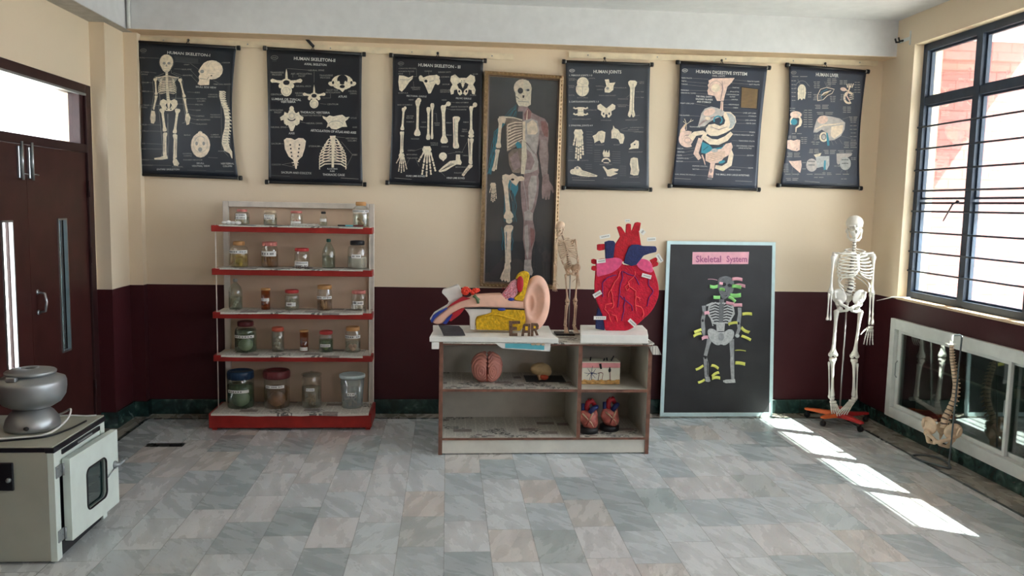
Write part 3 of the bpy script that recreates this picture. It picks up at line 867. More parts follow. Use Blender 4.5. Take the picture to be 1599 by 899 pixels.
def chart(label, cr, sheetmat, lines_black, draw, waist=.018, tilt=0., hang_x=None, curlx=.012):
    """cr: rod ends top-left, top-right, bottom-left, bottom-right as photo pixels on the wall plane"""
    Y = -.034
    tl, trr, bl, br = [PY(px, py, Y) for px, py in cr]
    th = thing('wall_chart', label, 'wall chart', tuple((bl+br)/2), 'anatomy wall charts hung on battens')
    cap = .035
    for nm, a, c in (('top_rod', tl, trr), ('bottom_rod', bl, br)):
        d = (c-a)/np.linalg.norm(c-a)
        r = MB('black_plastic'); r.tube([a+d*cap*.5, c-d*cap*.5], .0125, 8); r.build(nm, th)
        for e, s in ((a, 1), (c, -1)):
            q = MB('black_plastic'); q.tube([e, e+d*s*.024], .019, 10); q.build('rod_cap', th)
            q = MB('lid_silver'); q.tube([e+d*s*.024, e+d*s*.034], .015, 8); q.build('rod_collar', th)
    # sheet grid
    N, M = 28, 24
    TL, TR, BL, BR = tl+(trr-tl)*.035, trr+(tl-trr)*.035, bl+(br-bl)*.035, br+(bl-br)*.035

    def S(u, v, off=0.):
        p = (TL*(1-u)+TR*u)*(1-v)+(BL*(1-u)+BR*u)*v
        w = waist*math.sin(PI*v)**1.0
        k = (u-.5)*2
        return (p[0]-k*w-curlx*0, Y-.006-(.03*math.sin(PI*v))*max(0, abs(k)-.88)**1.3*5-off, p[2])
    g = MB(sheetmat)
    V = [S(i/N, j/M) for j in range(M+1) for i in range(N+1)]
    F = [(j*(N+1)+i, (j+1)*(N+1)+i, (j+1)*(N+1)+i+1, j*(N+1)+i+1) for j in range(M) for i in range(N)]
    o = g.add(V, F, True).build('sheet', th); md = o.modifiers.new('solid', 'SOLIDIFY'); md.thickness = .0012; md.offset = 1

    inv = np.linalg.inv(np.array([[TR[0]-TL[0], BL[0]-TL[0]], [TR[2]-TL[2], BL[2]-TL[2]]]))

    def fm(px, py, l):
        p = PY(px, py, Y-.008)
        q = inv @ np.array([p[0]-TL[0], p[2]-TL[2]]); u, v = q
        v = min(1, max(0, v)); k = min(1, abs((u-.5)*2)/(1-waist*math.sin(PI*v)*2/(TR[0]-TL[0])))
        return (p[0], Y-.006-(.03*math.sin(PI*v))*max(0, k-.88)**1.3*5-.0015-.0005*l, p[2])
    a = draw(fm); a.mb.build('print', th)
    hx = hang_x or (cr[0][0]+cr[1][0])/2
    f = (hx-cr[0][0])/(cr[1][0]-cr[0][0]); p = tl+(trr-tl)*f
    h = MB('black_plastic'); h.tube([(p[0]-.012, Y, p[2]+.005), (p[0], Y+.008, p[2]+.038), (p[0]+.012, Y, p[2]+.005)], .004, 6); h.ball((p[0], -.022, p[2]+.04), .011, 8, 5); h.build('hanger', th)
    return th


def logo(a, x, y, w=26, c='ink_grey'):
    a.ring(x, y, w*.62, w*.34, 2.2, c, 2); [a.stroke([(x+w*(-.42+.17*k), y+w*(.08 if k % 2 else -.02)), (x+w*(-.32+.17*k), y+w*(-.1 if k % 2 else .1))], 2.6, c, 2) for k in range(5)]
    a.stroke([(x-w*.4, y+w*.6), (x+w*.4, y+w*.6)], 2, 'ink_dim')


def words(a, rows, h=6, c='ink_grey'):
    for t, x, y, w in rows: a.text(t, x, y, h, c, 1, width=w, bold=.01)


def draw1(fm):
    a = Art(fm, 205, 60, 3.994)
    logo(a, 75, 75, 30)
    a.text('HUMAN SKELETON-I', 358, 96, 17, 'ink_white', 1, 4, width=268, bold=.012)
    # body outline
    for s in (-1, 1):
        m = lambda x: 228+s*(x-228)
        a.stroke([(m(208), 196), (m(206), 216), (m(170), 232), (m(146), 240), (m(134), 268), (m(140), 350), (m(128), 430), (m(118), 490), (m(122), 525), (m(138), 528)], 1.8, 'ink_grey')
        a.stroke([(m(172), 300), (m(180), 380), (m(172), 430), (m(182), 540), (m(190), 620), (m(196), 700), (m(188), 740)], 1.8, 'ink_grey')
        a.stroke([(m(230), 470), (m(226), 560), (m(222), 640), (m(228), 720), (m(226), 750)], 1.6, 'ink_grey')
    a.ell(219, 148, 42, 48, 'ink_bone', 1); a.ell(219, 178, 30, 32, 'ink_bone', 1)
    a.ring(219, 150, 45, 51, 1.5, 'ink_grey')
    a.ell(205, 155, 10, 8, 'ink_grey', 2); a.ell(235, 155, 10, 8, 'ink_grey', 2); a.poly([(219, 160), (214, 174), (225, 174)], 'ink_grey', 2); a.stroke([(203, 188), (236, 188)], 2, 'ink_grey', 2)
    a.stroke([(221, 205), (223, 300), (231, 385)], [16, 14, 20]);
    for k in range(16): a.stroke([(212, 208+k*11), (238, 209+k*11)], 2, 'ink_dim', 2)
    for s in (-1, 1):
        m = lambda x: 224+s*(x-224)
        a.stroke([(m(226), 232), (m(190), 240), (m(152), 246)], [7, 6, 9])
        a.poly([(m(156), 244), (m(196), 248), (m(186), 285), (m(172), 268)], 'ink_grey')
        for k in range(8):
            y = 246+k*11; wd = 42+min(k, 4)*3
            a.stroke([(m(222), y), (m(222-wd*.7), y+2), (m(222-wd), y+14), (m(222-wd*.7), y+22), (m(230), y+18-k)], [3, 4, 4, 4, 3])
    # arms (viewer left, viewer right)
    a.bone((150, 248), (156, 352), 24, 9, 19); a.bone((154, 356), (138, 440), 14, 7, 10); a.bone((162, 356), (140, 446), 8, 5, 8)
    a.poly([(126, 450), (146, 452), (152, 480), (150, 515), (140, 532), (124, 528), (118, 500)], 'ink_bone')
    for k in range(4): a.stroke([(124+k*8, 480), (122+k*8, 524)], 1.5, 'ink_dim', 2)
    a.bone((302, 250), (332, 368), 24, 9, 19); a.bone((334, 372), (350, 462), 14, 7, 10); a.bone((326, 370), (346, 466), 8, 5, 8)
    a.poly([(340, 468), (358, 466), (370, 495), (360, 535), (345, 540), (336, 500)], 'ink_bone')
    for k in range(3): a.stroke([(343+k*7, 490), (344+k*6, 532)], 1.5, 'ink_dim', 2)
    # pelvis
    for s in (-1, 1):
        m = lambda x: 234+s*(x-234)
        a.poly([(m(236), 395), (m(222), 388), (m(200), 378), (m(182), 388), (m(178), 410), (m(190), 432), (m(208), 448), (m(220), 452), (m(236), 452), (m(236), 440), (m(222), 432), (m(214), 415), (m(224), 402), (m(236), 405)], 'ink_bone')
    a.poly([(222, 385), (246, 385), (240, 430), (234, 440), (228, 430)], 'ink_bone', 2); a.ell(222, 441, 5, 4, 'chart_navy', 3); a.ell(247, 441, 5, 4, 'chart_navy', 3)
    a.bone((192, 436), (210, 580), 34, 14, 26); a.bone((290, 438), (270, 592), 34, 14, 26)
    a.bone((212, 586), (214, 736), 26, 12, 16); a.bone((202, 592), (202, 730), 8, 5, 8); a.bone((272, 596), (268, 755), 26, 12, 16); a.bone((284, 600), (280, 745), 8, 5, 8)
    a.poly([(208, 728), (224, 730), (228, 750), (190, 756), (146, 756), (142, 746), (180, 740)], 'ink_bone')
    a.poly([(262, 752), (282, 750), (300, 780), (290, 796), (266, 792), (258, 770)], 'ink_bone')
    # skull side view
    a.ell(502, 196, 70, 60, 'ink_cream'); a.poly([(432, 180), (470, 150), (490, 240), (486, 290), (430, 292), (414, 284), (424, 262), (420, 240), (428, 222), (418, 206)], 'ink_cream')
    a.ell(442, 206, 12, 11, 'ink_grey', 2); a.ell(500, 232, 5, 4, 'ink_black', 2); a.stroke([(426, 250), (466, 254)], 2.5, 'ink_dim', 2)
    a.stroke([(470, 230), (478, 215), (520, 220)], 1.5, 'ink_grey', 2); a.stroke([(470, 258), (484, 240)], 2.5, 'ink_dim', 2); a.ring(520, 180, 40, 34, 1, 'ink_grey', 2, 190, 330)
    a.text('SKULL SIDE VIEW', 466, 304, 11, 'ink_white', 1, 3, width=128)
    # vertebral column
    pts = [(562, 326), (560, 360), (572, 400), (590, 440), (600, 500), (598, 560), (588, 610), (584, 650), (598, 690), (622, 712), (630, 748)]
    a.stroke(pts, [24, 22, 26, 30, 30, 32, 38, 42, 40, 20, 5])
    for k in range(20):
        q = k/19*(len(pts)-4); i = int(q); f = q-i; x = pts[i][0]*(1-f)+pts[i+1][0]*f; y = pts[i][1]*(1-f)+pts[i+1][1]*f
        a.stroke([(x-14, y), (x+14, y+3)], 2.6, 'ink_dim', 2); a.stroke([(x+12, y+4), (x+28, y+12)], [9, 6])
    a.text('VERTEBRAL', 600, 780, 11, 'ink_white', 1, 0, width=84); a.text('COLUMN', 600, 796, 11, 'ink_white', 1, 0, width=56)
    # skull from below
    a.ell(432, 665, 60, 78, 'ink_cream'); a.ell(430, 590, 14, 12, 'ink_cream'); a.ring(430, 640, 30, 30, 2, 'ink_grey', 2, 180, 360); a.ell(430, 692, 13, 14, 'ink_grey', 2); a.ring(432, 660, 44, 50, 1.5, 'ink_grey', 2)
    a.ell(408, 655, 8, 12, 'ink_grey', 2); a.ell(452, 655, 8, 12, 'ink_grey', 2)
    a.text('SKULL', 432, 778, 10, 'ink_white', 1, 0, width=48); a.text('VENTRAL VIEW', 434, 795, 10, 'ink_white', 1, 0, width=112)
    a.text('ENTIRE SKELETON', 230, 816, 10, 'ink_white', 1, 0, width=140)
    words(a, [('SKULL', 68, 120, 36), ('PECTORAL', 84, 210, 58), ('GIRDLE', 80, 224, 46), ('STERNUM', 82, 275, 50), ('HUMERUS', 82, 330, 54), ('VERTEBRAE', 84, 416, 52), ('CARPALS', 78, 430, 44), ('FEMUR', 78, 538, 40), ('PATELLA', 84, 577, 48), ('TIBIA', 74, 655, 30), ('FIBULA', 76, 688, 36), ('TARSALS', 82, 756, 52), ('METATARSALS', 96, 790, 76), ('RIBS', 414, 337, 30), ('VERTEBRAL', 436, 376, 66), ('COLUMN', 436, 390, 50), ('PELVIS', 424, 412, 46), ('ULNA', 418, 447, 30), ('CARPALS', 430, 484, 50), ('METACARPALS', 450, 507, 84), ('PHALANGES', 440, 534, 66), ('CRANIUM', 592, 151, 46), ('CERVICAL', 510, 350, 60), ('VERTEBRAE', 508, 364, 62), ('THORACIC', 524, 476, 64), ('VERTEBRAE', 524, 490, 64), ('LUMBAR', 522, 600, 50), ('VERTEBRAE', 524, 614, 64), ('MAXILLA', 350, 602, 40), ('OCCIPITAL', 350, 718, 58), ('CONDYLE', 352, 732, 50), ('FORAMEN MAGNUM', 384, 757, 118), ('SACRUM', 562, 702, 40), ('MANDIBLE', 352, 230, 60), ('ORBIT', 346, 163, 36), ('NASAL BONE', 346, 193, 60), ('TEMPORAL REGION', 568, 286, 112), ('CAUDAL', 290, 800, 70)], 8)
    for q in ((86, 120, 176, 124), (116, 210, 156, 216), (106, 275, 138, 276), (108, 330, 144, 334), (110, 416, 180, 418), (98, 538, 186, 540), (110, 577, 198, 580), (92, 655, 198, 660), (96, 688, 196, 690), (110, 756, 200, 756), (134, 790, 248, 792), (398, 337, 350, 334), (402, 376, 250, 372), (400, 412, 290, 408), (402, 447, 352, 442), (404, 484, 366, 476), (406, 507, 370, 500), (406, 534, 368, 524), (368, 155, 424, 196), (364, 190, 428, 260), (372, 230, 422, 284), (570, 151, 550, 158), (546, 278, 512, 262), (262, 212, 318, 232), (268, 190, 320, 192), (560, 380, 566, 690), (540, 745, 480, 742), (576, 702, 606, 734)): a.lead(*q)
    a.stroke([(270, 110), (430, 124), (430, 156), (268, 146), (270, 110)], 1.2, 'ink_dim')
    for k in range(4): a.stroke([(274, 118+k*8), (418, 131+k*8)], 2.6, 'ink_dim')
    a.stroke([(350, 820), (466, 824)], 2, 'ink_dim'); a.stroke([(524, 826), (640, 829)], 2, 'ink_dim')
    return a


def vertebra_top(a, cx, cy, s, c='ink_bone', bg='chart_black', spine=1.0, wing=1.0, cent=1.0):
    a.poly([(cx-8*s, cy-18*s), (cx-5*s, cy-(60*spine)*s), (cx, cy-(88*spine)*s), (cx+6*s, cy-(60*spine)*s), (cx+9*s, cy-18*s)], c)
    a.ell(cx, cy, 34*s, 26*s, c)
    for k in (-1, 1): a.stroke([(cx+k*26*s, cy-4*s), (cx+k*60*s*wing, cy-10*s), (cx+k*88*s*wing, cy-14*s)], [22*s, 14*s, 26*s], c); a.ell(cx+k*84*s*wing, cy-14*s, 13*s, 11*s, c); a.ell(cx+k*36*s, cy+18*s, 12*s, 14*s, c)
    a.ell(cx, cy+46*s*cent, 34*s, 36*s, c); a.ell(cx, cy+50*s*cent, 24*s, 24*s, 'ink_grey', 2); a.ell(cx, cy+50*s*cent, 22*s, 22*s, c, 3)
    a.ell(cx, cy-2*s, 20*s, 15*s, bg, 2)


def draw2(fm):
    a = Art(fm, 405, 65, 3.909); BG = 'chart_black'
    logo(a, 92, 97, 34)
    a.text('HUMAN SKELETON-II', 337, 108, 19, 'ink_white', 1, 3, width=252, bold=.012); a.text('AXIAL SKELETON', 342, 139, 13, 'ink_white', 1, 3, width=136, bold=.01)
    vertebra_top(a, 165, 252, 1.0)
    vertebra_top(a, 334, 332, .8, wing=.88, cent=1.25)
    # atlas
    a.ell(506, 248, 66, 46, 'ink_bone'); a.ell(507, 232, 32, 30, BG, 2); a.ell(506, 274, 16, 10, BG, 2); a.poly([(488, 290), (524, 290), (508, 308)], 'ink_bone')
    for k in (-1, 1): a.ell(506+k*66, 258, 20, 13, 'ink_bone', 1, k*-20); a.ell(506+k*56, 250, 7, 10, BG, 2)
    a.ell(484, 254, 8, 14, 'ink_bone', 3); a.ell(526, 254, 8, 14, 'ink_bone', 3)
    # axis
    a.ell(197, 410, 14, 17); a.ell(198, 450, 28, 28); a.poly([(180, 420), (214, 420), (224, 500), (206, 545), (190, 545), (172, 500)])
    for k in (-1, 1): a.poly([(198+k*20, 440), (198+k*44, 428), (198+k*48, 446), (198+k*72, 462), (198+k*66, 482), (198+k*50, 476), (198+k*46, 500), (198+k*30, 512), (198+k*12, 500)])
    a.ring(197, 464, 24, 18, 6, BG, 2, 20, 160); a.ring(197, 452, 16, 16, 2, 'ink_grey', 2)
    # atlas and axis joined
    a.poly([(384, 452), (410, 462), (428, 450), (452, 456), (478, 450), (506, 446), (528, 462), (550, 458), (540, 474), (524, 486), (536, 520), (506, 520), (470, 536), (440, 532), (426, 516), (410, 526), (418, 498), (406, 480), (390, 468)])
    a.ring(466, 508, 44, 24, 3, 'ink_grey', 2, 190, 350)
    # sacrum
    a.poly([(150, 600), (166, 588), (196, 590), (216, 600), (238, 588), (268, 590), (284, 606), (278, 650), (262, 700), (238, 722), (232, 740), (228, 776), (220, 776), (212, 740), (206, 722), (178, 700), (156, 655)], 'ink_cream')
    for k in range(4):
        for s in (-1, 1): a.ell(217+s*(28-k*3), 630+k*23, 5, 5, 'ink_black', 2)
    a.stroke([(198, 738), (240, 738)], 6, 'ink_cream'); a.stroke([(204, 754), (238, 752)], 4, 'ink_cream')
    # rib cage
    a.stroke([(448, 574), (450, 640), (448, 768)], [36, 20, 14])
    for k in range(10):
        y = 592+k*17; w = 26+56*math.sin(min(1., (k+1)/7.)*PI/2)
        for s in (-1, 1):
            a.stroke([(448+s*8, y), (448+s*w*.6, y+2), (448+s*w, y+22), (448+s*(w-3), y+34)], [5, 7, 7, 6])
            if k < 7: a.stroke([(448+s*w, y+30), (448+s*w*.55, y+36), (448+s*8, y+14+k*1.5)], [6, 5, 4], 'ink_cream', 2)
    a.text('LUMBAR OR TYPICAL', 166, 352, 13, 'ink_white', 1, 2, width=178, bold=.01); a.text('VERTEBRA', 176, 367, 13, 'ink_white', 1, 0, width=90, bold=.01)
    a.text('THORACIC VERTEBRA', 340, 432, 13, 'ink_white', 1, 1, width=180, bold=.01); a.text('ATLAS', 508, 335, 12, 'ink_white', 1, 0, width=52, bold=.01); a.text('AXIS', 197, 559, 12, 'ink_white', 1, 0, width=36)
    a.text('ARTICULATION OF ATLAS AND AXIS', 452, 548, 14, 'ink_white', 1, 3, width=278, bold=.01); a.text('SACRUM AND COCCYX', 226, 800, 13, 'ink_white', 1, 2, width=184); a.text('THORACIC CAGE', 454, 812, 13, 'ink_white', 1, 1, width=134, bold=.01)
    a.text('FLOATING', 446, 776, 9, 'ink_white', 3, 0, width=62); a.text('RIBS', 446, 790, 9, 'ink_white', 3, 0, width=28)
    words(a, [('TRANSVERSE', 108, 188, 82), ('PROCESS', 108, 202, 60), ('ANT. ARTICULATING', 256, 196, 128), ('FACET', 260, 210, 42), ('NEURAL SPINE', 348, 175, 96), ('NEURAL ARCH', 270, 272, 90), ('CENTRUM', 104, 322, 68), ('NEURAL', 244, 314, 50), ('CANAL', 246, 328, 44), ('CENTRUM', 448, 382, 66), ('TRANSVERSE', 408, 206, 82), ('PROCESS', 402, 220, 60), ('FACET FOR', 446, 296, 70), ('ARTICULATION', 448, 310, 90), ('NEURAL', 570, 302, 52), ('CANAL', 574, 316, 44), ('ARTICULATING', 104, 418, 80), ('FACET', 114, 432, 44), ('NEURAL CANAL', 338, 498, 98), ('ODONTOID PROCESS', 316, 450, 128), ('NEURAL SPINE', 118, 522, 94), ('ATLAS', 576, 466, 36), ('AXIS', 582, 522, 28), ('VERTEBRAL', 562, 590, 74), ('COLUMN', 566, 604, 54), ('SACRUM', 102, 622, 56), ('COCCYX', 104, 750, 56), ('STERNUM', 334, 638, 66), ('RIBS', 584, 690, 28)], 10)
    for q in ((170, 164, 300, 174), (334, 184, 334, 250), (204, 200, 204, 218), (220, 272, 232, 272), (410, 382, 372, 378), (434, 318, 434, 344), (434, 344, 386, 344), (290, 498, 250, 490), (240, 455, 214, 440), (166, 522, 184, 522), (522, 586, 462, 580), (366, 638, 392, 642), (568, 690, 500, 610), (568, 690, 534, 760), (136, 750, 206, 738), (136, 750, 214, 766), (132, 622, 150, 624), (556, 466, 540, 462)): a.lead(*q, w=1.5)
    a.stroke([(74, 816), (186, 822)], 2, 'ink_dim'); a.stroke([(498, 832), (606, 838)], 2.4, 'ink_grey')
    return a


def hand(a, x, y, s, c='ink_bone', spread=1., ang=0.):
    """skeleton hand hanging down from wrist (x, y)"""
    ca, sa = math.cos(math.radians(ang)), math.sin(math.radians(ang))
    T = lambda p: (x+(p[0]*ca-p[1]*sa)*s, y+(p[0]*sa+p[1]*ca)*s)
    a.poly([T(p) for p in ((-16, 0), (16, 0), (24, 18), (16, 34), (-18, 34), (-24, 16))], c)
    for k, (fx, L) in enumerate(((-52, 70), (-24, 118), (-2, 128), (20, 118), (42, 100))):
        fx *= spread; b = (-14+k*8, 28)
        for j in range(3 if k else 2):
            f0, f1 = (0, .5, .76)[j]+.02, (.48, .74, 1.)[j]
            p0 = (b[0]+(fx-b[0])*f0, b[1]+(L-b[1]+28)*f0); p1 = (b[0]+(fx-b[0])*f1, b[1]+(L-b[1]+28)*f1)
            q0, q1 = T(p0), T(p1)
            t = [0, .15, .5, .85, 1]; a.stroke([(q0[0]+(q1[0]-q0[0])*i, q0[1]+(q1[1]-q0[1])*i) for i in t], [8*s, 10*s, 6*s, 10*s, 7*s], c)


def draw3(fm):
    a = Art(fm, 595, 75, 3.994); BG = 'chart_black'
    logo(a, 124, 96, 28)
    a.text('HUMAN SKELETON - III', 364, 111, 19, 'ink_white', 1, 3, width=262, bold=.012)
    a.poly([(112, 170), (140, 172), (172, 184), (200, 172), (196, 192), (176, 212), (150, 250), (130, 272), (114, 262), (108, 210)]); a.stroke([(118, 196), (170, 200), (196, 182)], 3, 'ink_grey', 2)
    a.poly([(236, 182), (262, 186), (300, 176), (346, 166), (366, 178), (362, 196), (334, 230), (310, 282), (296, 284), (276, 236), (262, 210), (240, 204)]); a.ell(280, 206, 10, 9, BG, 2); a.ell(248, 186, 13, 16); a.stroke([(256, 190), (300, 174), (352, 172)], [8, 6, 8]); a.ell(354, 208, 14, 22); a.stroke([(300, 210), (330, 204)], 3, 'ink_grey', 2)
    for s in (-1, 1):
        m = lambda x: 510+s*(x-510)
        a.poly([(m(510), 190), (m(486), 186), (m(462), 164), (m(436), 176), (m(432), 204), (m(446), 228), (m(438), 240), (m(430), 262), (m(436), 290), (m(452), 286), (m(456), 262), (m(474), 258), (m(480), 284), (m(492), 296), (m(508), 284), (m(500), 262), (m(484), 250), (m(474), 226), (m(494), 214), (m(510), 240)]); a.ell(m(488), 270, 6, 8, BG, 2)
    a.poly([(494, 186), (526, 186), (520, 230), (510, 250), (500, 230)])
    for s in (-1, 1):
        for k in range(3): a.ell(510+s*8, 204+k*12, 2, 3, 'ink_black', 2)
    B = a.bone
    B((142, 372), (132, 512), 24, 11, 24); B((126, 520), (124, 656), 16, 8, 15); B((138, 520), (134, 652), 12, 6, 12); a.ell(150, 374, 9, 11)
    hand(a, 128, 656, .78, spread=1.0)
    B((230, 322), (226, 548), 32, 14, 40); a.ell(236, 326, 15, 15)
    B((296, 368), (294, 572), 26, 12, 26); B((320, 344), (318, 568), 24, 9, 16)
    B((388, 356), (394, 594), 32, 18, 46); a.ell(420, 348, 15, 15); a.stroke([(388, 372), (412, 352)], 14)
    B((470, 426), (468, 626), 46, 20, 38); B((452, 430), (456, 620), 10, 7, 14, 'ink_cream', 2); a.stroke([(458, 440), (462, 612)], 2, BG, 3)
    B((562, 362), (562, 540), 24, 13, 34); a.ell(586, 354, 14, 15); a.stroke([(566, 372), (584, 358)], 13); a.ell(562, 548, 18, 12); B((566, 562), (560, 726), 24, 12, 20); B((546, 562), (552, 720), 10, 6, 12); a.poly([(548, 726), (572, 730), (568, 742), (540, 768), (516, 800), (502, 792), (520, 764)])
    for k in range(3): a.stroke([(512+k*8, 788-k*2), (548+k*6, 748)], 1.5, BG, 2)
    hand(a, 286, 612, 1.22, spread=1.05)
    a.ell(386, 674, 25, 24); a.poly([(366, 684), (408, 684), (388, 706)])
    a.poly([(468, 664), (492, 664), (494, 694), (504, 712), (498, 728), (470, 726), (440, 742), (404, 766), (366, 774), (358, 766), (386, 738), (430, 704), (466, 700)])
    for k in range(4): a.stroke([(372+k*10, 764-k*5), (440+k*6, 716+k*2)], 2, BG, 2)
    a.text('PECTORAL GIRDLE', 222, 300, 10, 'ink_white', 1, 2, width=124); a.text('PELVIC GIRDLE', 515, 314, 10, 'ink_white', 1, 2, width=96); a.text('FORE LIMB BONES', 216, 798, 11, 'ink_white', 1, 1, width=118, bold=.01); a.text('HIND LIMB BONES', 466, 810, 11, 'ink_white', 1, 1, width=112, bold=.01)
    words(a, [('CORACOID PROCESS', 164, 127, 108), ('ACROMION PROCESS', 158, 145, 98), ('SPINE', 122, 160, 30), ('SCAPULA', 138, 280, 62), ('CLAVICLE', 294, 144, 46), ('ACROMION', 400, 180, 52), ('ILIUM', 588, 162, 30), ('PUBIS', 574, 294, 38), ('HEAD OF HUMERUS', 148, 354, 92), ('HEAD', 188, 322, 30), ('GLENOID CAVITY', 396, 150, 80), ('TROCHLEA', 212, 566, 52), ('DELTOID', 182, 424, 44), ('RIDGE', 178, 436, 40), ('HUMERUS', 182, 460, 48), ('ULNA', 268, 462, 28), ('RADIUS', 264, 492, 38), ('RADIO', 350, 468, 34), ('ULNA', 350, 480, 30), ('HEAD', 394, 324, 30), ('FEMUR', 424, 466, 34), ('PATELLA', 332, 592, 46), ('SURFACE', 332, 604, 44), ('CONDYLE', 398, 614, 44), ('TIBIA', 506, 548, 28), ('FIBULA', 424, 542, 34), ('FEMUR', 530, 462, 34), ('TIBIO', 520, 508, 32), ('FIBULA', 522, 520, 36), ('CARPALS', 188, 638, 44), ('METACARPALS', 192, 664, 66), ('PHALANGES', 196, 686, 66), ('PATELLA', 488, 648, 48), ('TARSALS', 526, 670, 34), ('METATARSALS', 500, 742, 70), ('PHALANGES', 486, 778, 60), ('GREATER TROCHANTER', 490, 366, 110), ('LESSER TROCHANTER', 484, 384, 98), ('HEAD OF FEMUR', 506, 340, 80), ('GLENOID', 216, 246, 60), ('CAVITY', 220, 258, 50), ('SACRUM', 404, 226, 44), ('ACETABULUM', 398, 262, 60), ('OBTURATOR', 398, 274, 60)], 8)
    for q in ((220, 126, 222, 178), (222, 178, 200, 178), (178, 150, 178, 168), (204, 246, 202, 208), (298, 150, 298, 168), (578, 166, 574, 184), (330, 408, 346, 408), (346, 408, 348, 460), (420, 336, 462, 340), (406, 376, 436, 384), (414, 660, 466, 650), (510, 640, 538, 584), (160, 724, 180, 684), (216, 690, 238, 738), (210, 640, 262, 622), (400, 800, 370, 770), (430, 466, 404, 466)): a.lead(*q)
    a.stroke([(84, 810), (190, 818)], 2.4, 'ink_grey'); a.stroke([(490, 830), (590, 836)], 2.4, 'ink_dim')
    return a


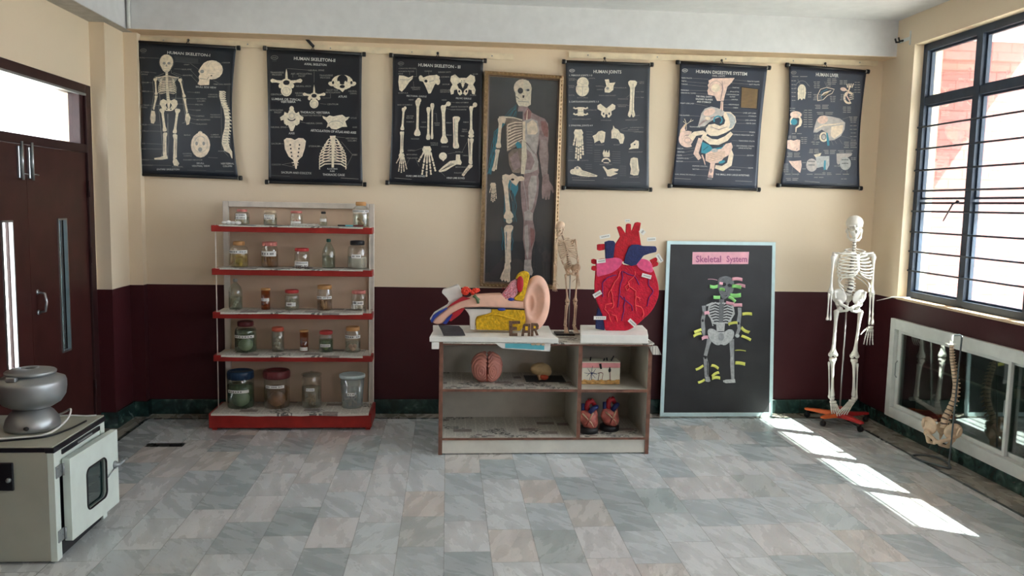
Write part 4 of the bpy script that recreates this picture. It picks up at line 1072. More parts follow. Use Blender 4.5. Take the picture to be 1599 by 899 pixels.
def draw4(fm):
    a = Art(fm, 870, 85, 4.087); BG = 'chart_slate'; C = 'ink_bone'
    logo(a, 95, 103, 26, 'ink_white')
    a.text('HUMAN JOINTS', 321, 110, 20, 'ink_white', 1, 1, width=178, bold=.015)
    a.ell(164, 182, 38, 38, C); a.ell(161, 222, 42, 46, C); a.stroke([(124, 205), (202, 207)], 2, 'ink_grey', 2); a.stroke([(162, 206), (162, 262)], 2, 'ink_grey', 2); a.stroke([(134, 176), (164, 192), (194, 178)], 1.5, 'ink_grey', 2)
    a.poly([(304, 160), (330, 158), (334, 182), (372, 178), (360, 200), (358, 226), (334, 244), (304, 242), (302, 220), (314, 200)], C); a.ell(322, 216, 10, 8, 'ink_grey', 2)
    a.bone((482, 166), (474, 400), 56, 26, 46, C); a.stroke([(484, 190), (478, 376)], 2.5, BG, 2); a.poly([(466, 402), (482, 402), (474, 376)], BG, 3)
    a.poly([(132, 336), (168, 336), (170, 392), (130, 392)], C)
    for y in (342, 380):
        for s in (-1, 1): a.stroke([(150+s*16, y), (150+s*34, y+4), (150+s*46, y-4)], [12, 8, 12], C)
    a.stroke([(132, 364), (170, 364)], 3, 'ink_grey', 2)
    for s in (-1, 1):
        m = lambda x: 314+s*(x-314)
        a.poly([(m(314), 344), (m(296), 330), (m(276), 314), (m(256), 326), (m(258), 348), (m(282), 362), (m(280), 384), (m(298), 404), (m(308), 398), (m(306), 384), (m(314), 380)], C); a.ell(m(296), 378, 5, 8, BG, 2)
    hand(a, 136, 478, 1.28, C, .55)
    a.poly([(226, 520), (250, 508), (262, 492), (286, 486), (308, 496), (306, 524), (300, 560), (282, 566), (270, 548), (252, 556), (238, 566), (236, 544)], C)
    a.poly([(346, 486), (356, 472), (358, 452), (368, 470), (390, 480), (402, 500), (424, 508), (430, 530), (420, 568), (402, 570), (392, 544), (372, 534), (346, 536)], C)
    for k in range(4): a.stroke([(262+k*9, 510), (266+k*9, 548)], 1.5, 'ink_grey', 2); a.stroke([(360+k*12, 500), (370+k*13, 540)], 1.5, 'ink_grey', 2)
    a.poly([(468, 572), (490, 556), (500, 546), (520, 552), (522, 576), (518, 600), (500, 600), (480, 602), (456, 606), (470, 590)], C); a.ell(494, 574, 6, 5, BG, 2)
    a.poly([(296, 654), (290, 630), (300, 606), (306, 626), (314, 610), (322, 630), (332, 608), (336, 636), (334, 654)], C); a.ring(312, 682, 24, 18, 9, C, 1, 170, 370)
    a.stroke([(296, 690), (330, 692)], 6, C)
    a.poly([(470, 664), (488, 656), (514, 662), (518, 700), (524, 740), (516, 770), (490, 772), (466, 764), (472, 730), (464, 700)], C)
    for k in range(4): a.stroke([(476+k*10, 668), (480+k*8, 716), (476+k*11, 762)], 2, 'ink_dim', 2)
    a.ell(104, 748, 22, 18, C); a.poly([(110, 722), (130, 712), (146, 720), (160, 738), (220, 758), (258, 772), (252, 780), (200, 780), (150, 776), (104, 764)], C)
    for k in range(3): a.stroke([(150, 746+k*9), (242, 768+k*4)], 1.6, BG, 2)
    a.ell(128, 724, 10, 8, 'ink_grey', 2)
    a.poly([(290, 716), (300, 714), (322, 736), (356, 726), (392, 732), (386, 744), (360, 748), (388, 760), (340, 778), (320, 776), (312, 752)], C)
    for t, x, y, w in (('1. FIBROUS JOINTS 1-3', 150, 133, 146), ('2. CARTILAGINOUS JOINTS 1-3', 170, 301, 190), ('3. SYNOVIAL JOINTS 4-9', 150, 453, 152)): a.text(t, x, y, 10, 'ink_white', 1, 0, width=w, bold=.01)
    for t, x, y, w in (('CORONAL', 94, 154, 40), ('SUTURE', 94, 163, 36), ('FRONTAL', 225, 152, 36), ('PARIETAL', 92, 200, 38), ('BONES', 92, 210, 30), ('SAGITTAL', 92, 260, 38), ('SUTURES', 162, 276, 70), ('MANDIBLE', 264, 202, 36), ('GOMPHOSIS', 272, 224, 40), ('TOOTH AND SOCKET', 320, 262, 110), ('MAXILLA', 404, 212, 80), ('TIBIO', 540, 175, 30), ('FIBULA', 540, 184, 30), ('TIBIA', 542, 238, 24), ('TIBIA', 542, 274, 24), ('SYNDESMOSIS', 420, 284, 66), ('INTEROSSEOUS', 416, 322, 64), ('MEMBRANE', 414, 332, 50), ('VERTEBRAL DISC', 222, 354, 60), ('INTERVERTEBRAL JOINT', 156, 412, 120), ('SYMPHYSIS PUBIS', 312, 420, 66), ('INFERIOR JOINT', 474, 418, 76), ('SHOULDER JOINT', 270, 576, 60), ('HIP JOINT', 380, 576, 40), ('SADDLE JOINT', 500, 622, 90), ('PIVOT JOINT', 312, 702, 80), ('HINGE JOINT', 492, 782, 60), ('FOOT JOINTS', 150, 786, 110), ('ELBOW JOINT', 340, 790, 84), ('CONDYLOID JOINTS', 134, 676, 130), ('LIGAMENTS', 508, 466, 84), ('ARTICULAR', 486, 480, 70), ('CARTILAGE', 520, 494, 60)): a.text(t, x, y, 7, 'ink_grey', 1, 0, width=w)
    for k in range(9): a.stroke([(186, 492+k*17), (226, 494+k*17)], 3, 'ink_dim')
    for k in range(6): a.stroke([(236, 612+k*14), (276, 612+k*14)], 3, 'ink_dim'); a.stroke([(352, 620+k*14), (404, 622+k*14)], 3, 'ink_dim'); a.stroke([(398, 712+k*12), (440, 713+k*12)], 3, 'ink_dim')
    for k in range(3): a.stroke([(180, 702+k*13), (222, 703+k*13)], 3, 'ink_dim'); a.stroke([(78, 590+k*14), (100, 590+k*14)], 3, 'ink_dim')
    a.stroke([(96, 800), (240, 804)], 2.6, 'ink_grey'); a.stroke([(404, 814), (530, 817)], 2, 'ink_dim')
    for q in ((112, 156, 130, 168), (206, 152, 192, 164), (112, 206, 122, 208), (282, 202, 304, 208), (362, 210, 372, 211), (524, 176, 508, 176), (526, 238, 500, 238), (526, 274, 498, 274), (440, 278, 464, 256), (448, 326, 468, 326), (526, 388, 494, 392), (190, 354, 172, 352), (450, 466, 404, 480), (540, 494, 404, 486)): a.lead(*q)
    return a


def draw5(fm):
    a = Art(fm, 1035, 85, 4.087); C = 'ink_cream'
    logo(a, 141, 102, 28, 'ink_white')
    a.text('HUMAN DIGESTIVE SYSTEM', 375, 116, 20, 'ink_white', 1, 3, width=326, bold=.015); a.text('ORAL CAVITY', 357, 137, 10, 'ink_white', 1, 2, width=84)
    a.poly([(292, 166), (318, 152), (458, 150), (440, 178), (412, 206), (404, 236), (396, 262), (388, 296), (346, 296), (330, 264), (290, 258), (284, 230), (292, 214), (286, 196), (294, 184)], 'ink_pink')
    a.ring(338, 208, 40, 38, 2.5, 'muscle_rose', 2, 100, 380); a.ell(338, 214, 28, 26, 'ink_cream', 2); a.stroke([(378, 170), (382, 220), (368, 292)], [3, 8, 5], 'muscle_rose', 2)
    a.text('THE ORAL CAVITY', 264, 269, 10, 'ink_white', 1, 3, width=104, bold=.02); a.text('SALIVARY GLANDS', 264, 286, 10, 'ink_white', 1, 3, width=108, bold=.02); a.text('AND STOMACH', 262, 303, 10, 'ink_white', 1, 3, width=90, bold=.02)
    a.stroke([(378, 300), (376, 340), (370, 376)], [16, 18, 30], 'ink_pink'); a.stroke([(376, 304), (372, 370)], 3, 'muscle_rose', 2)
    a.poly([(222, 462), (232, 430), (246, 376), (268, 346), (308, 332), (350, 342), (392, 362), (404, 380), (372, 396), (330, 412), (296, 432), (268, 458)], 'muscle_pale'); a.ell(296, 368, 40, 22, 'ink_pink', 2, -20); a.ell(286, 408, 18, 11, 'ink_cream', 3, 10); a.stroke([(232, 450), (262, 426), (330, 396)], [10, 12, 8], 'muscle_rose', 2)
    a.ring(352, 418, 26, 24, 9, 'ink_teal', 2, 150, 420)
    a.poly([(392, 366), (430, 366), (462, 396), (468, 430), (448, 470), (404, 498), (348, 520), (306, 520), (278, 504), (274, 474), (292, 448), (330, 442), (364, 456), (392, 444), (398, 420), (386, 396)], 'ink_cream', 3)
    a.poly([(404, 370), (440, 380), (462, 408), (462, 440), (440, 468), (420, 474), (430, 440), (420, 404)], 'card_light', 4); a.stroke([(304, 462), (356, 480), (412, 462)], [3, 6, 3], 'muscle_rose', 5)
    # salivary / pancreas loop at left
    a.ring(158, 540, 44, 40, 26, 'ink_pink', 2, 60, 300); a.ell(156, 548, 36, 32, 'ink_pink', 1); a.poly([(106, 520), (112, 482), (136, 448), (150, 440), (140, 470), (150, 500)], 'ink_pink', 2); a.stroke([(150, 444), (128, 470), (110, 500)], 3, 'flesh_yellow', 4); a.ring(158, 548, 20, 16, 2, 'muscle_rose', 4)
    a.stroke([(150, 482), (150, 440), (138, 410)], 3, 'ink_bone', 2); a.stroke([(150, 446), (172, 430), (194, 420)], 3, 'ink_bone', 2); a.stroke([(150, 444), (130, 426)], 3, 'ink_bone', 2); a.stroke([(172, 430), (182, 412)], 2.5, 'ink_bone', 2)
    a.stroke([(176, 536), (206, 506), (256, 498), (280, 512)], [46, 30, 26, 20], C, 2)
    # colon
    a.stroke([(250, 520), (306, 556), (352, 560), (404, 536), (440, 500)], [30, 38, 36, 34, 22], C, 3)
    a.stroke([(242, 536), (224, 590), (212, 632), (236, 668)], [30, 30, 34, 24], 'ink_pink', 2); a.stroke([(250, 640), (262, 672), (270, 704)], [10, 7, 5], 'ink_pink', 2)
    a.poly([(250, 556), (300, 580), (318, 600), (380, 590), (392, 570), (390, 610), (320, 640), (244, 628)], 'ink_teal', 4); a.stroke([(256, 612), (290, 586)], 3, 'ink_black', 5)
    a.poly([(272, 634), (312, 612), (372, 602), (402, 570), (436, 562), (446, 590), (424, 640), (388, 660), (366, 690), (310, 696), (272, 678)], 'ink_pink', 5)
    for k in range(5): a.stroke([(284, 640+k*11), (330, 626+k*12), (396, 620+k*9)], 2.2, 'ink_gold', 6)
    a.ell(330, 612, 22, 12, 'card_light', 6)
    a.stroke([(418, 590), (436, 640), (424, 700), (380, 728), (334, 716)], [26, 30, 34, 34, 22], C, 4); a.ell(376, 686, 22, 9, 'ink_teal', 6, -15)
    a.stroke([(318, 690), (312, 730), (302, 784)], [30, 28, 34], 'ink_pink', 6); a.ell(306, 742, 9, 14, 'muscle_rose', 7); a.ell(300, 778, 14, 9, 'muscle_rose', 7)
    a.poly([(498, 204), (616, 220), (604, 352), (492, 338)], 'ink_black', 1)
    for k in range(15): a.stroke([(504-k*.4, 214+k*8.6), (606-k*.6, 226+k*8.2)], 4, 'ink_gold', 2)
    a.text('THE SMALL AND LARGE INTESTINES', 444, 768, 10, 'ink_white', 1, 2, width=216, bold=.01)
    for t, x, y, w in (('HARD PALATE', 152, 150, 66), ('TEETH', 134, 170, 32), ('TONGUE', 138, 190, 40), ('MANDIBLE', 140, 228, 50), ('SUBLINGUAL GLAND', 162, 246, 96), ('RIGHT LOBE LIVER', 156, 312, 88), ('GALL BLADDER', 138, 388, 66), ('TRANSVERSE', 204, 462, 70), ('CAECUM', 110, 600, 40), ('VERMIFORM', 114, 622, 46), ('COLON', 104, 643, 34), ('ASCENDING COLON', 126, 662, 76), ('RECTUM', 106, 682, 42), ('SIGMOID COLON', 234, 712, 92), ('RECTUM', 210, 732, 40), ('ANAL SPHINCTER MUSCLE', 142, 766, 132), ('PAROTID GLAND', 578, 172, 76), ('SOFT PALATE', 584, 192, 66), ('PHARYNX', 466, 212, 42), ('EPIGLOTTIS', 458, 238, 56), ('SUBMANDIBULAR', 446, 256, 80), ('GLAND', 444, 270, 36), ('LARYNX', 458, 288, 42), ('OESOPHAGUS', 452, 320, 66), ('CARDIA', 464, 340, 32), ('LIVER LEFT LOBE', 554, 374, 82), ('STOMACH', 572, 394, 48), ('LESSER CURVATURE', 560, 420, 68), ('GREATER CURVE', 562, 440, 60), ('SPLEEN', 570, 496, 36), ('SUPERIOR MESENTERIC ART.', 516, 514, 132), ('TRANSVERSE COLON', 534, 552, 102), ('DESCENDING COLON', 526, 584, 112), ('LARGE INTESTINE', 524, 598, 84), ('JEJUNUM', 558, 644, 42), ('ILEUM', 560, 724, 30), ('SIGMOID COLON', 458, 736, 76), ('ANUS', 298, 794, 30)): a.text(t, x, y, 7.5, 'ink_white', 1, 2, width=w)
    for q in ((186, 152, 290, 158), (152, 174, 280, 184), (160, 194, 280, 206), (166, 229, 284, 232), (210, 249, 290, 254), (202, 314, 286, 330), (172, 390, 236, 394), (240, 466, 284, 462), (132, 603, 206, 596), (140, 624, 200, 612), (124, 645, 196, 636), (166, 663, 204, 650), (128, 684, 236, 684), (276, 714, 290, 716), (232, 734, 290, 736), (210, 770, 282, 774), (540, 170, 456, 162), (550, 190, 430, 182), (444, 212, 412, 214), (428, 240, 398, 240), (436, 290, 390, 290), (418, 321, 388, 320), (446, 341, 386, 338), (510, 372, 420, 368), (548, 394, 450, 392), (526, 420, 460, 416), (532, 441, 466, 440), (552, 494, 440, 490), (482, 552, 438, 548), (464, 582, 440, 580), (536, 645, 440, 642), (544, 724, 430, 716)): a.lead(*q)
    a.stroke([(74, 790), (178, 796)], 3, 'ink_grey'); a.stroke([(462, 806), (570, 811)], 2.4, 'ink_grey')
    return a


def draw6(fm):
    a = Art(fm, 1200, 85, 4.087); C = 'ink_cream'
    logo(a, 161, 116, 26, 'ink_grey')
    a.text('HUMAN LIVER', 375, 131, 21, 'ink_white', 1, 3, width=144, bold=.02)
    a.ell(213, 226, 26, 36, 'ink_bone'); a.poly([(186, 240), (240, 240), (232, 286), (222, 280), (212, 292), (202, 280), (188, 292)], 'ink_bone'); a.ring(214, 216, 42, 48, 2, 'ink_grey', 1, 200, 340)
    for k in range(3): a.stroke([(200+k*12, 200), (200+k*12, 272)], 1.6, 'ink_dim', 2)
    a.stroke([(314, 296), (312, 262), (332, 222), (370, 210), (420, 222), (406, 248), (376, 262), (350, 288), (314, 296)], 4, 'ink_cream'); a.stroke([(330, 270), (356, 246), (400, 230)], [3, 9, 4], 'ink_bone'); a.stroke([(340, 284), (336, 240), (376, 222)], 2.5, 'ink_teal'); a.stroke([(352, 262), (384, 240)], 3, 'flesh_yellow', 2)
    for k in range(6): a.lead(372+k*4, 208, 356+k*10, 172)
    a.ell(478, 222, 20, 12, 'ink_pink', 1, 10); a.stroke([(490, 226), (512, 232), (520, 200)], [8, 8, 10], 'ink_cream'); a.ring(512, 276, 28, 34, 13, 'ink_cream', 1, 60, 320); a.stroke([(512, 232), (498, 262), (520, 300)], [8, 9, 6], 'ink_pink', 2)
    for k in range(4): a.stroke([(506+k*9, 212), (500+k*14, 186)], 6, 'ink_bone'); a.stroke([(516, 252+k*12), (544, 246+k*12)], 4, 'ink_bone')
    a.ell(174, 384, 38, 22, 'ink_pink'); a.ring(174, 428, 34, 36, 12, 'ink_cream', 1, 150, 400); a.ell(162, 430, 22, 20, 'ink_teal', 2); a.stroke([(204, 412), (200, 452), (176, 468), (174, 496)], [14, 16, 10, 6], 'ink_cream', 2)
    for k in range(4): a.ell(158+k*12, 378+(k % 2)*6, 6, 5, 'card_light', 3)
    a.poly([(286, 498), (294, 460), (308, 414), (328, 394), (362, 390), (400, 396), (454, 408), (490, 434), (484, 480), (462, 520), (420, 546), (382, 550), (372, 500), (340, 480), (310, 498)], 'muscle_pale'); a.ell(346, 416, 34, 26, 'ink_pink', 2, -15); a.stroke([(302, 476), (350, 452), (420, 446), (482, 436)], [6, 10, 8, 4], 'ink_cream', 2); a.poly([(400, 460), (478, 448), (470, 500), (420, 538), (396, 520)], 'ink_cream', 3)
    a.ring(352, 526, 22, 26, 12, 'ink_bone', 3); a.ell(352, 526, 12, 16, 'muscle_pale', 4); a.stroke([(372, 500), (378, 540), (382, 582)], [9, 16, 13], 'ink_teal', 4)
    a.poly([(118, 548), (140, 544), (160, 550), (184, 542), (202, 546), (200, 608), (180, 618), (150, 612), (118, 600)], 'ink_pink'); a.ell(138, 600, 7, 8, 'muscle_rose', 2); a.ell(178, 602, 7, 8, 'muscle_rose', 2)
    a.poly([(128, 678), (160, 680), (208, 676), (212, 710), (202, 756), (176, 734), (150, 712)], 'ink_pink'); a.stroke([(136, 684), (196, 738)], 3, 'ink_cream', 2)
    a.ell(276, 706, 36, 42, 'muscle_pale'); a.poly([(300, 650), (388, 648), (388, 706), (372, 738), (344, 716), (310, 724)], 'card_light'); a.poly([(288, 640), (338, 628), (330, 646), (300, 656)], 'ink_bone', 2); a.stroke([(360, 676), (358, 736)], [12, 14], 'ink_teal', 2)
    for k in range(14): a.ell(256+(k*17) % 42, 682+(k*23) % 46, 4, 4, 'ink_dim', 2)
    a.poly([(434, 632), (534, 630), (530, 644), (486, 668), (444, 704), (436, 690)], 'muscle_pale'); a.ell(490, 696, 36, 42, 'card_light', 2)
    for k in range(14): a.ell(470+(k*17) % 42, 672+(k*23) % 46, 4, 4, 'ink_dim', 3)
    rr = random.Random(3)
    for (x, y, n, w, dy) in ((200, 141, 1, 124, 9), (160, 168, 6, 34, 25), (262, 243, 3, 26, 14), (308, 176, 4, 40, 12), (314, 256, 4, 60, 11), (404, 156, 4, 66, 11), (410, 268, 4, 40, 11), (340, 324, 3, 92, 10), (478, 168, 3, 50, 10), (566, 178, 5, 40, 16), (474, 256, 4, 36, 11), (500, 336, 4, 60, 11), (252, 356, 8, 60, 15), (150, 344, 2, 40, 14), (180, 505, 1, 84, 9), (150, 522, 2, 56, 10), (226, 530, 4, 42, 12), (360, 370, 2, 110, 10), (306, 515, 3, 40, 12), (300, 560, 2, 50, 12), (540, 400, 3, 54, 10), (540, 432, 8, 44, 23), (520, 560, 4, 80, 11), (160, 630, 3, 100, 11), (290, 606, 3, 80, 10), (390, 612, 3, 90, 10), (490, 614, 2, 100, 10), (540, 660, 2, 30, 10), (110, 700, 5, 38, 12), (226, 690, 2, 24, 40), (150, 764, 1, 90, 10), (290, 764, 1, 110, 10), (370, 756, 2, 70, 10), (470, 764, 1, 110, 10), (438, 712, 1, 50, 9), (150, 791, 2, 80, 10), (320, 784, 1, 70, 10), (480, 794, 1, 50, 10)):
        for k in range(n):
            ww = w*(.7+.3*rr.random()); a.stroke([(x-ww/2, y+k*dy), (x-ww*.1, y+k*dy)], 4.2, 'ink_grey'); a.stroke([(x+ww*.02, y+k*dy), (x+ww/2, y+k*dy)], 4.2, 'ink_grey')
    for q in ((186, 160, 202, 190), (250, 190, 262, 206), (166, 208, 186, 220), (470, 414, 520, 396), (450, 540, 470, 572), (420, 546, 436, 572), (400, 550, 412, 580), (462, 520, 540, 540), (300, 540, 330, 532), (206, 400, 228, 360), (354, 740, 352, 764), (500, 738, 502, 762), (470, 736, 458, 754), (188, 750, 186, 776), (152, 720, 148, 770), (268, 560, 318, 540)): a.lead(*q)
    a.stroke([(230, 808), (326, 816)], 3, 'ink_grey'); a.stroke([(438, 828), (552, 832)], 2.2, 'ink_dim')
    return a


chart('black wall chart headed HUMAN SKELETON-I, leftmost chart on the back wall', ((209, 65), (375, 75), (211, 272), (378, 278)), 'chart_navy', True, draw1, .038, hang_x=293)
chart('black wall chart headed HUMAN SKELETON-II showing vertebrae, sacrum and thoracic cage', ((411, 75), (571, 85), (414, 284), (572, 288)), 'chart_black', True, draw2, .006, hang_x=488)
chart('black wall chart headed HUMAN SKELETON - III showing girdles and limb bones', ((608, 86), (760, 95), (602, 285), (758, 292)), 'chart_black', True, draw3, .01, hang_x=683)
chart('dark grey wall chart headed HUMAN JOINTS, right of the framed figure', ((878, 96), (1020, 101), (877, 293), (1018, 296)), 'chart_slate', True, draw4, .008, hang_x=944)
chart('dark blue wall chart headed HUMAN DIGESTIVE SYSTEM with intestines in colour', ((1056, 97), (1203, 106), (1043, 290), (1187, 296)), 'chart_blue', True, draw5, .016, hang_x=1127)
chart('dark blue wall chart headed HUMAN LIVER, nearest the window', ((1227, 101), (1357, 112), (1213, 289), (1346, 294)), 'chart_blue', True, draw6, .03, hang_x=1289)
p = PY(488, 74, -.03)
b = MB('black_plastic'); q = PY(476, 58, -.03); b.tube([(p[0]+.01, -.034, p[2]+.005), (q[0], -.036, q[2])], .012, 8); tag(b.build('loose_peg'), 'short black peg leaning up from the batten above the second chart', 'peg')

# ------------------------------------------------------------------ framed anatomy figure
Yf = -.075
fc = [PY(757, 110, Yf), PY(880, 118, Yf), PY(869, 452, Yf), PY(749, 447, Yf)]
th = thing('framed_picture', 'tall gold framed anatomy figure, half skeleton and half muscles, on dark ground behind glass', 'picture', tuple((fc[2]+fc[3])/2))


def fr_pt(u, v, y):
    p = (fc[0]*(1-u)+fc[1]*u)*(1-v)+(fc[3]*(1-u)+fc[2]*u)*v; return (p[0], y, p[2])


def frame_ring(name, m_, u0, u1, y0, y1, nest):
    wu, wv = .65, 1.78
    b = MB(m_); U0, V0, U1, V1 = u0/wu, u0/wv, u1/wu, u1/wv
    o = [fr_pt(U0, V0, y1), fr_pt(1-U0, V0, y1), fr_pt(1-U0, 1-V0, y1), fr_pt(U0, 1-V0, y1)]
    i = [fr_pt(U1, V1, y0), fr_pt(1-U1, V1, y0), fr_pt(1-U1, 1-V1, y0), fr_pt(U1, 1-V1, y0)]
    ob = [(x, -.03, z) for x, y, z in o]; ib = [(x, -.04, z) for x, y, z in i]
    for k in range(4):
        n = (k+1) % 4; b.add([o[k], o[n], i[n], i[k], ob[k], ob[n], ib[n], ib[k]], [(3, 2, 1, 0), (0, 1, 5, 4), (2, 3, 7, 6)])
    return b.build(name, nest)


frame_ring('frame', 'gold_frame', 0, .030, -.088, -.070, th); frame_ring('frame_slip', 'gold_dark', .030, .042, -.072, -.080, th)
b = MB('gold_frame')
for k in range(56):
    v = (k+.5)/56
    for u in (.012/.65, 1-.012/.65):
        q = fr_pt(u, v, -.078); b.ball(q, (.008, .006, .011), 6, 4)
for k in range(20):
    u = (k+.5)/20
    for v in (.012/1.78, 1-.012/1.78): q = fr_pt(u, v, -.078); b.ball(q, (.011, .006, .008), 6, 4)
b.build('frame_beading', th)
b = MB('picture_grey'); q = [fr_pt(u, v, -.052) for u, v in ((.05, .02), (.95, .02), (.95, .98), (.05, .98))]; b.add(q, [(3, 2, 1, 0)]); b.build('backing', th)


def figure_art():
    fm = lambda px, py, l: (lambda p: (p[0], -.0535-.0006*l, p[2]))(PY(px, py, -.054))
    a = Art(fm, 745, 100, 4.729); P, B, T, M, R = a.poly, a.bone, 'ink_teal', 'muscle_rose', 'muscle_red'
    # vessels on the bony side
    rr = random.Random(5)
    for k in range(9):
        x = 150+rr.random()*30; pts = []
        for j in range(9): pts.append((x-j*9+rr.uniform(-9, 9)+(30 if j < 2 else 0), 395+j*52+rr.uniform(-6, 6)))
        a.stroke(pts, 3.2, T, 1)
    for k in range(8): a.stroke([(200+k*12, 388+rr.uniform(-6, 6)), (236+k*8, 352+rr.uniform(-14, 14)), (290, 300+k*8)], 2.2, T, 1)
    # muscle side torso, arm and leg
    P([(338, 330), (372, 322), (392, 352), (450, 382), (500, 404), (524, 440), (528, 500), (512, 470), (470, 440), (460, 560), (440, 660), (452, 720), (458, 800), (440, 860), (346, 860), (336, 600)], M, 1)
    P([(376, 322), (402, 352), (392, 410), (370, 404), (352, 412), (346, 372)], R, 2); a.stroke([(372, 340), (366, 412)], [4, 10], 'ink_cream', 3)
    P([(344, 420), (400, 402), (446, 420), (460, 500), (452, 560), (436, 668), (400, 620), (356, 566), (340, 500)], 'muscle_pale', 2); P([(366, 440), (410, 412), (440, 440), (450, 500), (430, 520), (372, 520)], 'ink_cream', 3)
    P([(462, 408), (500, 410), (524, 446), (530, 520), (522, 600), (528, 680), (524, 760), (518, 860), (486, 862), (470, 760), (456, 660), (462, 560), (458, 480)], M, 3); P([(470, 420), (506, 424), (526, 470), (522, 540), (496, 530), (476, 480)], R, 4)
    for k in range(5): a.stroke([(474+k*9, 560), (470+k*11, 700), (486+k*7, 850)], 2.5, 'muscle_pale', 4)
    P([(352, 570), (400, 622), (430, 672), (452, 720), (446, 780), (400, 800), (346, 810), (340, 700)], 'muscle_pale', 3); P([(360, 620), (400, 660), (424, 720), (400, 780), (356, 780)], 'muscle_rose', 4)
    # sternum, linea alba
    a.stroke([(346, 424), (346, 560)], [22, 18], 'ink_cream', 5); a.stroke([(346, 560), (348, 690), (336, 812)], [30, 40, 26], 'ink_bone', 5); a.stroke([(352, 572), (378, 600), (418, 660)], 3, 'ink_dim', 5)
    # bony side torso
    P([(202, 388), (236, 384), (300, 400), (338, 420), (338, 560), (330, 620), (300, 600), (222, 650), (214, 560), (214, 450)], 'torso_grey', 2)
    for k in range(8): a.stroke([(332, 432+k*18), (280, 430+k*22), (228, 448+k*24), (222, 468+k*24), (250, 476+k*21)], [5, 9, 11, 9, 5], 'ink_cream', 3)
    a.stroke([(334, 414), (270, 396), (180, 390)], [9, 8, 12], 'ink_bone', 4); P([(160, 388), (196, 384), (214, 404), (204, 440), (176, 430)], 'ink_cream', 4)
    P([(230, 662), (260, 628), (330, 620), (334, 760), (316, 806), (262, 800), (236, 740)], 'torso_grey', 2); P([(240, 690), (300, 640), (322, 760), (268, 790)], 'muscle_rose', 3); P([(282, 590), (300, 570), (326, 590), (330, 618), (296, 622)], T, 4)
    # skull: bone left, flesh right
    a.ell(336, 175, 66, 64, 'ink_cream', 2); P([(280, 200), (290, 280), (308, 310), (372, 314), (396, 290), (400, 190)], 'ink_bone', 2); a.ell(320, 197, 20, 22, 'ink_black', 3); a.ell(374, 192, 16, 10, 'ink_grey', 3); a.ell(376, 193, 7, 7, 'ink_black', 4)
    P([(342, 112), (380, 124), (404, 176), (400, 204), (396, 300), (370, 316), (342, 312)], 'ink_bone', 2.5); P([(334, 230), (350, 232), (346, 250), (336, 250)], 'ink_black', 4); a.stroke([(304, 276), (384, 280)], 4, 'ink_grey', 4); a.stroke([(286, 240), (310, 256)], 5, 'ink_dim', 3)
    P([(306, 312), (374, 314), (378, 350), (300, 350)], M, 1)
    # arm bones (viewer left)
    B((176, 396), (156, 620), 44, 22, 40, 'ink_cream', 3); B((150, 630), (118, 790), 30, 14, 24, 'ink_cream', 3); B((160, 630), (138, 780), 16, 9, 14, 'ink_bone', 3)
    # pelvis
    P([(186, 822), (210, 812), (240, 820), (262, 806), (300, 830), (330, 826), (350, 840), (346, 862), (310, 864), (290, 900), (262, 880), (240, 850), (232, 884), (200, 892), (188, 860)], 'ink_cream', 5); a.ell(262, 852, 13, 8, 'ink_black', 6)
    # below: coordinates of the lower half
    b2 = Art(fm, 745, 270, 4.731); b2.mb = a.mb; b2.n = a.n+20; P, B = b2.poly, b2.bone
    hand(b2, 118, 72, .92, 'ink_cream', .62)
    B((206, 40), (234, 340), 46, 30, 72, 'ink_cream', 4); b2.ell(202, 36, 18, 16, 'ink_bone', 5); b2.ell(236, 352, 24, 22, 'ink_bone', 5); B((236, 384), (232, 664), 62, 28, 38, 'ink_cream', 4); B((206, 400), (214, 664), 16, 9, 14, 'ink_bone', 4)
    P([(204, 664), (242, 662), (248, 700), (242, 740), (244, 800), (226, 808), (216, 790), (206, 804), (196, 786), (184, 800), (176, 784), (168, 782), (182, 744), (200, 704)], 'ink_cream', 5)
    for k in range(4): b2.stroke([(206+k*9, 712), (190+k*13, 786)], 2, 'ink_dim', 6)
    P([(226, 60), (262, 30), (300, 66), (304, 120), (280, 180), (256, 130), (236, 120)], T, 3)
    for k in range(7):
        x = 200+k*15; b2.stroke([(x+rr.uniform(-6, 6), 70+j*58) if j % 2 else (x+rr.uniform(-12, 12), 70+j*58) for j in range(6)], 3.4, T, 3)
    for k in range(6):
        x = 184+k*15; b2.stroke([(x+rr.uniform(-8, 8), 400+j*34) for j in range(6)], 3.4, T, 3)
    b2.stroke([(252, 64), (240, 140), (262, 210)], [6, 5, 3], 'ink_grey', 5)
    P([(322, 60), (360, 10), (400, 0), (446, 0), (458, 60), (450, 160), (434, 240), (414, 300), (412, 350), (344, 352), (330, 250), (322, 150)], M, 2)
    P([(376, 100), (400, 20), (440, 20), (440, 130), (410, 260), (384, 290)], 'muscle_pale', 3); b2.stroke([(340, 60), (366, 200), (372, 300)], 4, 'muscle_pale', 4); P([(346, 290), (380, 270), (412, 300), (410, 352), (350, 350)], 'muscle_pale', 4)
    P([(344, 352), (412, 350), (430, 440), (424, 500), (404, 580), (402, 650), (354, 652), (352, 580), (338, 490)], M, 2); P([(352, 390), (374, 380), (384, 520), (376, 640), (360, 600), (348, 480)], 'muscle_pale', 3); P([(392, 400), (424, 420), (424, 490), (396, 560)], R, 3)
    P([(350, 640), (398, 640), (402, 690), (414, 730), (404, 756), (356, 750), (346, 710)], 'muscle_pale', 3)
    P([(484, 10), (528, 8), (534, 60), (560, 100), (570, 140), (560, 150), (544, 120), (540, 160), (534, 196), (524, 196), (520, 170), (514, 198), (502, 198), (498, 170), (490, 192), (480, 188), (476, 130), (480, 80)], M, 3)
    for k in range(3): b2.stroke([(496+k*13, 150), (494+k*14, 190)], 2, 'ink_dim', 4)
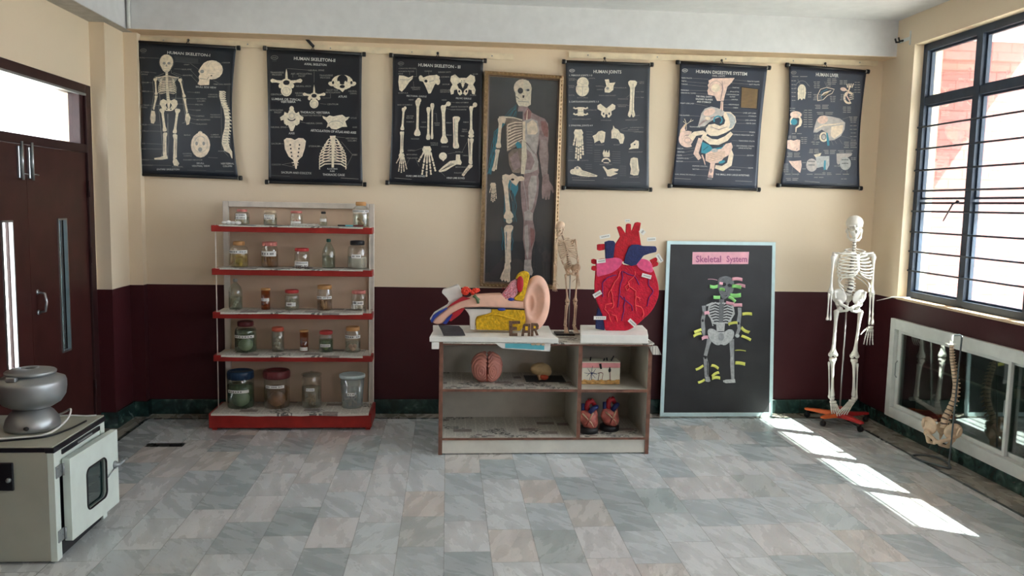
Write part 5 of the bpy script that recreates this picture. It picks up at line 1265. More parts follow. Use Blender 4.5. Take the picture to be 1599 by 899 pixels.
    b2.stroke([(76, 818), (100, 822)], 2, 'ink_grey', 3); a.stroke([(526, 124), (584, 128)], 14, 'picture_grey', 2)
    return a


figure_art().mb.build('printed_figure', th)
b = MB('picture_glass'); q = [fr_pt(u, v, -.066) for u, v in ((.05, .02), (.95, .02), (.95, .98), (.05, .98))]; b.add(q, [(3, 2, 1, 0)]); b.build('glass', th)


# ------------------------------------------------------------------ red and white shelf rack with specimen jars
RX0, RX1, RYB = -1.80, -.595, -.10
th = thing('shelf_rack', 'white steel display rack with five red-edged shelves lined with newspaper', 'shelf rack', ((RX0+RX1)/2, -.3, 0))
b = MB('rack_panel'); b.box(RX0+.01, RX1-.01, RYB-.012, RYB, .06, 1.775); b.build('back_panel', th)
for x in (RX0, RX1-.045):
    b = MB('rack_white'); b.box(x, x+.045, RYB-.045, RYB-.0125, .0, 1.78, bev=.004)
    b.build('upright', th)
b = MB('rack_white'); b.box(RX0+.045, RX1-.045, RYB-.05, RYB-.0125, 1.735, 1.78, bev=.004); b.build('top_rail', th)
for x in (RX0+.012, RX1-.012):
    b = MB('rack_white'); b.rod((x, -.40, .15), (x, -.40, 1.60), .004); b.build('side_wire', th)
SH = [1.590, 1.255, .915, .575]
for z in SH:
    b = MB('rack_white'); b.box(RX0, RX1, -.42, RYB-.05, z-.03, z); b.use('rack_red').box(RX0-.012, RX1+.012, -.432, -.42, z-.045, z+.004, bev=.003)
    b.box(RX0-.012, RX0, -.42, -.30, z-.045, z+.004); b.box(RX1, RX1+.012, -.42, -.30, z-.045, z+.004)
    b.build('shelf', th)
b = MB('rack_red'); b.box(RX0-.03, RX1+.015, -.51, RYB-.05, .10, .135); b.box(RX0-.03, RX1+.015, -.522, -.50, .02, .135, bev=.004); b.box(RX0-.03, RX0-.015, -.50, RYB-.05, .02, .10); b.box(RX1, RX1+.015, -.50, RYB-.05, .02, .10); b.build('base_shelf', th)
for x in (RX0-.01, RX1-.03):
    for y in (-.48, -.16): b = MB('rack_red'); b.box(x, x+.035, y-.02, y+.02, 0, .1); b.build('foot', th)


def news_sheet(name, label, x0, x1, yb, yf, z, drop, group, matn='newsprint', seed=0, th_=.0016, cat='newspaper'):
    """a sheet lying on a shelf with a slightly ragged, drooping front edge"""
    r = random.Random(seed); N = 14; b = MB(matn); V = []
    fr = [r.uniform(-.006, .004) for _ in range(N+1)]; dp = [max(0.0, drop*(.55+.45*r.random())) for _ in range(N+1)]
    for i in range(N+1):
        x = x0+(x1-x0)*i/N
        V += [(x, yb, z+.0006), (x, (yb+yf)/2, z+.0006+r.uniform(0, .002)), (x, yf+.004, z+.001+r.uniform(0, .0015)), *(((x, yf-.006, z-.002), (x, yf-.008+fr[i]*.3, z-.002-dp[i])) if drop else ((x, yf+.002+fr[i]*.2, z+.0012), (x, yf+.001+fr[i]*.2, z+.0008)))]
    F = [(i*5+j, i*5+j+1, (i+1)*5+j+1, (i+1)*5+j) for i in range(N) for j in range(4)]
    V = V+[(x, y, zz+th_) if (k % 5 < 3 or not drop) else (x, y-th_, zz) for k, (x, y, zz) in enumerate(V)]
    n = (N+1)*5
    F = [f[::-1] for f in F]+[tuple(k+n for k in f) for f in F]
    if not drop:
        pass
    b.add(V, F); o = b.build(name); return tag(o, label, cat, group)


names = ['top', 'second', 'third', 'fourth']
for k, z in enumerate(SH):
    news_sheet('newspaper', 'newspaper sheet lining the %s shelf of the jar rack' % names[k], RX0+.05, RX1-.06, RYB-.06, -.434, z+.004, (.006, .004, .012, .014)[k], 'newspaper linings on the jar rack', seed=k)
news_sheet('newspaper', 'wide newspaper sheet over the red base of the jar rack', RX0-.01, RX1-.005, RYB-.06, -.523, .137, .02, 'newspaper linings on the jar rack', seed=9)


def jar(cx, y, z, w, h, lid, lidw, label, liq=None, fill=.6, spec=None, lab=None, shape='jar', glass='jar_glass', liddim=.16, name='specimen_jar', nspec=3, sm='flesh_white', seed=1):
    th = thing(name, label, 'bottle' if 'bottle' in name else 'jar', (cx, y, z), 'specimen jars and bottles on the rack')
    r = w/2; lh = h*liddim; rl = lidw/2; R_ = random.Random(seed); t = .0025
    if shape == 'jar': prof = [(r*.93, 0), (r, h*.05), (r, h*.66), (r*.93, h*.76), (rl*.95, h*.84), (rl*.93, h-lh*.6)]
    elif shape == 'drum': prof = [(r*.94, 0), (r, h*.04), (r, h*.80), (rl*.96, h*.86), (rl*.94, h-lh*.5)]
    elif shape == 'tube': prof = [(r*.95, 0), (r, h*.03), (r, h*.9)]
    elif shape == 'bottle': prof = [(r*.92, 0), (r, h*.05), (r, h*.5), (r*.9, h*.62), (r*.5, h*.80), (rl*.8, h*.88), (rl*.8, h-lh*.5)]
    elif shape == 'dome': prof = [(r*.92, 0), (r, h*.05), (r, h*.56), (r*.88, h*.72), (r*.5, h*.82), (rl*.8, h*.88), (rl*.8, h-lh*.5)]
    else: prof = [(r*.82, 0), (r*.84, h*.02), (r, h*.94)]
    bd = MB(glass); bd.lathe([(0, .0005)]+prof, (cx, y, z), 24); bd.build('glass_body' if shape != 'cup' else 'plastic_body', th)
    # lid
    ld = MB(lid)
    if shape == 'cup': ld.lathe([(r*1.04, h*.9), (r*1.06, h*.93), (r*1.06, h*.985), (r*.98, h), (r*.9, h*.985), (0, h*.975)], (cx, y, z), 24)
    elif name == 'glass_lid_jar': ld.lathe([(rl, h*.86), (rl*1.12, h*.89), (rl*1.1, h*.92), (rl*.5, h*.95), (rl*.12, h*.955), (rl*.16, h*.98), (0, h)], (cx, y, z), 24)
    else:
        q = [(rl*.98, h-lh), (rl*1.04, h-lh*.93), (rl*1.04, h-lh*.12), (rl*.97, h), (rl*.8, h), (rl*.76, h-lh*.1), (0, h-lh*.1)]
        ld.lathe(q, (cx, y, z), 28)
        for k in range(24):
            a_ = 2*PI*k/24; ld.box(cx+math.cos(a_)*rl*1.04-.0012, cx+math.cos(a_)*rl*1.04+.0012, y+math.sin(a_)*rl*1.04-.0012, y+math.sin(a_)*rl*1.04+.0012, z+h-lh*.9, z+h-lh*.2)
    ld.build('lid', th)
    if liq:
        def rad(hh):
            for (ra, ha), (rb, hb) in zip(prof, prof[1:]):
                if ha <= hh <= hb: return ra+(rb-ra)*(hh-ha)/(hb-ha)
            return prof[-1][0]
        f = h*fill; q = [(0, t)]+[(rad(f*k/8)-t, max(t, f*k/8)) for k in range(9)]+[(0, f)]
        lq = MB(liq); lq.lathe(q, (cx, y, z), 24); lq.build('liquid', th)
    if spec:
        sp = MB(sm); rr = r*.62; top = h*(fill if liq else .5)*.8
        if spec == 'ball': sp.ball((cx, y, z+rr*.95+t), (rr*1.1, rr*1.1, rr*.95), 16, 10)
        elif spec == 'lumps':
            for k in range(nspec*2):
                q_ = rr*.42*(.7+.5*R_.random()); sp.ball((cx+R_.uniform(-.5, .5)*rr, y-rr*.3+R_.uniform(-.5, .4)*rr, z+q_+t+R_.random()*max(.001, top-2*q_)), (q_, q_*.8, q_*1.2), 9, 6, euler(R_.random()*3, R_.random()*3, 0))
        elif spec == 'worm':
            for k in range(nspec):
                p = [(cx+math.sin(j*.9+k*2)*rr*.7, y-rr*.2+math.cos(j*.7+k)*rr*.4, z+.012+top*.9*j/9) for j in range(10)]; sp.tube(p, [.004]+[.007]*8+[.003], 6)
        elif spec == 'star':
            for k in range(5):
                a_ = 2*PI*k/5+.6; c_ = Vector((cx, y-rr*.2, z+top*.55)); e_ = c_+Vector((math.cos(a_)*rr*.85, -rr*.25, math.sin(a_)*min(rr, top*.5))); sp.tube([c_, (c_+e_)/2, e_], [.012, .010, .004], 7)
            for k in range(4): sp.tube([(cx+rr*.3*(k-1.5), y+rr*.3, z+.006), (cx+rr*.4*(k-1.5), y+rr*.2, z+top*.8)], [.006, .003], 6)
        elif spec == 'grain':
            for k in range(60):
                a_ = R_.random()*2*PI; q_ = math.sqrt(R_.random())*r*.82; sp.ball((cx+math.cos(a_)*q_, y+math.sin(a_)*q_, z+.008+R_.random()*h*fill*.8), (.007, .006, .005), 6, 4)
        elif spec == 'hang':
            sp.tube([(cx-rr*.5, y-rr*.3, z+top*1.25), (cx-rr*.3, y-rr*.4, z+top*.6), (cx+rr*.1, y-rr*.4, z+.012)], [.010, .016, .012], 8); sp.tube([(cx+rr*.4, y-rr*.3, z+top*1.1), (cx+rr*.2, y-rr*.3, z+.015)], [.008, .014], 8)
        sp.build('specimen', th)
    if lab:
        z0, z1, ang, txt = lab; lb = MB('paper_white'); N = 10; V = []; rb = r+.0012
        if shape in ('bottle', 'dome') and z0 > .5: rb = r*.98+.001
        for k in range(N+1):
            a_ = math.radians(-90+ang*(k/N-.5)*2)
            V += [(cx+math.cos(a_)*rb, y+math.sin(a_)*rb, z+h*z0), (cx+math.cos(a_)*rb, y+math.sin(a_)*rb, z+h*z1)]
        lb.add(V, [(2*k, 2*k+2, 2*k+3, 2*k+1) for k in range(N)], True)
        lo = lb.build('paper_label', th)
        if txt:
            tx = MB('ink_black'); half = math.radians(ang)*.85; nl = 2 if z1-z0 > .22 else 1; q = len(txt)+3
            for ln_ in range(nl):
                zc = z+h*(z0+(z1-z0)*(ln_+.5)/nl); hz = h*(z1-z0)*.2/nl
                for i in range(q):
                    if R_.random() < .12: continue
                    a0, a1 = -PI/2+half*(2*i/q-1), -PI/2+half*(2*(i+.62)/q-1); e_ = hz*(.6+.4*R_.random())
                    tx.add([(cx+math.cos(t_)*(rb+.0008), y+math.sin(t_)*(rb+.0008), zz) for t_, zz in ((a0, zc-e_), (a1, zc-e_), (a1, zc+e_), (a0, zc+e_))], [(0, 1, 2, 3)])
            tx.build('label_writing', lo)
    return th


k5 = .00517  # metres per photo pixel at the jars' depth
J = [  # px centre, shelf z, width px, height px, lid, lid px, label, extras
    (380, 0, 22, 23, 'lid_pink', 14, 'small round clear jar with pale pink lid, leftmost on the top shelf', dict(lab=(.35, .72, 42, 'TAENIA'), liq='liquid_clear', fill=.5)),
    (423.5, 0, 20, 22, 'lid_cream', 17, 'small clear jar with cream lid, second from left on the top shelf', dict(lab=(.4, .72, 50, 'ASCARIS'), liq='liquid_clear', fill=.5)),
    (464, 0, 19, 22, 'lid_pink', 16, 'small clear jar with pink lid in the middle of the top shelf', dict(lab=(.08, .3, 50, ''), spec='lumps', sm='flesh_pink', fill=.4)),
    (505.7, 0, 11, 22, 'lid_black', 6.5, 'tiny clear bottle with black cap on the top shelf', dict(shape='bottle', name='specimen_bottle', lab=(.3, .5, 60, ''), liq='liquid_clear', fill=.5)),
    (563.5, 0, 25, 38, 'lid_tan', 15, 'tall clear jar with tan lid and white and brown lumps, rightmost on the top shelf', dict(lab=(.58, .68, 75, 'LIVER FLUKE'), liq='liquid_clear', fill=.5, spec='lumps', sm='flesh_tan')),
    (374.5, 1, 27, 39, 'lid_tan', 16, 'jar of yellowish liquid with pale specimen, leftmost on the second shelf', dict(lab=(.54, .66, 75, 'STARFISH'), liq='liquid_yellow', fill=.5, spec='lumps', sm='flesh_yellow')),
    (422, 1, 25, 39, 'lid_pink', 21, 'jar of brown liquid with pink lid and white label, second on the second shelf', dict(lab=(.44, .64, 60, 'SCORPION'), liq='liquid_brown', fill=.5, spec='hang', sm='flesh_tan')),
    (472, 1, 23, 30, 'lid_red', 20, 'short clear jar with red lid and two-line label near its base', dict(lab=(.05, .32, 60, 'MILLIPEDE'), spec='lumps', sm='flesh_brown', nspec=1, fill=.5)),
    (513.5, 1, 20, 45, 'lid_green', 6, 'clear plastic bottle with green cap on the second shelf', dict(shape='bottle', name='specimen_bottle', glass='glass_green', liddim=.11, liq='liquid_clear', fill=.42)),
    (558, 1, 30, 43, 'lid_black', 21, 'wide jar with black lid holding a white mass, rightmost on the second shelf', dict(lab=(.38, .52, 28, 'EGG'), liq='liquid_milky', fill=.42, spec='ball')),
    (368, 2, 20, 47, 'lid_silver', 6, 'round-shouldered clear bottle with silver cap on the third shelf', dict(shape='dome', name='specimen_bottle', glass='glass_green', liddim=.10, liq='liquid_clear', fill=.4, spec='lumps', sm='flesh_white')),
    (415, 2, 13.5, 33, 'lid_tan', 13, 'narrow amber tube with white label on the third shelf', dict(shape='tube', name='specimen_tube', glass='amber_glass', liddim=.1, lab=(.40, .54, 60, ''), liq='liquid_brown', fill=.38, spec='lumps', sm='pill_amber', nspec=5)),
    (456, 2, 22, 31, 'lid_red', 19.5, 'small clear jar with red lid and label, middle of the third shelf', dict(lab=(.2, .4, 40, 'HYDRA'), spec='lumps', sm='flesh_white', liq='liquid_clear', fill=.7)),
    (507, 2, 23, 39, 'lid_tan', 20.5, 'tall jar with tan lid and pale feathery specimen on the third shelf', dict(lab=(.46, .57, 75, 'SEA PEN'), liq='liquid_brown', fill=.4, spec='hang', sm='flesh_white')),
    (560, 2, 23, 31, 'lid_pink', 20, 'short jar with coral pink lid over white pieces, right end of the third shelf', dict(lab=(.3, .5, 45, 'CORAL'), spec='lumps', sm='flesh_white', nspec=5, fill=.6)),
    (383, 3, 33, 47, 'lid_maroon', 23, 'large jar of green liquid with maroon lid, leftmost on the fourth shelf', dict(lab=(.48, .57, 60, 'FROG'), liq='liquid_green', fill=.72, spec='ball', sm='flesh_white')),
    (433.5, 3, 19, 38, 'lid_orange', 17, 'narrow jar of white chunks with orange-red lid on the fourth shelf', dict(shape='drum', spec='lumps', nspec=6, sm='flesh_white', fill=.8, liq='liquid_clear')),
    (474.5, 3, 13, 34, 'lid_tan', 12.5, 'narrow orange tube with two labels on the fourth shelf', dict(shape='tube', name='specimen_tube', glass='amber_glass', liddim=.09, lab=(.05, .22, 60, ''), liq='liquid_brown', fill=.6, spec='lumps', sm='pill_amber', nspec=5)),
    (509, 3, 22, 33, 'lid_red', 19, 'small olive jar with bright red lid on the fourth shelf', dict(lab=(.26, .40, 45, 'SNAIL'), liq='liquid_green', fill=.6, spec='lumps', sm='flesh_yellow')),
    (551, 3, 24, 40, 'lid_tan', 20, 'jar with tan lid and pink specimens, right end of the fourth shelf', dict(lab=(.56, .68, 75, 'PRAWN'), spec='lumps', sm='flesh_pink', nspec=4, liq='liquid_clear', fill=.4)),
    (374, 4, 40, 57, 'lid_blue', 38, 'big green-tinted jar with dark blue lid, leftmost on the base shelf', dict(shape='drum', glass='glass_green', liddim=.22, lab=(.44, .52, 50, 'HEART'), liq='liquid_green', fill=.62, spec='ball')),
    (431, 4, 39, 58, 'lid_maroon', 39, 'big jar with maroon lid and brown and cream contents on the base shelf', dict(shape='drum', liddim=.21, lab=(.56, .64, 45, 'INTESTINE'), liq='liquid_brown', fill=.52, spec='ball', sm='flesh_tan')),
    (486, 4, 30, 57, 'jar_glass', 28, 'glass-lidded jar holding pale starfish arms on the base shelf', dict(shape='drum', name='glass_lid_jar', lab=(.48, .56, 25, 'STARFISH'), liq='liquid_clear', fill=.55, spec='star', sm='flesh_tan')),
    (550, 4, 38, 52, 'frosted', 36, 'frosted plastic tub with flat lid and pinkish specimen, right end of the base shelf', dict(shape='cup', name='plastic_tub', glass='frosted_clear', lab=(.40, .50, 18, 'CRAB'), liq='liquid_clear', fill=.55, spec='star', sm='flesh_pink')),
]
ZS = SH+[.137]
for n, (px, row, w, h, lid, lw, lab, ex) in enumerate(J):
    y = -.27 if row < 4 else -.32
    z = ZS[row]+(.0085 if row < 4 else .0045); x = PY(px, 480, y)[0]
    jar(x, y, z, w*k5, h*k5, lid, lw*k5, lab, seed=n+3, **ex)
# bits of litter on the shelves
b = MB('newsprint')
for k in range(4): b.box(-1.22+k*.004, -1.0-k*.005, -.40+k*.003, -.33, 1.600+k*.004, 1.6035+k*.004)
tag(b.build('folded_paper'), 'folded newspaper scrap in front of the pink-lidded jar on the top shelf', 'paper')
b = MB('sticker_cyan'); b.box(-.80, -.74, -.36, -.345, 1.600, 1.612); b.use('lid_maroon').box(-.74, -.66, -.36, -.345, 1.600, 1.612); b.use('cable_black').box(-.86, -.80, -.36, -.345, 1.600, 1.612)
tag(b.build('marker_pen'), 'dark pen with a cyan band lying on the top shelf by the tall jar', 'pen')
b = MB('paper_white')
for k, (dx, dz) in enumerate(((0, 0), (.03, .006), (.06, .001), (.1, .004))): b.ball((-1.72+dx, -.385, 1.602+.012), (.026, .02, .011+dz), 8, 5)
tag(b.build('crumpled_paper'), 'crumpled paper scrap at the left end of the top shelf', 'paper')
b = MB('disc_dark')
for k in range(7): b.ball((-1.20+k*.022, -.36+.01*(k % 2), 1.2655+.006), (.014, .01, .006+.003*(k % 3)), 7, 4)
tag(b.build('dried_leaves'), 'dark dried scraps beside the short red-lidded jar', 'scraps', kind='stuff')

# ------------------------------------------------------------------ low open cabinet
CX0, CX1, CYF, CYB, CT = -.045, 1.49, -1.16, -.58, .822
th = thing('open_cabinet', 'low white laminate cabinet with brown edges and four open compartments', 'cabinet', ((CX0+CX1)/2, (CYF+CYB)/2, 0))
T = .022


def board_(name, x0, x1, z0, z1, yf=CYF, yb=CYB):
    b = MB('laminate'); b.box(x0, x1, yf, yb, z0, z1, front='laminate_edge'); return b.build(name, th)


board_('side_panel', CX0, CX0+T+.006, 0, CT-T); board_('side_panel', CX1-T-.006, CX1, 0, CT-T)
board_('top_board', CX0, CX1, CT-T, CT)
DV = .952
board_('divider', DV, DV+T+.006, .125, CT-T)
board_('bottom_shelf', CX0+T+.006, CX1-T-.006, .108, .125)
board_('shelf', CX0+T+.006, DV, .463, .483); board_('shelf', DV+T+.006, CX1-T-.006, .460, .482)
b = MB('laminate'); b.box(CX0+.028, CX1-.028, CYB-.012, CYB-.001, .125, CT-T); b.build('back_panel', th)
b = MB('plywood_white'); b.box(CX0+.028, CX1-.028, CYF+.012, CYF+.028, .008, .108); b.build('plinth', th)
IX0, IX1 = CX0+.03, DV-.003
news_sheet('newspaper', 'newspaper sheet on the upper left shelf of the cabinet, under the pink brain', IX0, .575, CYB-.02, CYF+.004, .4835, 0, 'newspaper linings in the cabinet', seed=11)
news_sheet('newspaper', 'newspaper sheet with a dark photo on the upper shelf, under the small brain', .58, IX1-.01, CYB-.02, CYF+.004, .4835, 0, 'newspaper linings in the cabinet', seed=12)
news_sheet('newspaper', 'newspaper spread over the empty lower left compartment of the cabinet', IX0, IX1, CYB-.02, CYF+.003, .1255, 0, 'newspaper linings in the cabinet', seed=13)
news_sheet('newspaper', 'newspaper under the two heart models in the cabinet', DV+.03, CX1-.035, CYB-.02, CYF+.006, .1255, 0, 'newspaper linings in the cabinet', seed=14)
b = MB('chart_navy'); b.box(.60, .90, -.95, -.72, .4875, .4885); tag(b.build('dark_leaflet'), 'dark blue printed leaflet lying under the small brain', 'leaflet')
# sheets on the top
news_sheet('newspaper', 'newspaper covering the cabinet top between the two foam slabs', -.02, 1.50, CYB-.0, CYF-.004, CT+.0004, .010, 'newspaper linings in the cabinet', seed=15)


# ------------------------------------------------------------------ things in and on the cabinet
def put(P, F, M): return [tuple(M @ Vector(p)) for p in P], F


def M4(loc, rz=0, s=1., rx=0, ry=0): return Matrix.Translation(loc) @ Matrix.Rotation(rz, 4, 'Z') @ Matrix.Rotation(ry, 4, 'Y') @ Matrix.Rotation(rx, 4, 'X') @ Matrix.Scale(s, 4)


# brain model: two folded hemispheres, seen from behind/above
def hemi(sx):
    def f(X, Y, Z):
        d = s_ell(X, Y, Z, (sx*.030, 0, .118), (.088, .09, .116))
        d = np.maximum(d, .0025-sx*X)
        r = np.sqrt((Z-.10)**2+((X-sx*.045)*1.5)**2)
        g = np.sin(r*260+1.1*np.sin(Z*40+X*55*sx)+2*np.sin(Y*28)+(np.sin(X*120) if sx > 0 else 0)*1.2)
        return d+.0062*(.5+.5*g)**2.0
    return f


th = thing('brain_model', 'large pink two-halved brain model in the upper left compartment', 'anatomical model', (.30, -.93, .4865))
for sx in (-1, 1):
    P, F = sdf_mesh(hemi(sx), (-.125, -.1, -.005), (.125, .1, .24), .0032)
    b = MB('brain_pink'); b.M = Matrix.Translation((.304, -.95, .4865)) @ Matrix.Rotation(sx*.006, 4, 'Y'); b.add(P, F, True); b.build('brain_half', th)
b = MB('brain_red'); b.box(.302, .306, -1.0, -.90, .50, .66); b.build('core', th)


# small tan brain model, side view, with a red brain stem
def sb(X, Y, Z):
    d = s_ell(X, Y, Z, (0, 0, .078), (.080, .055, .050)); d = sU(d, s_ell(X, Y, Z, (.045, 0, .055), (.04, .045, .035)), .02)
    g = np.sin(X*150+2.2*np.sin(Z*110+Y*60)+1.6*np.sin(X*70))
    return d+.0022*(.5+.5*g)**2


th = thing('brain_model', 'small tan side-view brain model with a red underside, right of the pink brain', 'anatomical model', (.72, -.88, .4895))
P, F = sdf_mesh(sb, (-.1, -.07, 0), (.1, .07, .14), .0032)
b = MB('brain_tan'); b.M = M4((.715, -.86, .4905), 0); b.add(P, F, True); b.build('cerebrum', th)
b = MB('brain_red'); b.ball((.742, -.885, .512), (.034, .03, .0225), 12, 8); b.build('cerebellum', th)
b = MB('flesh_tan'); b.tube([(.70, -.87, .535), (.708, -.88, .505), (.712, -.885, .4895)], [.018, .013, .012], 8); b.build('brain_stem', th)

# skin section block
SX0, SX1, SY0, SY1, SZ = 1.005, 1.295, -1.0, -.86, .4825
th = thing('skin_block', 'white and pink skin section block model with black hair stubs on top', 'anatomical model', ((SX0+SX1)/2, -.93, SZ))
b = MB('skin_block'); b.box(SX0, SX1, SY0, SY1, SZ+.03, SZ+.125, bev=.004); b.build('dermis', th)
b = MB('skin_pink'); b.box(SX0-.001, SX1+.001, SY0-.001, SY1, SZ+.125, SZ+.162, bev=.004); b.build('epidermis', th)
b = MB('skin_block'); b.box(SX0-.001, SX1+.001, SY0-.001, SY1, SZ+.162, SZ+.170, bev=.003); b.build('surface', th)
b = MB('skin_fat'); b.box(SX0, SX1, SY0, SY1, SZ+.0005, SZ+.03, bev=.004)
for k in range(22): b.ball((SX0+.01+k*.0128, SY0-.000, SZ+.022+.008*math.sin(k*1.3)), (.012, .004, .009), 8, 5)
b.build('fat_layer', th)
b = MB('ink_black')
for x, z, dx, dz in ((1.075, .178, .004, .020), (1.17, .168, .014, .02), (1.205, .172, -.006, .022), (1.232, .176, .02, .032), (1.14, .14, -.0, .0)):
    if dz: b.tube([(x, -.955, SZ+z-.012), (x+dx, -.957, SZ+z+dz)], [.006, .005], 7)
b.build('hair_stub', th)
b = MB('ink_black'); b.tube([(1.142, SY0-.002, SZ+.156), (1.150, SY0-.003, SZ+.118)], [.009, .007], 7); b.build('hair_follicle', th); b = MB('ink_black'); b.ball((1.215, SY0-.002, SZ+.107), (.010, .004, .017), 8, 6); b.tube([(1.215, SY0-.002, SZ+.13), (1.217, SY0-.002, SZ+.108)], .004, 6); b.build('hair_follicle', th)
b = MB('muscle_red'); b.tube([(1.217, SY0-.002, SZ+.1), (1.221, SY0-.002, SZ+.03)], .003, 6)
for x in (1.13, 1.158): b.tube([(x+.008, SY0-.002, SZ+.082), (x, SY0-.002, SZ+.03)], .0018, 5)
b.tube([(1.128, SY0-.002, SZ+.084), (1.15, SY0-.002, SZ+.09), (1.165, SY0-.002, SZ+.084)], .003, 5)
b.build('duct', th)
b = MB('heart_navy'); rr = random.Random(4)
for k in range(9):
    x, z = 1.08, SZ+.085; d = Vector((math.cos(k*.75), 0, math.sin(k*.75))); p0 = Vector((x, SY0-.001, z)); b.tube([p0, p0+d*.022+Vector((0, 0, rr.uniform(-.01, .01))), p0+d*.05+Vector((rr.uniform(-.008, .008), 0, rr.uniform(-.008, .008)))], [.0022, .0018, .0012], 5)
b.tube([(1.08, SY0-.001, SZ+.085), (1.082, SY0-.001, SZ+.035)], .002, 5); b.build('vessel', th)


# two anatomical heart models on round black bases
def hm(X, Y, Z):
    d = s_ell(X, Y, Z, (0, 0, .11), (.066, .058, .072), euler(0, .15, 0)); d = sU(d, s_ell(X, Y, Z, (.02, -.012, .075), (.05, .048, .05)), .03)
    d = sU(d, s_cap(X, Y, Z, (-.045, -.01, .155), (-.06, -.015, .125), .02), .02); d = sU(d, s_cap(X, Y, Z, (.045, 0, .165), (.05, 0, .14), .018), .02)
    g = np.abs(X*.75-(Z-.11)*.5-.004*np.sin(Z*90)); return d+.004*np.exp(-(g/.004)**2)


HP, HF = sdf_mesh(hm, (-.09, -.075, .02), (.09, .075, .2), .0038)
for k, (x, y, lab) in enumerate(((1.062, -1.03, 'muscular heart model on a black base, left of the two and partly behind the divider'), (1.232, -.97, 'muscular heart model on a black base, right of the two, beside the cabinet side panel'))):
    th = thing('heart_model', lab, 'anatomical model', (x, y, .1275), 'painted heart models in the cabinet')
    M = M4((x, y, .1275), -.1+.3*k, .96)
    b = MB('black_plastic'); b.M = M; b.lathe([(.072, 0), (.078, .006), (.076, .04), (.066, .046), (0, .046)], (0, 0, 0), 28); b.build('base', th)
    b = MB('muscle_model'); b.M = M; b.add(HP, HF, True); b.build('ventricles', th)
    b = MB('artery_red'); b.M = M; b.tube([(.0, .0, .16), (-.018, 0, .2), (-.008, .0, .235), (.025, .005, .245), (.045, .012, .21)], [.022, .022, .021, .02, .018], 12); b.tube([(0, 0, .24), (-.004, 0, .262)], .009, 8); b.tube([(.02, 0, .245), (.022, 0, .266)], .008, 8); b.build('aorta', th)
    b = MB('vein_blue'); b.M = M; b.tube([(.01, -.03, .165), (.028, -.04, .195), (.055, -.02, .205), (.062, .01, .2)], [.02, .02, .018, .016], 12); b.tube([(-.042, 0, .15), (-.046, 0, .225)], [.016, .014], 10); b.build('vena_cava', th)
    b = MB('fat_cream'); b.M = M; b.tube([(-.05, -.035, .155), (-.02, -.060, .13), (.02, -.068, .09), (.035, -.060, .06)], [.010, .007, .006, .004], 7, flat=.6); b.tube([(.03, -.05, .165), (.01, -.063, .13), (-.01, -.062, .08)], [.009, .006, .004], 7, flat=.6); b.build('coronary_fat', th)
    b = MB('artery_red'); b.M = M; b.tube([(-.01, -.062, .14), (.0, -.068, .11), (-.02, -.062, .07)], .003, 6); b.tube([(.0, -.068, .11), (.03, -.064, .08)], .0025, 6); b.build('coronary_artery', th)

# ---- on top: foam slab with the ear model
TOPZ = CT+.0035


def slab(name, label, pts, z0, z1, m_, cat):
    b = MB(m_); n = len(pts); r = random.Random(2)
    b.prism([(x, y) for x, y in pts], lambda a, c, t: (a, c, z1 if t < .5 else z0), 1)
    return b, n


EZ0, EZ1 = TOPZ+.001, TOPZ+.036
th = thing('ear_model', 'handmade foam ear model with cut-away canal, labelled EAR, on a white foam slab', 'anatomical model', (.35, -.9, EZ0))
b = MB('foam_white'); b.prism([(-.115, -1.185), (.30, -1.185), (.795, -1.215), (.78, -1.0), (.80, -.62), (-.10, -.63), (-.095, -.9)], lambda a, c, t: (a, c, EZ1 if t < .5 else EZ0), 1)
o = b.build('foam_slab', th, bevel=.003)
Yr = -.93


def ez(u, v, y=Yr):
    p = PY(660+u/5.618, 400+v/5.618, y); return p


def ext(name, m_, outline, y0, y1, parent, bevel=.004, mb=None, only=False, s=.0):
    """outline in the drawing's coordinates; a slab from y0 (front) to y1 (back)"""
    b = mb or MB(m_); b.use(m_)
    P = [ez(u, v, y0) for u, v in outline]
    b.prism([(p[0], p[2]) for p in P], lambda a, c, t: (a, y0 if t < .5 else y1, max(c, EZ1)), 1)
    return b if only else b.build(name, parent, bevel=bevel)


ext('canal', 'skin_peach', [(85, 585), (110, 545), (170, 500), (230, 448), (300, 408), (356, 376), (414, 372), (440, 345), (540, 338), (690, 332), (720, 360), (780, 385), (905, 400), (905, 470), (800, 458), (700, 455), (520, 450), (370, 452), (320, 475), (262, 505), (215, 545), (180, 590), (130, 598)], -.99, -.88, th, .012)
ext('outer_bone', 'ear_white', [(168, 320), (180, 296), (218, 284), (262, 270), (305, 252), (326, 266), (346, 320), (350, 356), (300, 388), (226, 440), (204, 452), (120, 510), (72, 560), (62, 556), (100, 500), (170, 458), (218, 430), (232, 400), (212, 366)], -.97, -.89, th, .008)
ext('blue_band', 'ear_blue', [(68, 566), (92, 520), (140, 484), (212, 452), (216, 460), (150, 506), (110, 545), (82, 584)], -1.0, -.98, th, .002)
ext('red_band', 'ear_red', [(216, 450), (262, 412), (350, 354), (420, 372), (330, 398), (250, 436)], -1.002, -.98, th, .002)
ext('red_band', 'ear_red', [(262, 500), (340, 458), (372, 456), (330, 510), (250, 572), (232, 566)], -1.0, -.97, th, .002)
ext('blue_band', 'ear_blue', [(176, 590), (216, 540), (262, 504), (272, 512), (230, 566), (206, 596)], -1.0, -.97, th, .002)
ext('cartilage', 'ear_yellow', [(606, 462), (905, 470), (902, 585), (860, 654), (470, 645), (466, 560), (480, 530), (560, 510), (604, 494)], -.995, -.90, th, .006)
ext('support', 'ear_white', [(366, 458), (606, 462), (604, 494), (560, 508), (476, 528), (464, 560), (460, 644), (416, 640), (412, 530), (396, 496)], -.985, -.90, th, .005)
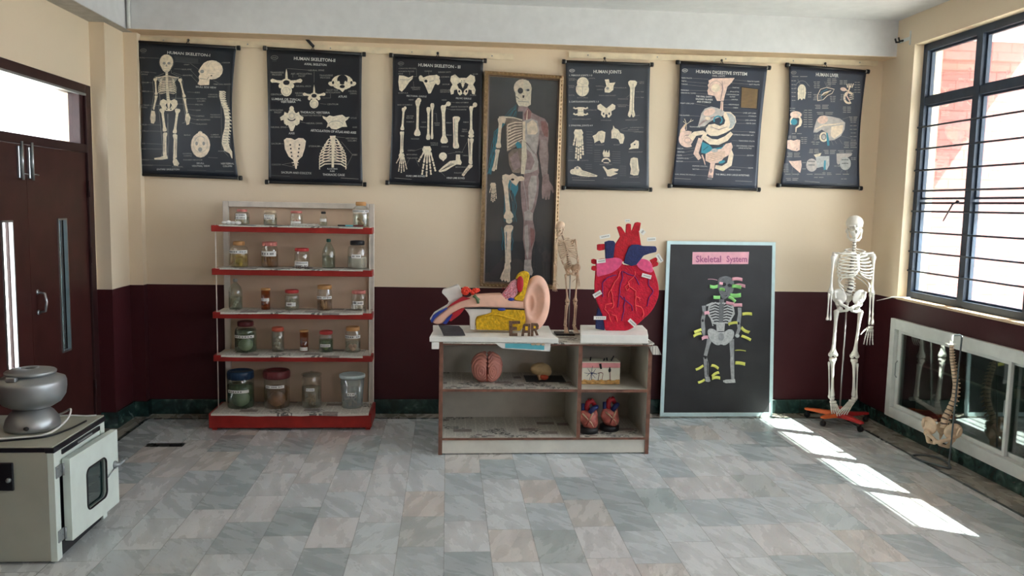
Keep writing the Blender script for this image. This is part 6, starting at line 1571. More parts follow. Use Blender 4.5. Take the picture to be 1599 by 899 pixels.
ext('dark_groove', 'ink_black', [(366, 452), (520, 448), (900, 462), (902, 472), (610, 464), (370, 460)], -.996, -.98, th, 0)
b = MB('ear_yellow'); b.tube([ez(480, 540, -1.0), ez(560, 516, -1.0), ez(640, 510, -1.0), ez(720, 530, -1.0), ez(800, 550, -1.0)], .007, 6); b.build('cartilage_ridge', th)
ext('temporal_bone', 'ear_speckle', [(690, 372), (700, 340), (740, 290), (780, 232), (822, 206), (840, 230), (836, 290), (830, 330), (800, 368), (750, 388)], -.985, -.90, th, .006)
b = MB('heart_crimson'); rr = random.Random(8)
for k in range(46):
    u, v = rr.uniform(700, 825), rr.uniform(245, 375)
    if v < 600-u*.46: continue
    b.ball(ez(u, v, -.987), (.003, .0015, .003), 5, 3)
b.build('red_speckles', th)
ext('yellow_rim', 'ear_yellow', [(820, 205), (836, 170), (862, 144), (900, 134), (930, 142), (940, 172), (920, 250), (905, 330), (880, 395), (820, 386), (800, 372), (836, 340), (870, 300), (880, 200), (850, 180)], -.992, -.91, th, .006)
b = MB('ear_red'); b.ball(ez(857, 240, -.985), (.027, .014, .066), 16, 10); b.build('red_muscle', th)
b = MB('ear_blue'); b.ball(ez(776, 378, -.99), (.024, .012, .012), 12, 8); b.build('blue_lump', th)
b = MB('ear_blue'); b.ball(ez(692, 466, -.995), (.030, .012, .012), 12, 8); b.build('blue_lump', th)
b = MB('ear_orange')
for k in range(22):
    w = k*.55; r_ = .030-.0011*k; p = ez(376, 306, -.99); b.ball((p[0]+math.cos(w)*r_, -.99-.0008*k, p[2]+math.sin(w)*r_), .009, 8, 6)
for q in ((410, 300), (430, 310), (450, 296), (470, 292), (440, 326), (466, 310)): b.ball(ez(*q, -.985), .013, 8, 6)
for q in ((486, 284), (492, 300), (480, 312)): b.tube([ez(465, 298, -.985), ez(q[0]+12, q[1], -.985)], [.008, .005], 6)
b.build('cochlea', th)
b = MB('ear_green'); b.tube([ez(448, 344, -1.0), ez(470, 362, -1.0), ez(482, 382, -1.0), ez(488, 414, -1.0)], [.014, .010, .012, .008], 8); b.tube([ez(470, 365, -1.0), ez(502, 380, -1.0)], [.009, .005], 6); b.build('ossicles', th)


def auricle(X, Y, Z):
    d = s_ell(X, Y, Z, (0, 0, 0), (.105, .07, .205), euler(0, .05, 0))
    d = np.maximum(d, Y-.015)
    d = sS(d, s_ell(X, Y, Z, (-.014, -.075, .02), (.070, .055, .155), euler(0, .08, 0)), .014)
    d = sU(d, s_ell(X, Y, Z, (-.05, -.012, -.015), (.045, .026, .085)), .02)
    d = sS(d, s_ell(X, Y, Z, (-.040, -.055, .005), (.030, .045, .066)), .012)
    d = sU(d, s_cap(X, Y, Z, (.010, -.012, .12), (.034, -.012, -.02), .010, .008), .016)
    d = sU(d, s_cap(X, Y, Z, (.034, -.012, -.02), (.012, -.012, -.09), .008, .012), .016)
    return d


P, F = sdf_mesh(auricle, (-.13, -.07, -.22), (.13, .035, .22), .0052)
c = ez(985, 410, -.96)
zb = EZ1
b = MB('skin_peach'); b.M = Matrix.Translation((c[0]+.006, -.955, c[2]+.0)); b.add([(x, y, max(z, zb-c[2]+.0005)) for x, y, z in P], F, True); b.build('auricle', th)
# wooden letters leaning on the cartilage
LET = (('E', [(758, 560), (856, 560), (856, 584), (788, 586), (788, 612), (828, 614), (828, 638), (790, 640), (790, 668), (832, 668), (832, 692), (760, 692)]),
       ('A', [(866, 692), (882, 596), (896, 582), (948, 584), (944, 692), (922, 692), (924, 664), (892, 664), (888, 692)]),
       ('R', [(950, 692), (954, 578), (1010, 580), (1020, 600), (1016, 630), (1000, 640), (1018, 684), (996, 686), (980, 646), (974, 646), (972, 692)]))
for nm, ol in LET:
    b = MB('wood_letter'); yl = -1.13
    P = [PY(660+u/5.618, 400+v/5.618, yl) for u, v in ol]; z0 = min(p[2] for p in P); dz = EZ1+.0005-z0
    b.prism([(p[0], p[2]+dz) for p in P], lambda a, c_, t: (a, yl if t < .5 else yl+.018, c_), 1)
    if nm == 'A': h_ = [(900, 606), (924, 606), (922, 640), (898, 640)]
    elif nm == 'R': h_ = [(974, 600), (994, 602), (992, 622), (974, 622)]
    else: h_ = None
    if h_:
        b.use('ear_yellow'); Q = [PY(660+u/5.618, 400+v/5.618, yl-.0006) for u, v in h_]; b.add([(p[0], yl-.0008, p[2]+dz) for p in Q], [(0, 3, 2, 1)])
    o = b.build('letter', th, bevel=.0015); o['label'] = 'brown wooden letter '+nm
# slate plaque propped at the left front of the slab
th2 = thing('name_plaque', 'small dark curved plaque propped on the left of the ear slab', 'plaque', (-.0, -1.13, EZ1+.001))
b = MB('slate_plaque'); q = [PY(660+u/5.618, 400+v/5.618, y) for u, v, y in ((140, 598, -1.05), (320, 606, -1.05), (352, 640, -1.1), (374, 686, -1.15), (184, 688, -1.15), (164, 640, -1.1))]
q = [Vector((p[0], y, max(p[2], EZ1+.002))) for p, y in zip(q, (-1.05, -1.05, -1.1, -1.15, -1.15, -1.1))]
dz = EZ1+.002-min(p.z for p in q)
top = [(p.x, p.y, p.z+dz+.005) for p in q]; bot = [(p.x, p.y, p.z+dz) for p in q]
b.add(top+bot, [(0, 5, 2, 1), (5, 4, 3, 2), (6, 7, 8, 11), (11, 8, 9, 10)]+[(k, (k+1) % 6, (k+1) % 6+6, k+6) for k in range(6)]); b.build('plate', th2)
b = MB('cast_grey')
for k in range(4):
    f = .25+.16*k; p0 = Vector(top[0]).lerp(Vector(top[4]), f)+Vector((.02, -.001, .0012)); p1 = Vector(top[1]).lerp(Vector(top[3]), f)+Vector((-.02, -.001, .0012)); b.rod(p0, p1, .0012, n=5)
b.build('engraved_lines', th2)
# papers and foam under the slab's front edge
b = MB('foam_white'); b.box(-.10, -.048, -1.19, -1.02, .775, TOPZ-.002, bev=.003); tag(b.build('foam_offcut'), 'foam offcut hanging under the left front corner of the ear slab', 'foam piece')


def hanging_paper(name, label, x0, x1, zt, zb_, tilt, m_, stripe=None):
    b = MB(m_); yf = CYF-.0125; b.box(x0, x1, yf-.0015, yf, zb_, zt); b.box(x0, x1, yf-.0015, yf+.12, zt, zt+.0012)
    b.M = None; V = [(x, y, z-(x-x0)*tilt if z < zt-.001 else z) for x, y, z in b.v]; b.v = V
    o = b.build(name, None); tag(o, label, 'paper')
    return o


th = thing('pamphlet', 'white paper with a cyan block hanging over the cabinet front below EAR', 'paper', (.57, CYF-.014, .78))
b = MB('paper_white'); b.add([(.345, -1.178, TOPZ-.004), (.745, -1.178, TOPZ-.006), (.742, -1.180, .762), (.40, -1.180, .782), (.345, -1.176, TOPZ-.004), (.745, -1.176, TOPZ-.006), (.742, -1.178, .762), (.40, -1.178, .782)], [(0, 3, 2, 1), (4, 5, 6, 7), (0, 1, 5, 4), (1, 2, 6, 5), (2, 3, 7, 6), (3, 0, 4, 7)]); b.build('sheet', th)
b = MB('sticker_cyan'); b.add([(.420, -1.1795, .818), (.700, -1.1795, .816), (.70, -1.1815, .772), (.420, -1.1815, .786)], [(0, 3, 2, 1)]); b.build('cyan_block', th)
b = MB('lid_cream')
for x, z, r in ((.62, .822, .018), (.655, .822, .02), (.69, .820, .014)): b.ball((x, -1.182, z-.008), (r, .0008, .009), 8, 5)
b.build('printed_heads', th)
b = MB('newsprint'); b.box(1.492, 1.545, -1.17, -1.14, .74, .80); b.v = [(x+(.03 if z > .78 else 0)*-1+(x-1.492)*.2, y, z) for x, y, z in b.v]
tag(b.build('crumpled_newspaper'), 'crumpled newspaper corner sticking out past the right end of the cabinet top', 'newspaper')

# ---- heart board on its own white foam block
th = thing('heart_board', 'large red felt heart model with navy vessels standing on a white foam block', 'anatomical model', (1.3, -1.0, TOPZ+.001))
b = MB('foam_white'); b.prism([(.955, -1.20), (1.445, -1.20), (1.50, -.95), (1.52, -.72), (1.03, -.73)], lambda a, c, t: (a, c, TOPZ+.062 if t < .5 else TOPZ+.001), 1); b.build('foam_block', th, bevel=.004)
HZ = TOPZ+.0625
hz = lambda u, v, y=-1.0: PY(850+u/4.28, 330+v/4.28, y)


def hext(name, m_, ol, y0, y1, bevel=.004):
    b = MB(m_); P = [hz(u, v, -1.0) for u, v in ol]; b.prism([(p[0], p[2]) for p in P], lambda a, c, t: (a, y0 if t < .5 else y1, max(c, HZ)), 1); return b.build(name, th, bevel=bevel)


def smooth_loop(pts, n=4):
    out = []; k = len(pts)
    for i in range(k):
        p0, p1, p2, p3 = pts[i-1], pts[i], pts[(i+1) % k], pts[(i+2) % k]
        for j in range(n):
            t = j/n
            out.append(tuple(.5*((2*p1[d])+(-p0[d]+p2[d])*t+(2*p0[d]-5*p1[d]+4*p2[d]-p3[d])*t*t+(-p0[d]+3*p1[d]-3*p2[d]+p3[d])*t**3) for d in (0, 1)))
    return out


hext('ventricle_body', 'heart_red', smooth_loop([(352, 330), (420, 315), (510, 340), (530, 355), (600, 360), (650, 345), (715, 370), (745, 430), (764, 510), (758, 580), (720, 660), (660, 720), (600, 772), (540, 798), (470, 802), (412, 796), (396, 730), (380, 670), (350, 600), (336, 520), (340, 420)]), -1.005, -.985)
hext('aorta', 'heart_crimson', [(484, 105), (500, 98), (514, 104), (542, 148), (546, 86), (560, 80), (578, 84), (580, 136), (604, 76), (622, 70), (644, 76), (638, 110), (632, 140), (640, 190), (648, 240), (600, 300), (560, 340), (500, 330), (460, 320), (466, 230), (492, 190), (506, 168)], -1.012, -.99)
hext('pulmonary_artery', 'heart_navy', [(528, 344), (540, 290), (560, 240), (580, 222), (620, 220), (660, 230), (740, 232), (748, 250), (744, 270), (700, 280), (660, 294), (640, 320), (612, 354), (580, 364)], -1.022, -1.0)
hext('vena_cava', 'heart_navy', [(402, 204), (430, 194), (462, 196), (472, 210), (458, 312), (408, 316)], -1.018, -.99)
hext('atrium', 'heart_pink', smooth_loop([(350, 330), (400, 316), (470, 308), (512, 320), (516, 345), (490, 380), (440, 412), (380, 428), (350, 432), (346, 380)]), -1.018, -.99)
hext('atrium', 'heart_pink', smooth_loop([(612, 350), (624, 328), (656, 316), (694, 328), (716, 356), (722, 396), (700, 408), (650, 392), (624, 372)]), -1.018, -.99)
for ol in ([(352, 222), (364, 218), (402, 216), (402, 256), (366, 262), (352, 256)], [(314, 322), (330, 316), (350, 322), (350, 352), (326, 352), (314, 344)], [(316, 368), (330, 362), (350, 364), (350, 396), (328, 396), (314, 388)], [(704, 326), (744, 306), (754, 316), (752, 330), (718, 350)], [(714, 352), (752, 334), (762, 348), (756, 362), (722, 374)]): hext('pulmonary_vein', 'heart_crimson', ol, -1.010, -.99, .003)
hext('lower_vessel', 'heart_navy', [(358, 640), (384, 680), (408, 740), (402, 794), (344, 784), (344, 740)], -1.0, -.98, .004)
rr = random.Random(12)


def squig(name, m_, lines, y):
    for ln_ in lines:
        b = MB(m_); P = []
        for (u, v), (u2, v2) in zip(ln_, ln_[1:]):
            for k in range(3): t = k/3; P.append(hz(u+(u2-u)*t+rr.uniform(-3, 3), v+(v2-v)*t+rr.uniform(-2, 2), -1.0))
        P.append(hz(*ln_[-1], -1.0)); b.tube([(p[0], y, p[2]) for p in P], .0035, 6); b.build(name, th)


squig('coronary_line', 'yarn_red', [[(504, 396), (498, 430), (470, 470), (446, 520), (456, 580), (460, 640), (440, 650)], [(446, 520), (430, 540), (424, 574)], [(450, 612), (410, 620), (402, 650), (430, 684), (445, 735)], [(445, 688), (478, 696), (488, 740)], [(604, 396), (604, 430), (560, 470), (566, 500), (610, 530), (608, 600), (610, 664)], [(560, 486), (540, 500), (548, 526), (566, 510)], [(608, 566), (636, 580), (634, 600)], [(608, 624), (646, 640), (664, 680), (654, 710)]], -1.008)
squig('coronary_line', 'yarn_violet', [[(480, 424), (420, 440), (386, 480), (390, 570)], [(516, 400), (524, 440), (504, 500), (500, 560), (488, 640)], [(524, 400), (560, 420), (600, 430), (632, 490)], [(500, 560), (536, 590), (584, 630), (586, 664)], [(536, 570), (530, 660), (516, 730)], [(700, 430), (696, 490), (728, 530), (696, 580), (684, 634)]], -1.008)
for (u, v, w, h, a) in ((405, 168, 72, 24, -12), (556, 62, 34, 18, -4), (656, 136, 30, 40, -50), (716, 186, 62, 26, -4), (770, 312, 62, 28, 55), (380, 332, 60, 26, -8), (684, 432, 66, 26, 14), (355, 553, 60, 30, -32), (372, 712, 84, 24, 0), (588, 744, 62, 26, 42)):
    p = hz(u, v, -1.03); s = 1/4.28*.00465; b = MB('paper_white'); ca, sa = math.cos(math.radians(-a)), math.sin(math.radians(-a))
    c4 = [(-w/2, -h/2), (w/2, -h/2), (w/2, h/2), (-w/2, h/2)]
    V = [(p[0]+(x*ca-z*sa)*s, yy, p[2]+(x*sa+z*ca)*s) for yy in (-1.028, -1.0265) for x, z in c4]
    b.add(V, [(0, 1, 2, 3), (7, 6, 5, 4), (0, 4, 5, 1), (1, 5, 6, 2), (2, 6, 7, 3), (3, 7, 4, 0)]); fl = b.build('paper_flag', th)
    b = MB('ink_grey')
    for k in range(5):
        x = (-.32+.15*k)*w; V = [(p[0]+((x+q)*ca-z*sa)*s, -1.0285, p[2]+((x+q)*sa+z*ca)*s) for q, z in ((0, -h*.15), (w*.1, -h*.15), (w*.1, h*.15), (0, h*.15))]; b.add(V, [(0, 1, 2, 3)])
    b.build('flag_writing', fl)
    b = MB('lid_silver'); b.rod((p[0], -1.027, p[2]), (p[0]+(hz(540, 400, -1.0)[0]-p[0])*.06, -.995, p[2]-.002), .0012, n=5); b.build('pin', fl)

# ------------------------------------------------------------------ leaning board with paper skeleton
Yb0, Yb1 = -.135, -.035
bc = [PY(1042, 376, Yb1), PY(1211, 378, Yb1), PY(1206, 648, Yb0), PY(1031, 641, Yb0)]
zmin = .004
bc[2][2] = zmin; bc[3][2] = zmin+.0
th = thing('display_board', 'black board with pale blue edging, pink title strip and paper skeleton, leaning on the wall', 'display board', tuple((bc[2]+bc[3])/2))
BW, BH = np.linalg.norm(bc[1]-bc[0]), np.linalg.norm(bc[0]-bc[3])
nrm = Vector((0, -(bc[0][2]-bc[3][2]), bc[0][1]-bc[3][1])).normalized()


def bp_(u, v, off=0.):
    p = Vector(((bc[0]*(1-u)+bc[1]*u)*(1-v)+(bc[3]*(1-u)+bc[2]*u)*v)); return p+nrm*off


def bslab(mb, u0, u1, v0, v1, a, c):
    V = [bp_(u, v, o) for o in (c, a) for u, v in ((u0, v0), (u1, v0), (u1, v1), (u0, v1))]
    mb.add(V, [(3, 2, 1, 0), (4, 5, 6, 7), (0, 1, 5, 4), (1, 2, 6, 5), (2, 3, 7, 6), (3, 0, 4, 7)])


b = MB('board_black'); bslab(b, .02, .98, .015, .985, -.012, .0); b.build('panel', th)
e = .03
for (u0, u1, v0, v1) in ((0, e, 0, 1), (1-e, 1, 0, 1), (e, 1-e, 0, .019), (e, 1-e, .977, 1)):
    b = MB('board_edge'); bslab(b, u0, u1, v0, v1, -.014, .003); b.build('edge_strip', th)


def bmap(px, py, l):
    # photo pixel -> point on the tilted board plane
    d = Vector(ray(px, py)); o = Vector(CAM); p0 = Vector(bc[0]); t = (p0-o).dot(nrm)/d.dot(nrm); return tuple(o+d*t+nrm*(.0012+.0009*l))


def bart(ox, oy, sc): return Art(bmap, ox, oy, sc)


def thick(o, t=.0008):
    md = o.modifiers.new('thick', 'SOLIDIFY'); md.thickness = t; md.offset = 0; return o


a = bart(1020, 360, 2.995); a.poly([(184, 100), (448, 99), (444, 156), (182, 157)], 'paper_pink', 1); tl = thick(a.mb.build('title_strip', th))
a = bart(1020, 360, 2.995); a.text('Skeletal', 258, 132, 30, 'pen_violet', 3, 0, width=118, bold=.02); a.text('System', 390, 132, 28, 'pen_violet', 3, 0, width=96, bold=.02); a.mb.build('title_writing', tl)
S4 = (1070, 420, 4.733)
a = bart(*S4); a.poly(smooth_loop([(240, 100), (250, 66), (290, 52), (330, 58), (356, 80), (360, 120), (350, 160), (322, 200), (300, 218), (280, 222), (262, 200), (244, 150)], 3), 'card_dark', 2)
a.ell(285, 114, 17, 13, 'ink_black', 3, -15); a.ell(326, 120, 15, 12, 'ink_black', 3, 10); a.poly([(290, 148), (282, 168), (300, 168)], 'ink_black', 3); a.ring(290, 192, 18, 8, 5, 'ink_black', 3, 20, 160); a.ring(300, 130, 56, 74, 2, 'card_grey', 3); sk = a.mb.build('paper_skull', th)
a = bart(*S4); a.stroke([(268, 222), (262, 400)], [38, 32], 'card_dark', 4); a.poly([(212, 396), (292, 392), (294, 406), (214, 408)], 'card_light', 4); a.poly([(228, 408), (292, 406), (288, 458), (230, 458)], 'card_light', 4); a.mb.build('paper_spine', th)
a = bart(*S4)
for s in (-1, 1):
    m_ = lambda x: 264+s*(x-264)
    for k in range(8):
        y = 256+k*19; w = 96-abs(k-2)*6
        a.stroke([(m_(268), y+10), (m_(264+w*.5), y-8+k*2), (m_(264+w), y+12), (m_(264+w*.9), y+30)], [8, 12, 12, 8], 'card_light', 3)
    a.stroke([(m_(350), 268), (m_(360), 330), (m_(320), 392)], 12, 'card_light', 2); a.stroke([(m_(270), 252), (m_(330), 250), (m_(374), 270)], [8, 10, 12], 'card_light', 4)
a.mb.build('paper_ribs', th)
a = bart(*S4); a.poly(smooth_loop([(164, 460), (180, 440), (212, 444), (240, 462), (290, 462), (316, 446), (346, 448), (360, 470), (352, 510), (320, 545), (290, 562), (264, 556), (240, 562), (208, 548), (176, 510)], 3), 'card_light', 3); a.ell(264, 500, 22, 30, 'card_grey', 4); a.mb.build('paper_pelvis', th)
for nm, parts in (('paper_arm', ([(136, 270), (140, 320), (128, 380)], [30, 26, 28], [(128, 380), (132, 440), (138, 500)], [26, 30, 16])), ('paper_arm', ([(400, 284), (402, 330), (392, 400)], [28, 26, 30], [(392, 400), (398, 440), (374, 498)], [24, 26, 20]))):
    a = bart(*S4); a.stroke(parts[0], parts[1], 'card_grey', 3); a.stroke(parts[2], parts[3], 'card_grey', 4); x, y = parts[0][-1]; a.ell(x, y, 7, 11, 'ink_black', 5)
    if parts[0][0][0] > 300: a.ell(384, 492, 16, 14, 'card_light', 5)
    a.mb.build(nm, th)
a = bart(*S4); a.stroke([(180, 516), (168, 560), (148, 640)], [40, 28, 26], 'card_grey', 2); a.stroke([(146, 650), (154, 700), (158, 800)], [26, 34, 30], 'card_grey', 3); a.stroke([(162, 680), (164, 780)], 5, 'ink_black', 5); a.poly([(148, 796), (178, 794), (186, 826), (172, 834), (148, 828)], 'card_light', 4); a.ell(148, 652, 10, 12, 'ink_black', 5); a.mb.build('paper_leg', th)
a = bart(*S4); a.stroke([(342, 516), (346, 640), (346, 700), (350, 812)], [36, 28, 30, 24], 'card_grey', 2); a.ell(344, 660, 8, 14, 'card_light', 4); a.poly([(278, 822), (300, 816), (366, 812), (370, 838), (300, 842), (280, 834)], 'card_light', 3); a.mb.build('paper_leg', th)
tags_ = [((158, 74), (236, 82), 4, 'paper_pink'), ((344, 74), (416, 78), 24, 'paper_pink'), ((362, 124), (432, 126), 24, 'paper_pink'), ((246, 104), (276, 108), 20, 'paper_pink'), ((176, 126), (238, 126), 24, 'paper_green'), ((342, 126), (404, 134), 26, 'paper_green'), ((250, 150), (282, 154), 22, 'paper_green'), ((330, 192), (404, 190), 30, 'paper_green'), ((318, 206), (364, 240), 22, 'paper_green'), ((200, 206), (256, 208), 24, 'paper_green'), ((300, 246), (352, 256), 22, 'paper_pink'), ((352, 266), (412, 264), 24, 'paper_pink'), ((134, 326), (176, 322), 24, 'paper_pink'), ((420, 332), (486, 330), 22, 'paper_yellow'), ((316, 406), (380, 394), 20, 'paper_yellow'), ((412, 430), (462, 464), 22, 'paper_yellow'), ((60, 464), (118, 446), 20, 'paper_yellow'), ((54, 494), (118, 474), 20, 'paper_yellow'), ((414, 492), (478, 522), 20, 'paper_yellow'), ((114, 512), (168, 502), 24, 'paper_pink'), ((366, 600), (436, 601), 7, 'paper_yellow'), ((368, 692), (436, 700), 24, 'paper_yellow'), ((68, 738), (132, 712), 18, 'paper_yellow'), ((182, 708), (244, 734), 20, 'paper_yellow'), ((188, 790), (248, 762), 20, 'paper_yellow'), ((190, 806), (256, 804), 22, 'paper_yellow'), ((86, 834), (142, 816), 18, 'paper_yellow')]
for k, (p0, p1, w, c) in enumerate(tags_):
    b = MB(c); V = []; n = 6; rr2 = random.Random(k)
    dx, dy = p1[0]-p0[0], p1[1]-p0[1]; L = math.hypot(dx, dy); nx, ny = -dy/L*w/2, dx/L*w/2; lift = .012+.02*rr2.random(); bow = rr2.uniform(-8, 8)
    left = (p0[0]+p1[0])/2 < 264
    for i in range(n+1):
        t = i/n; f = (1-t) if left else t; x, y = p0[0]+dx*t, p0[1]+dy*t-bow*math.sin(PI*t)
        for s in (1, -1):
            q = Vector(bmap(1070+(x+nx*s)/4.733, 420+(y+ny*s)/4.733, 6)); V.append(q+nrm*(lift*f*f))
    b.add(V, [(2*i, 2*i+1, 2*i+3, 2*i+2) for i in range(n)], True); thick(b.build('paper_tab', th), .0006)


# ------------------------------------------------------------------ skeleton bones
def skull_f(X, Y, Z):
    d = s_ell(X, Y, Z, (0, .018, .048), (.070, .088, .066))
    d = sU(d, s_ell(X, Y, Z, (0, -.030, .035), (.056, .048, .046)), .02)
    d = sU(d, s_ell(X, Y, Z, (0, -.045, -.020), (.042, .040, .050)), .02)
    d = sU(d, s_cap(X, Y, Z, (0, -.062, -.04), (0, -.066, -.056), .026), .012)
    for s in (-1, 1):
        d = sU(d, s_cap(X, Y, Z, (s*.030, -.070, -.018), (s*.060, -.025, -.008), .009, .006), .008)
        d = sU(d, s_cap(X, Y, Z, (s*.012, -.084, .026), (s*.050, -.066, .022), .007), .008)
        d = sU(d, s_ell(X, Y, Z, (s*.058, .02, -.02), (.012, .016, .022)), .012)
    for s in (-1, 1):
        d = sS(d, s_ell(X, Y, Z, (s*.030, -.086, .004), (.0215, .040, .018)), .004)
        d = sS(d, s_ell(X, Y, Z, (s*.066, -.03, .014), (.014, .03, .03)), .012)
    d = sS(d, s_ell(X, Y, Z, (0, -.092, -.022), (.011, .03, .016)), .003)
    d = sS(d, s_ell(X, Y, Z, (0, .01, -.045), (.034, .05, .03)), .012)
    for k in range(-3, 4): d = sS(d, s_cap(X, Y, Z, (k*.0078+.0039, -.095, -.066), (k*.0078+.0039, -.093, -.084), .0014), .001)
    return d


def jaw_f(X, Y, Z):
    d = s_cap(X, Y, Z, (0, -.082, -.098), (0, -.084, -.090), .011)
    for s in (-1, 1):
        d = sU(d, s_cap(X, Y, Z, (0, -.083, -.094), (s*.030, -.070, -.092), .0115, .010), .008)
        d = sU(d, s_cap(X, Y, Z, (s*.030, -.070, -.092), (s*.049, -.020, -.074), .0105, .009), .008)
        d = sU(d, s_cap(X, Y, Z, (s*.049, -.020, -.074), (s*.056, -.006, -.022), .010, .006), .008)
    for k in range(-3, 4): d = sS(d, s_cap(X, Y, Z, (k*.0078+.0039, -.097, -.076), (k*.0078+.0039, -.093, -.088), .0014), .001)
    return d


def pelvis_f(X, Y, Z):
    d = s_cap(X, Y, Z, (-.02, -.045, -.062), (.02, -.045, -.062), .014)
    for s in (-1, 1):
        R = euler(.15, s*.42, s*.38)
        w = s_ell(X, Y, Z, (s*.084, .002, .038), (.062, .013, .070), R)
        w = sU(w, s_cap(X, Y, Z, (s*.05, .035, .082), (s*.125, -.015, .080), .009, .010), .012)
        w = sU(w, s_cap(X, Y, Z, (s*.125, -.015, .080), (s*.118, -.035, .028), .010, .008), .010)
        d = sU(d, w, .012)
        d = sU(d, s_ell(X, Y, Z, (s*.085, -.006, -.020), (.028, .028, .028)), .014)
        d = sU(d, s_cap(X, Y, Z, (s*.080, -.02, -.020), (s*.018, -.048, -.052), .014, .014), .010)
        d = sU(d, s_cap(X, Y, Z, (s*.088, .006, -.030), (s*.070, .008, -.085), .017, .016), .010)
        d = sU(d, s_cap(X, Y, Z, (s*.066, .004, -.092), (s*.018, -.042, -.078), .012, .011), .010)
        d = sS(d, s_ell(X, Y, Z, (s*.098, -.03, -.022), (.016, .020, .018)), .006)
    sac = s_ell(X, Y, Z, (0, .052, .035), (.042, .018, .05), euler(-.35, 0, 0)); sac = sU(sac, s_cap(X, Y, Z, (0, .06, .0), (0, .045, -.055), .020, .006), .02)
    d = sU(d, sac, .014)
    return d


SK = {}


def get_sdf(nm):
    if nm not in SK:
        f, lo, hi, h = {'skull': (skull_f, (-.085, -.12, -.11), (.085, .12, .13), .0034), 'jaw': (jaw_f, (-.075, -.11, -.12), (.075, .02, -.01), .0030), 'pelvis': (pelvis_f, (-.17, -.09, -.13), (.17, .1, .13), .0042)}[nm]
        SK[nm] = sdf_mesh(f, lo, hi, h)
    return SK[nm]


def longbone(mb, a, b, r, head0=2.0, head1=2.2, n=9, side=None):
    a, b = Vector(a), Vector(b); d = b-a
    t = [0, .03, .07, .14, .25, .5, .75, .87, .93, .97, 1.]
    w = [head0*.7, head0, head0*.95, 1.35, 1.08, .9, 1.05, 1.4, head1*.95, head1, head1*.7]
    mb.tube([a+d*q for q in t], [r*q for q in w], n)


def vertebrae(mb, disc, pts, rads, count, spin, s=1., lat=1.0, frac=.70):
    """bodies with spinous and transverse processes along a curve; pts from bottom to top"""
    P = [Vector(p) for p in pts]; L = [0]
    for p, q in zip(P, P[1:]): L.append(L[-1]+(q-p).length)

    def at(l):
        for i in range(len(P)-1):
            if l <= L[i+1] or i == len(P)-2: f = (l-L[i])/(L[i+1]-L[i]); return P[i].lerp(P[i+1], f)
    tot = L[-1]; ws = [rads[0]+(rads[1]-rads[0])*k/(count-1) for k in range(count)]; S = sum(ws); l = 0
    for k, w in enumerate(ws):
        hgt = tot*w/S; a, c = at(l), at(l+hgt*frac); m_ = (a+c)/2; ax = (c-a).normalized(); e = at(min(tot, l+hgt)); r = w
        mb.tube([a, a.lerp(c, .12), a.lerp(c, .5), a.lerp(c, .88), c], [r*.94, r, r*.84, r, r*.94], 12)
        back = Vector(spin)-ax*Vector(spin).dot(ax); back.normalize(); sd = ax.cross(back)
        mb.tube([m_+back*r*.7, m_+back*r*1.5-ax*r*.25, m_+back*r*2.3-ax*r*.7], [r*.35, r*.3, r*.24], 6)
        for q in (-1, 1):
            mb.tube([m_+back*r*.6+sd*q*r*.5, m_+back*r*.9+sd*q*r*1.55*lat], [r*.32, r*.2], 6); mb.tube([m_+back*r*.9+sd*q*r*.5-ax*r*.6, m_+back*r*.9+sd*q*r*.55+ax*r*.8], [r*.2, r*.2], 6)
        if disc: disc.tube([c, e], [r*.88, r*.88], 10)
        l += hgt


def hand3(mb, wrist, direction, side, s, curl=.25, thumb=1):
    d = Vector(direction).normalized(); x = Vector(side).normalized(); z = d.cross(x)
    w = Vector(wrist)
    for i in range(4):
        for j in range(2): mb.ball(w+x*(i-1.5)*.011*s+d*(.008+j*.013)*s, .0072*s, 7, 5)
    for k in range(4):
        x0, x1 = (k-1.5)*.014, (k-1.5)*.021; Ls = [.062, .038-.004*abs(k-1.2), .024, .017]; p = w+x*x0*s+d*.03*s; ang = 0; sx = (x1-x0)/.09
        for j, Lj in enumerate(Ls):
            if j: ang += curl*(.6+.25*k*.3)
            dd = (d*math.cos(ang)+z*math.sin(ang)+x*sx).normalized(); q = p+dd*Lj*s
            r = (.0052, .0046, .004, .0034)[j]*s
            mb.tube([p, p.lerp(q, .12), p.lerp(q, .5), p.lerp(q, .88), q], [r*.9, r*1.35, r*.8, r*1.3, r*.8], 7); p = q+dd*.0015*s
    p = w-x*.024*s*thumb+d*.018*s
    for j, Lj in enumerate((.042, .030, .022)):
        dd = (d*.75-x*thumb*(.75-.15*j)+z*.35).normalized(); q = p+dd*Lj*s; r = (.006, .005, .0042)[j]*s
        mb.tube([p, p.lerp(q, .12), p.lerp(q, .5), p.lerp(q, .88), q], [r*.9, r*1.3, r*.8, r*1.25, r*.8], 7); p = q


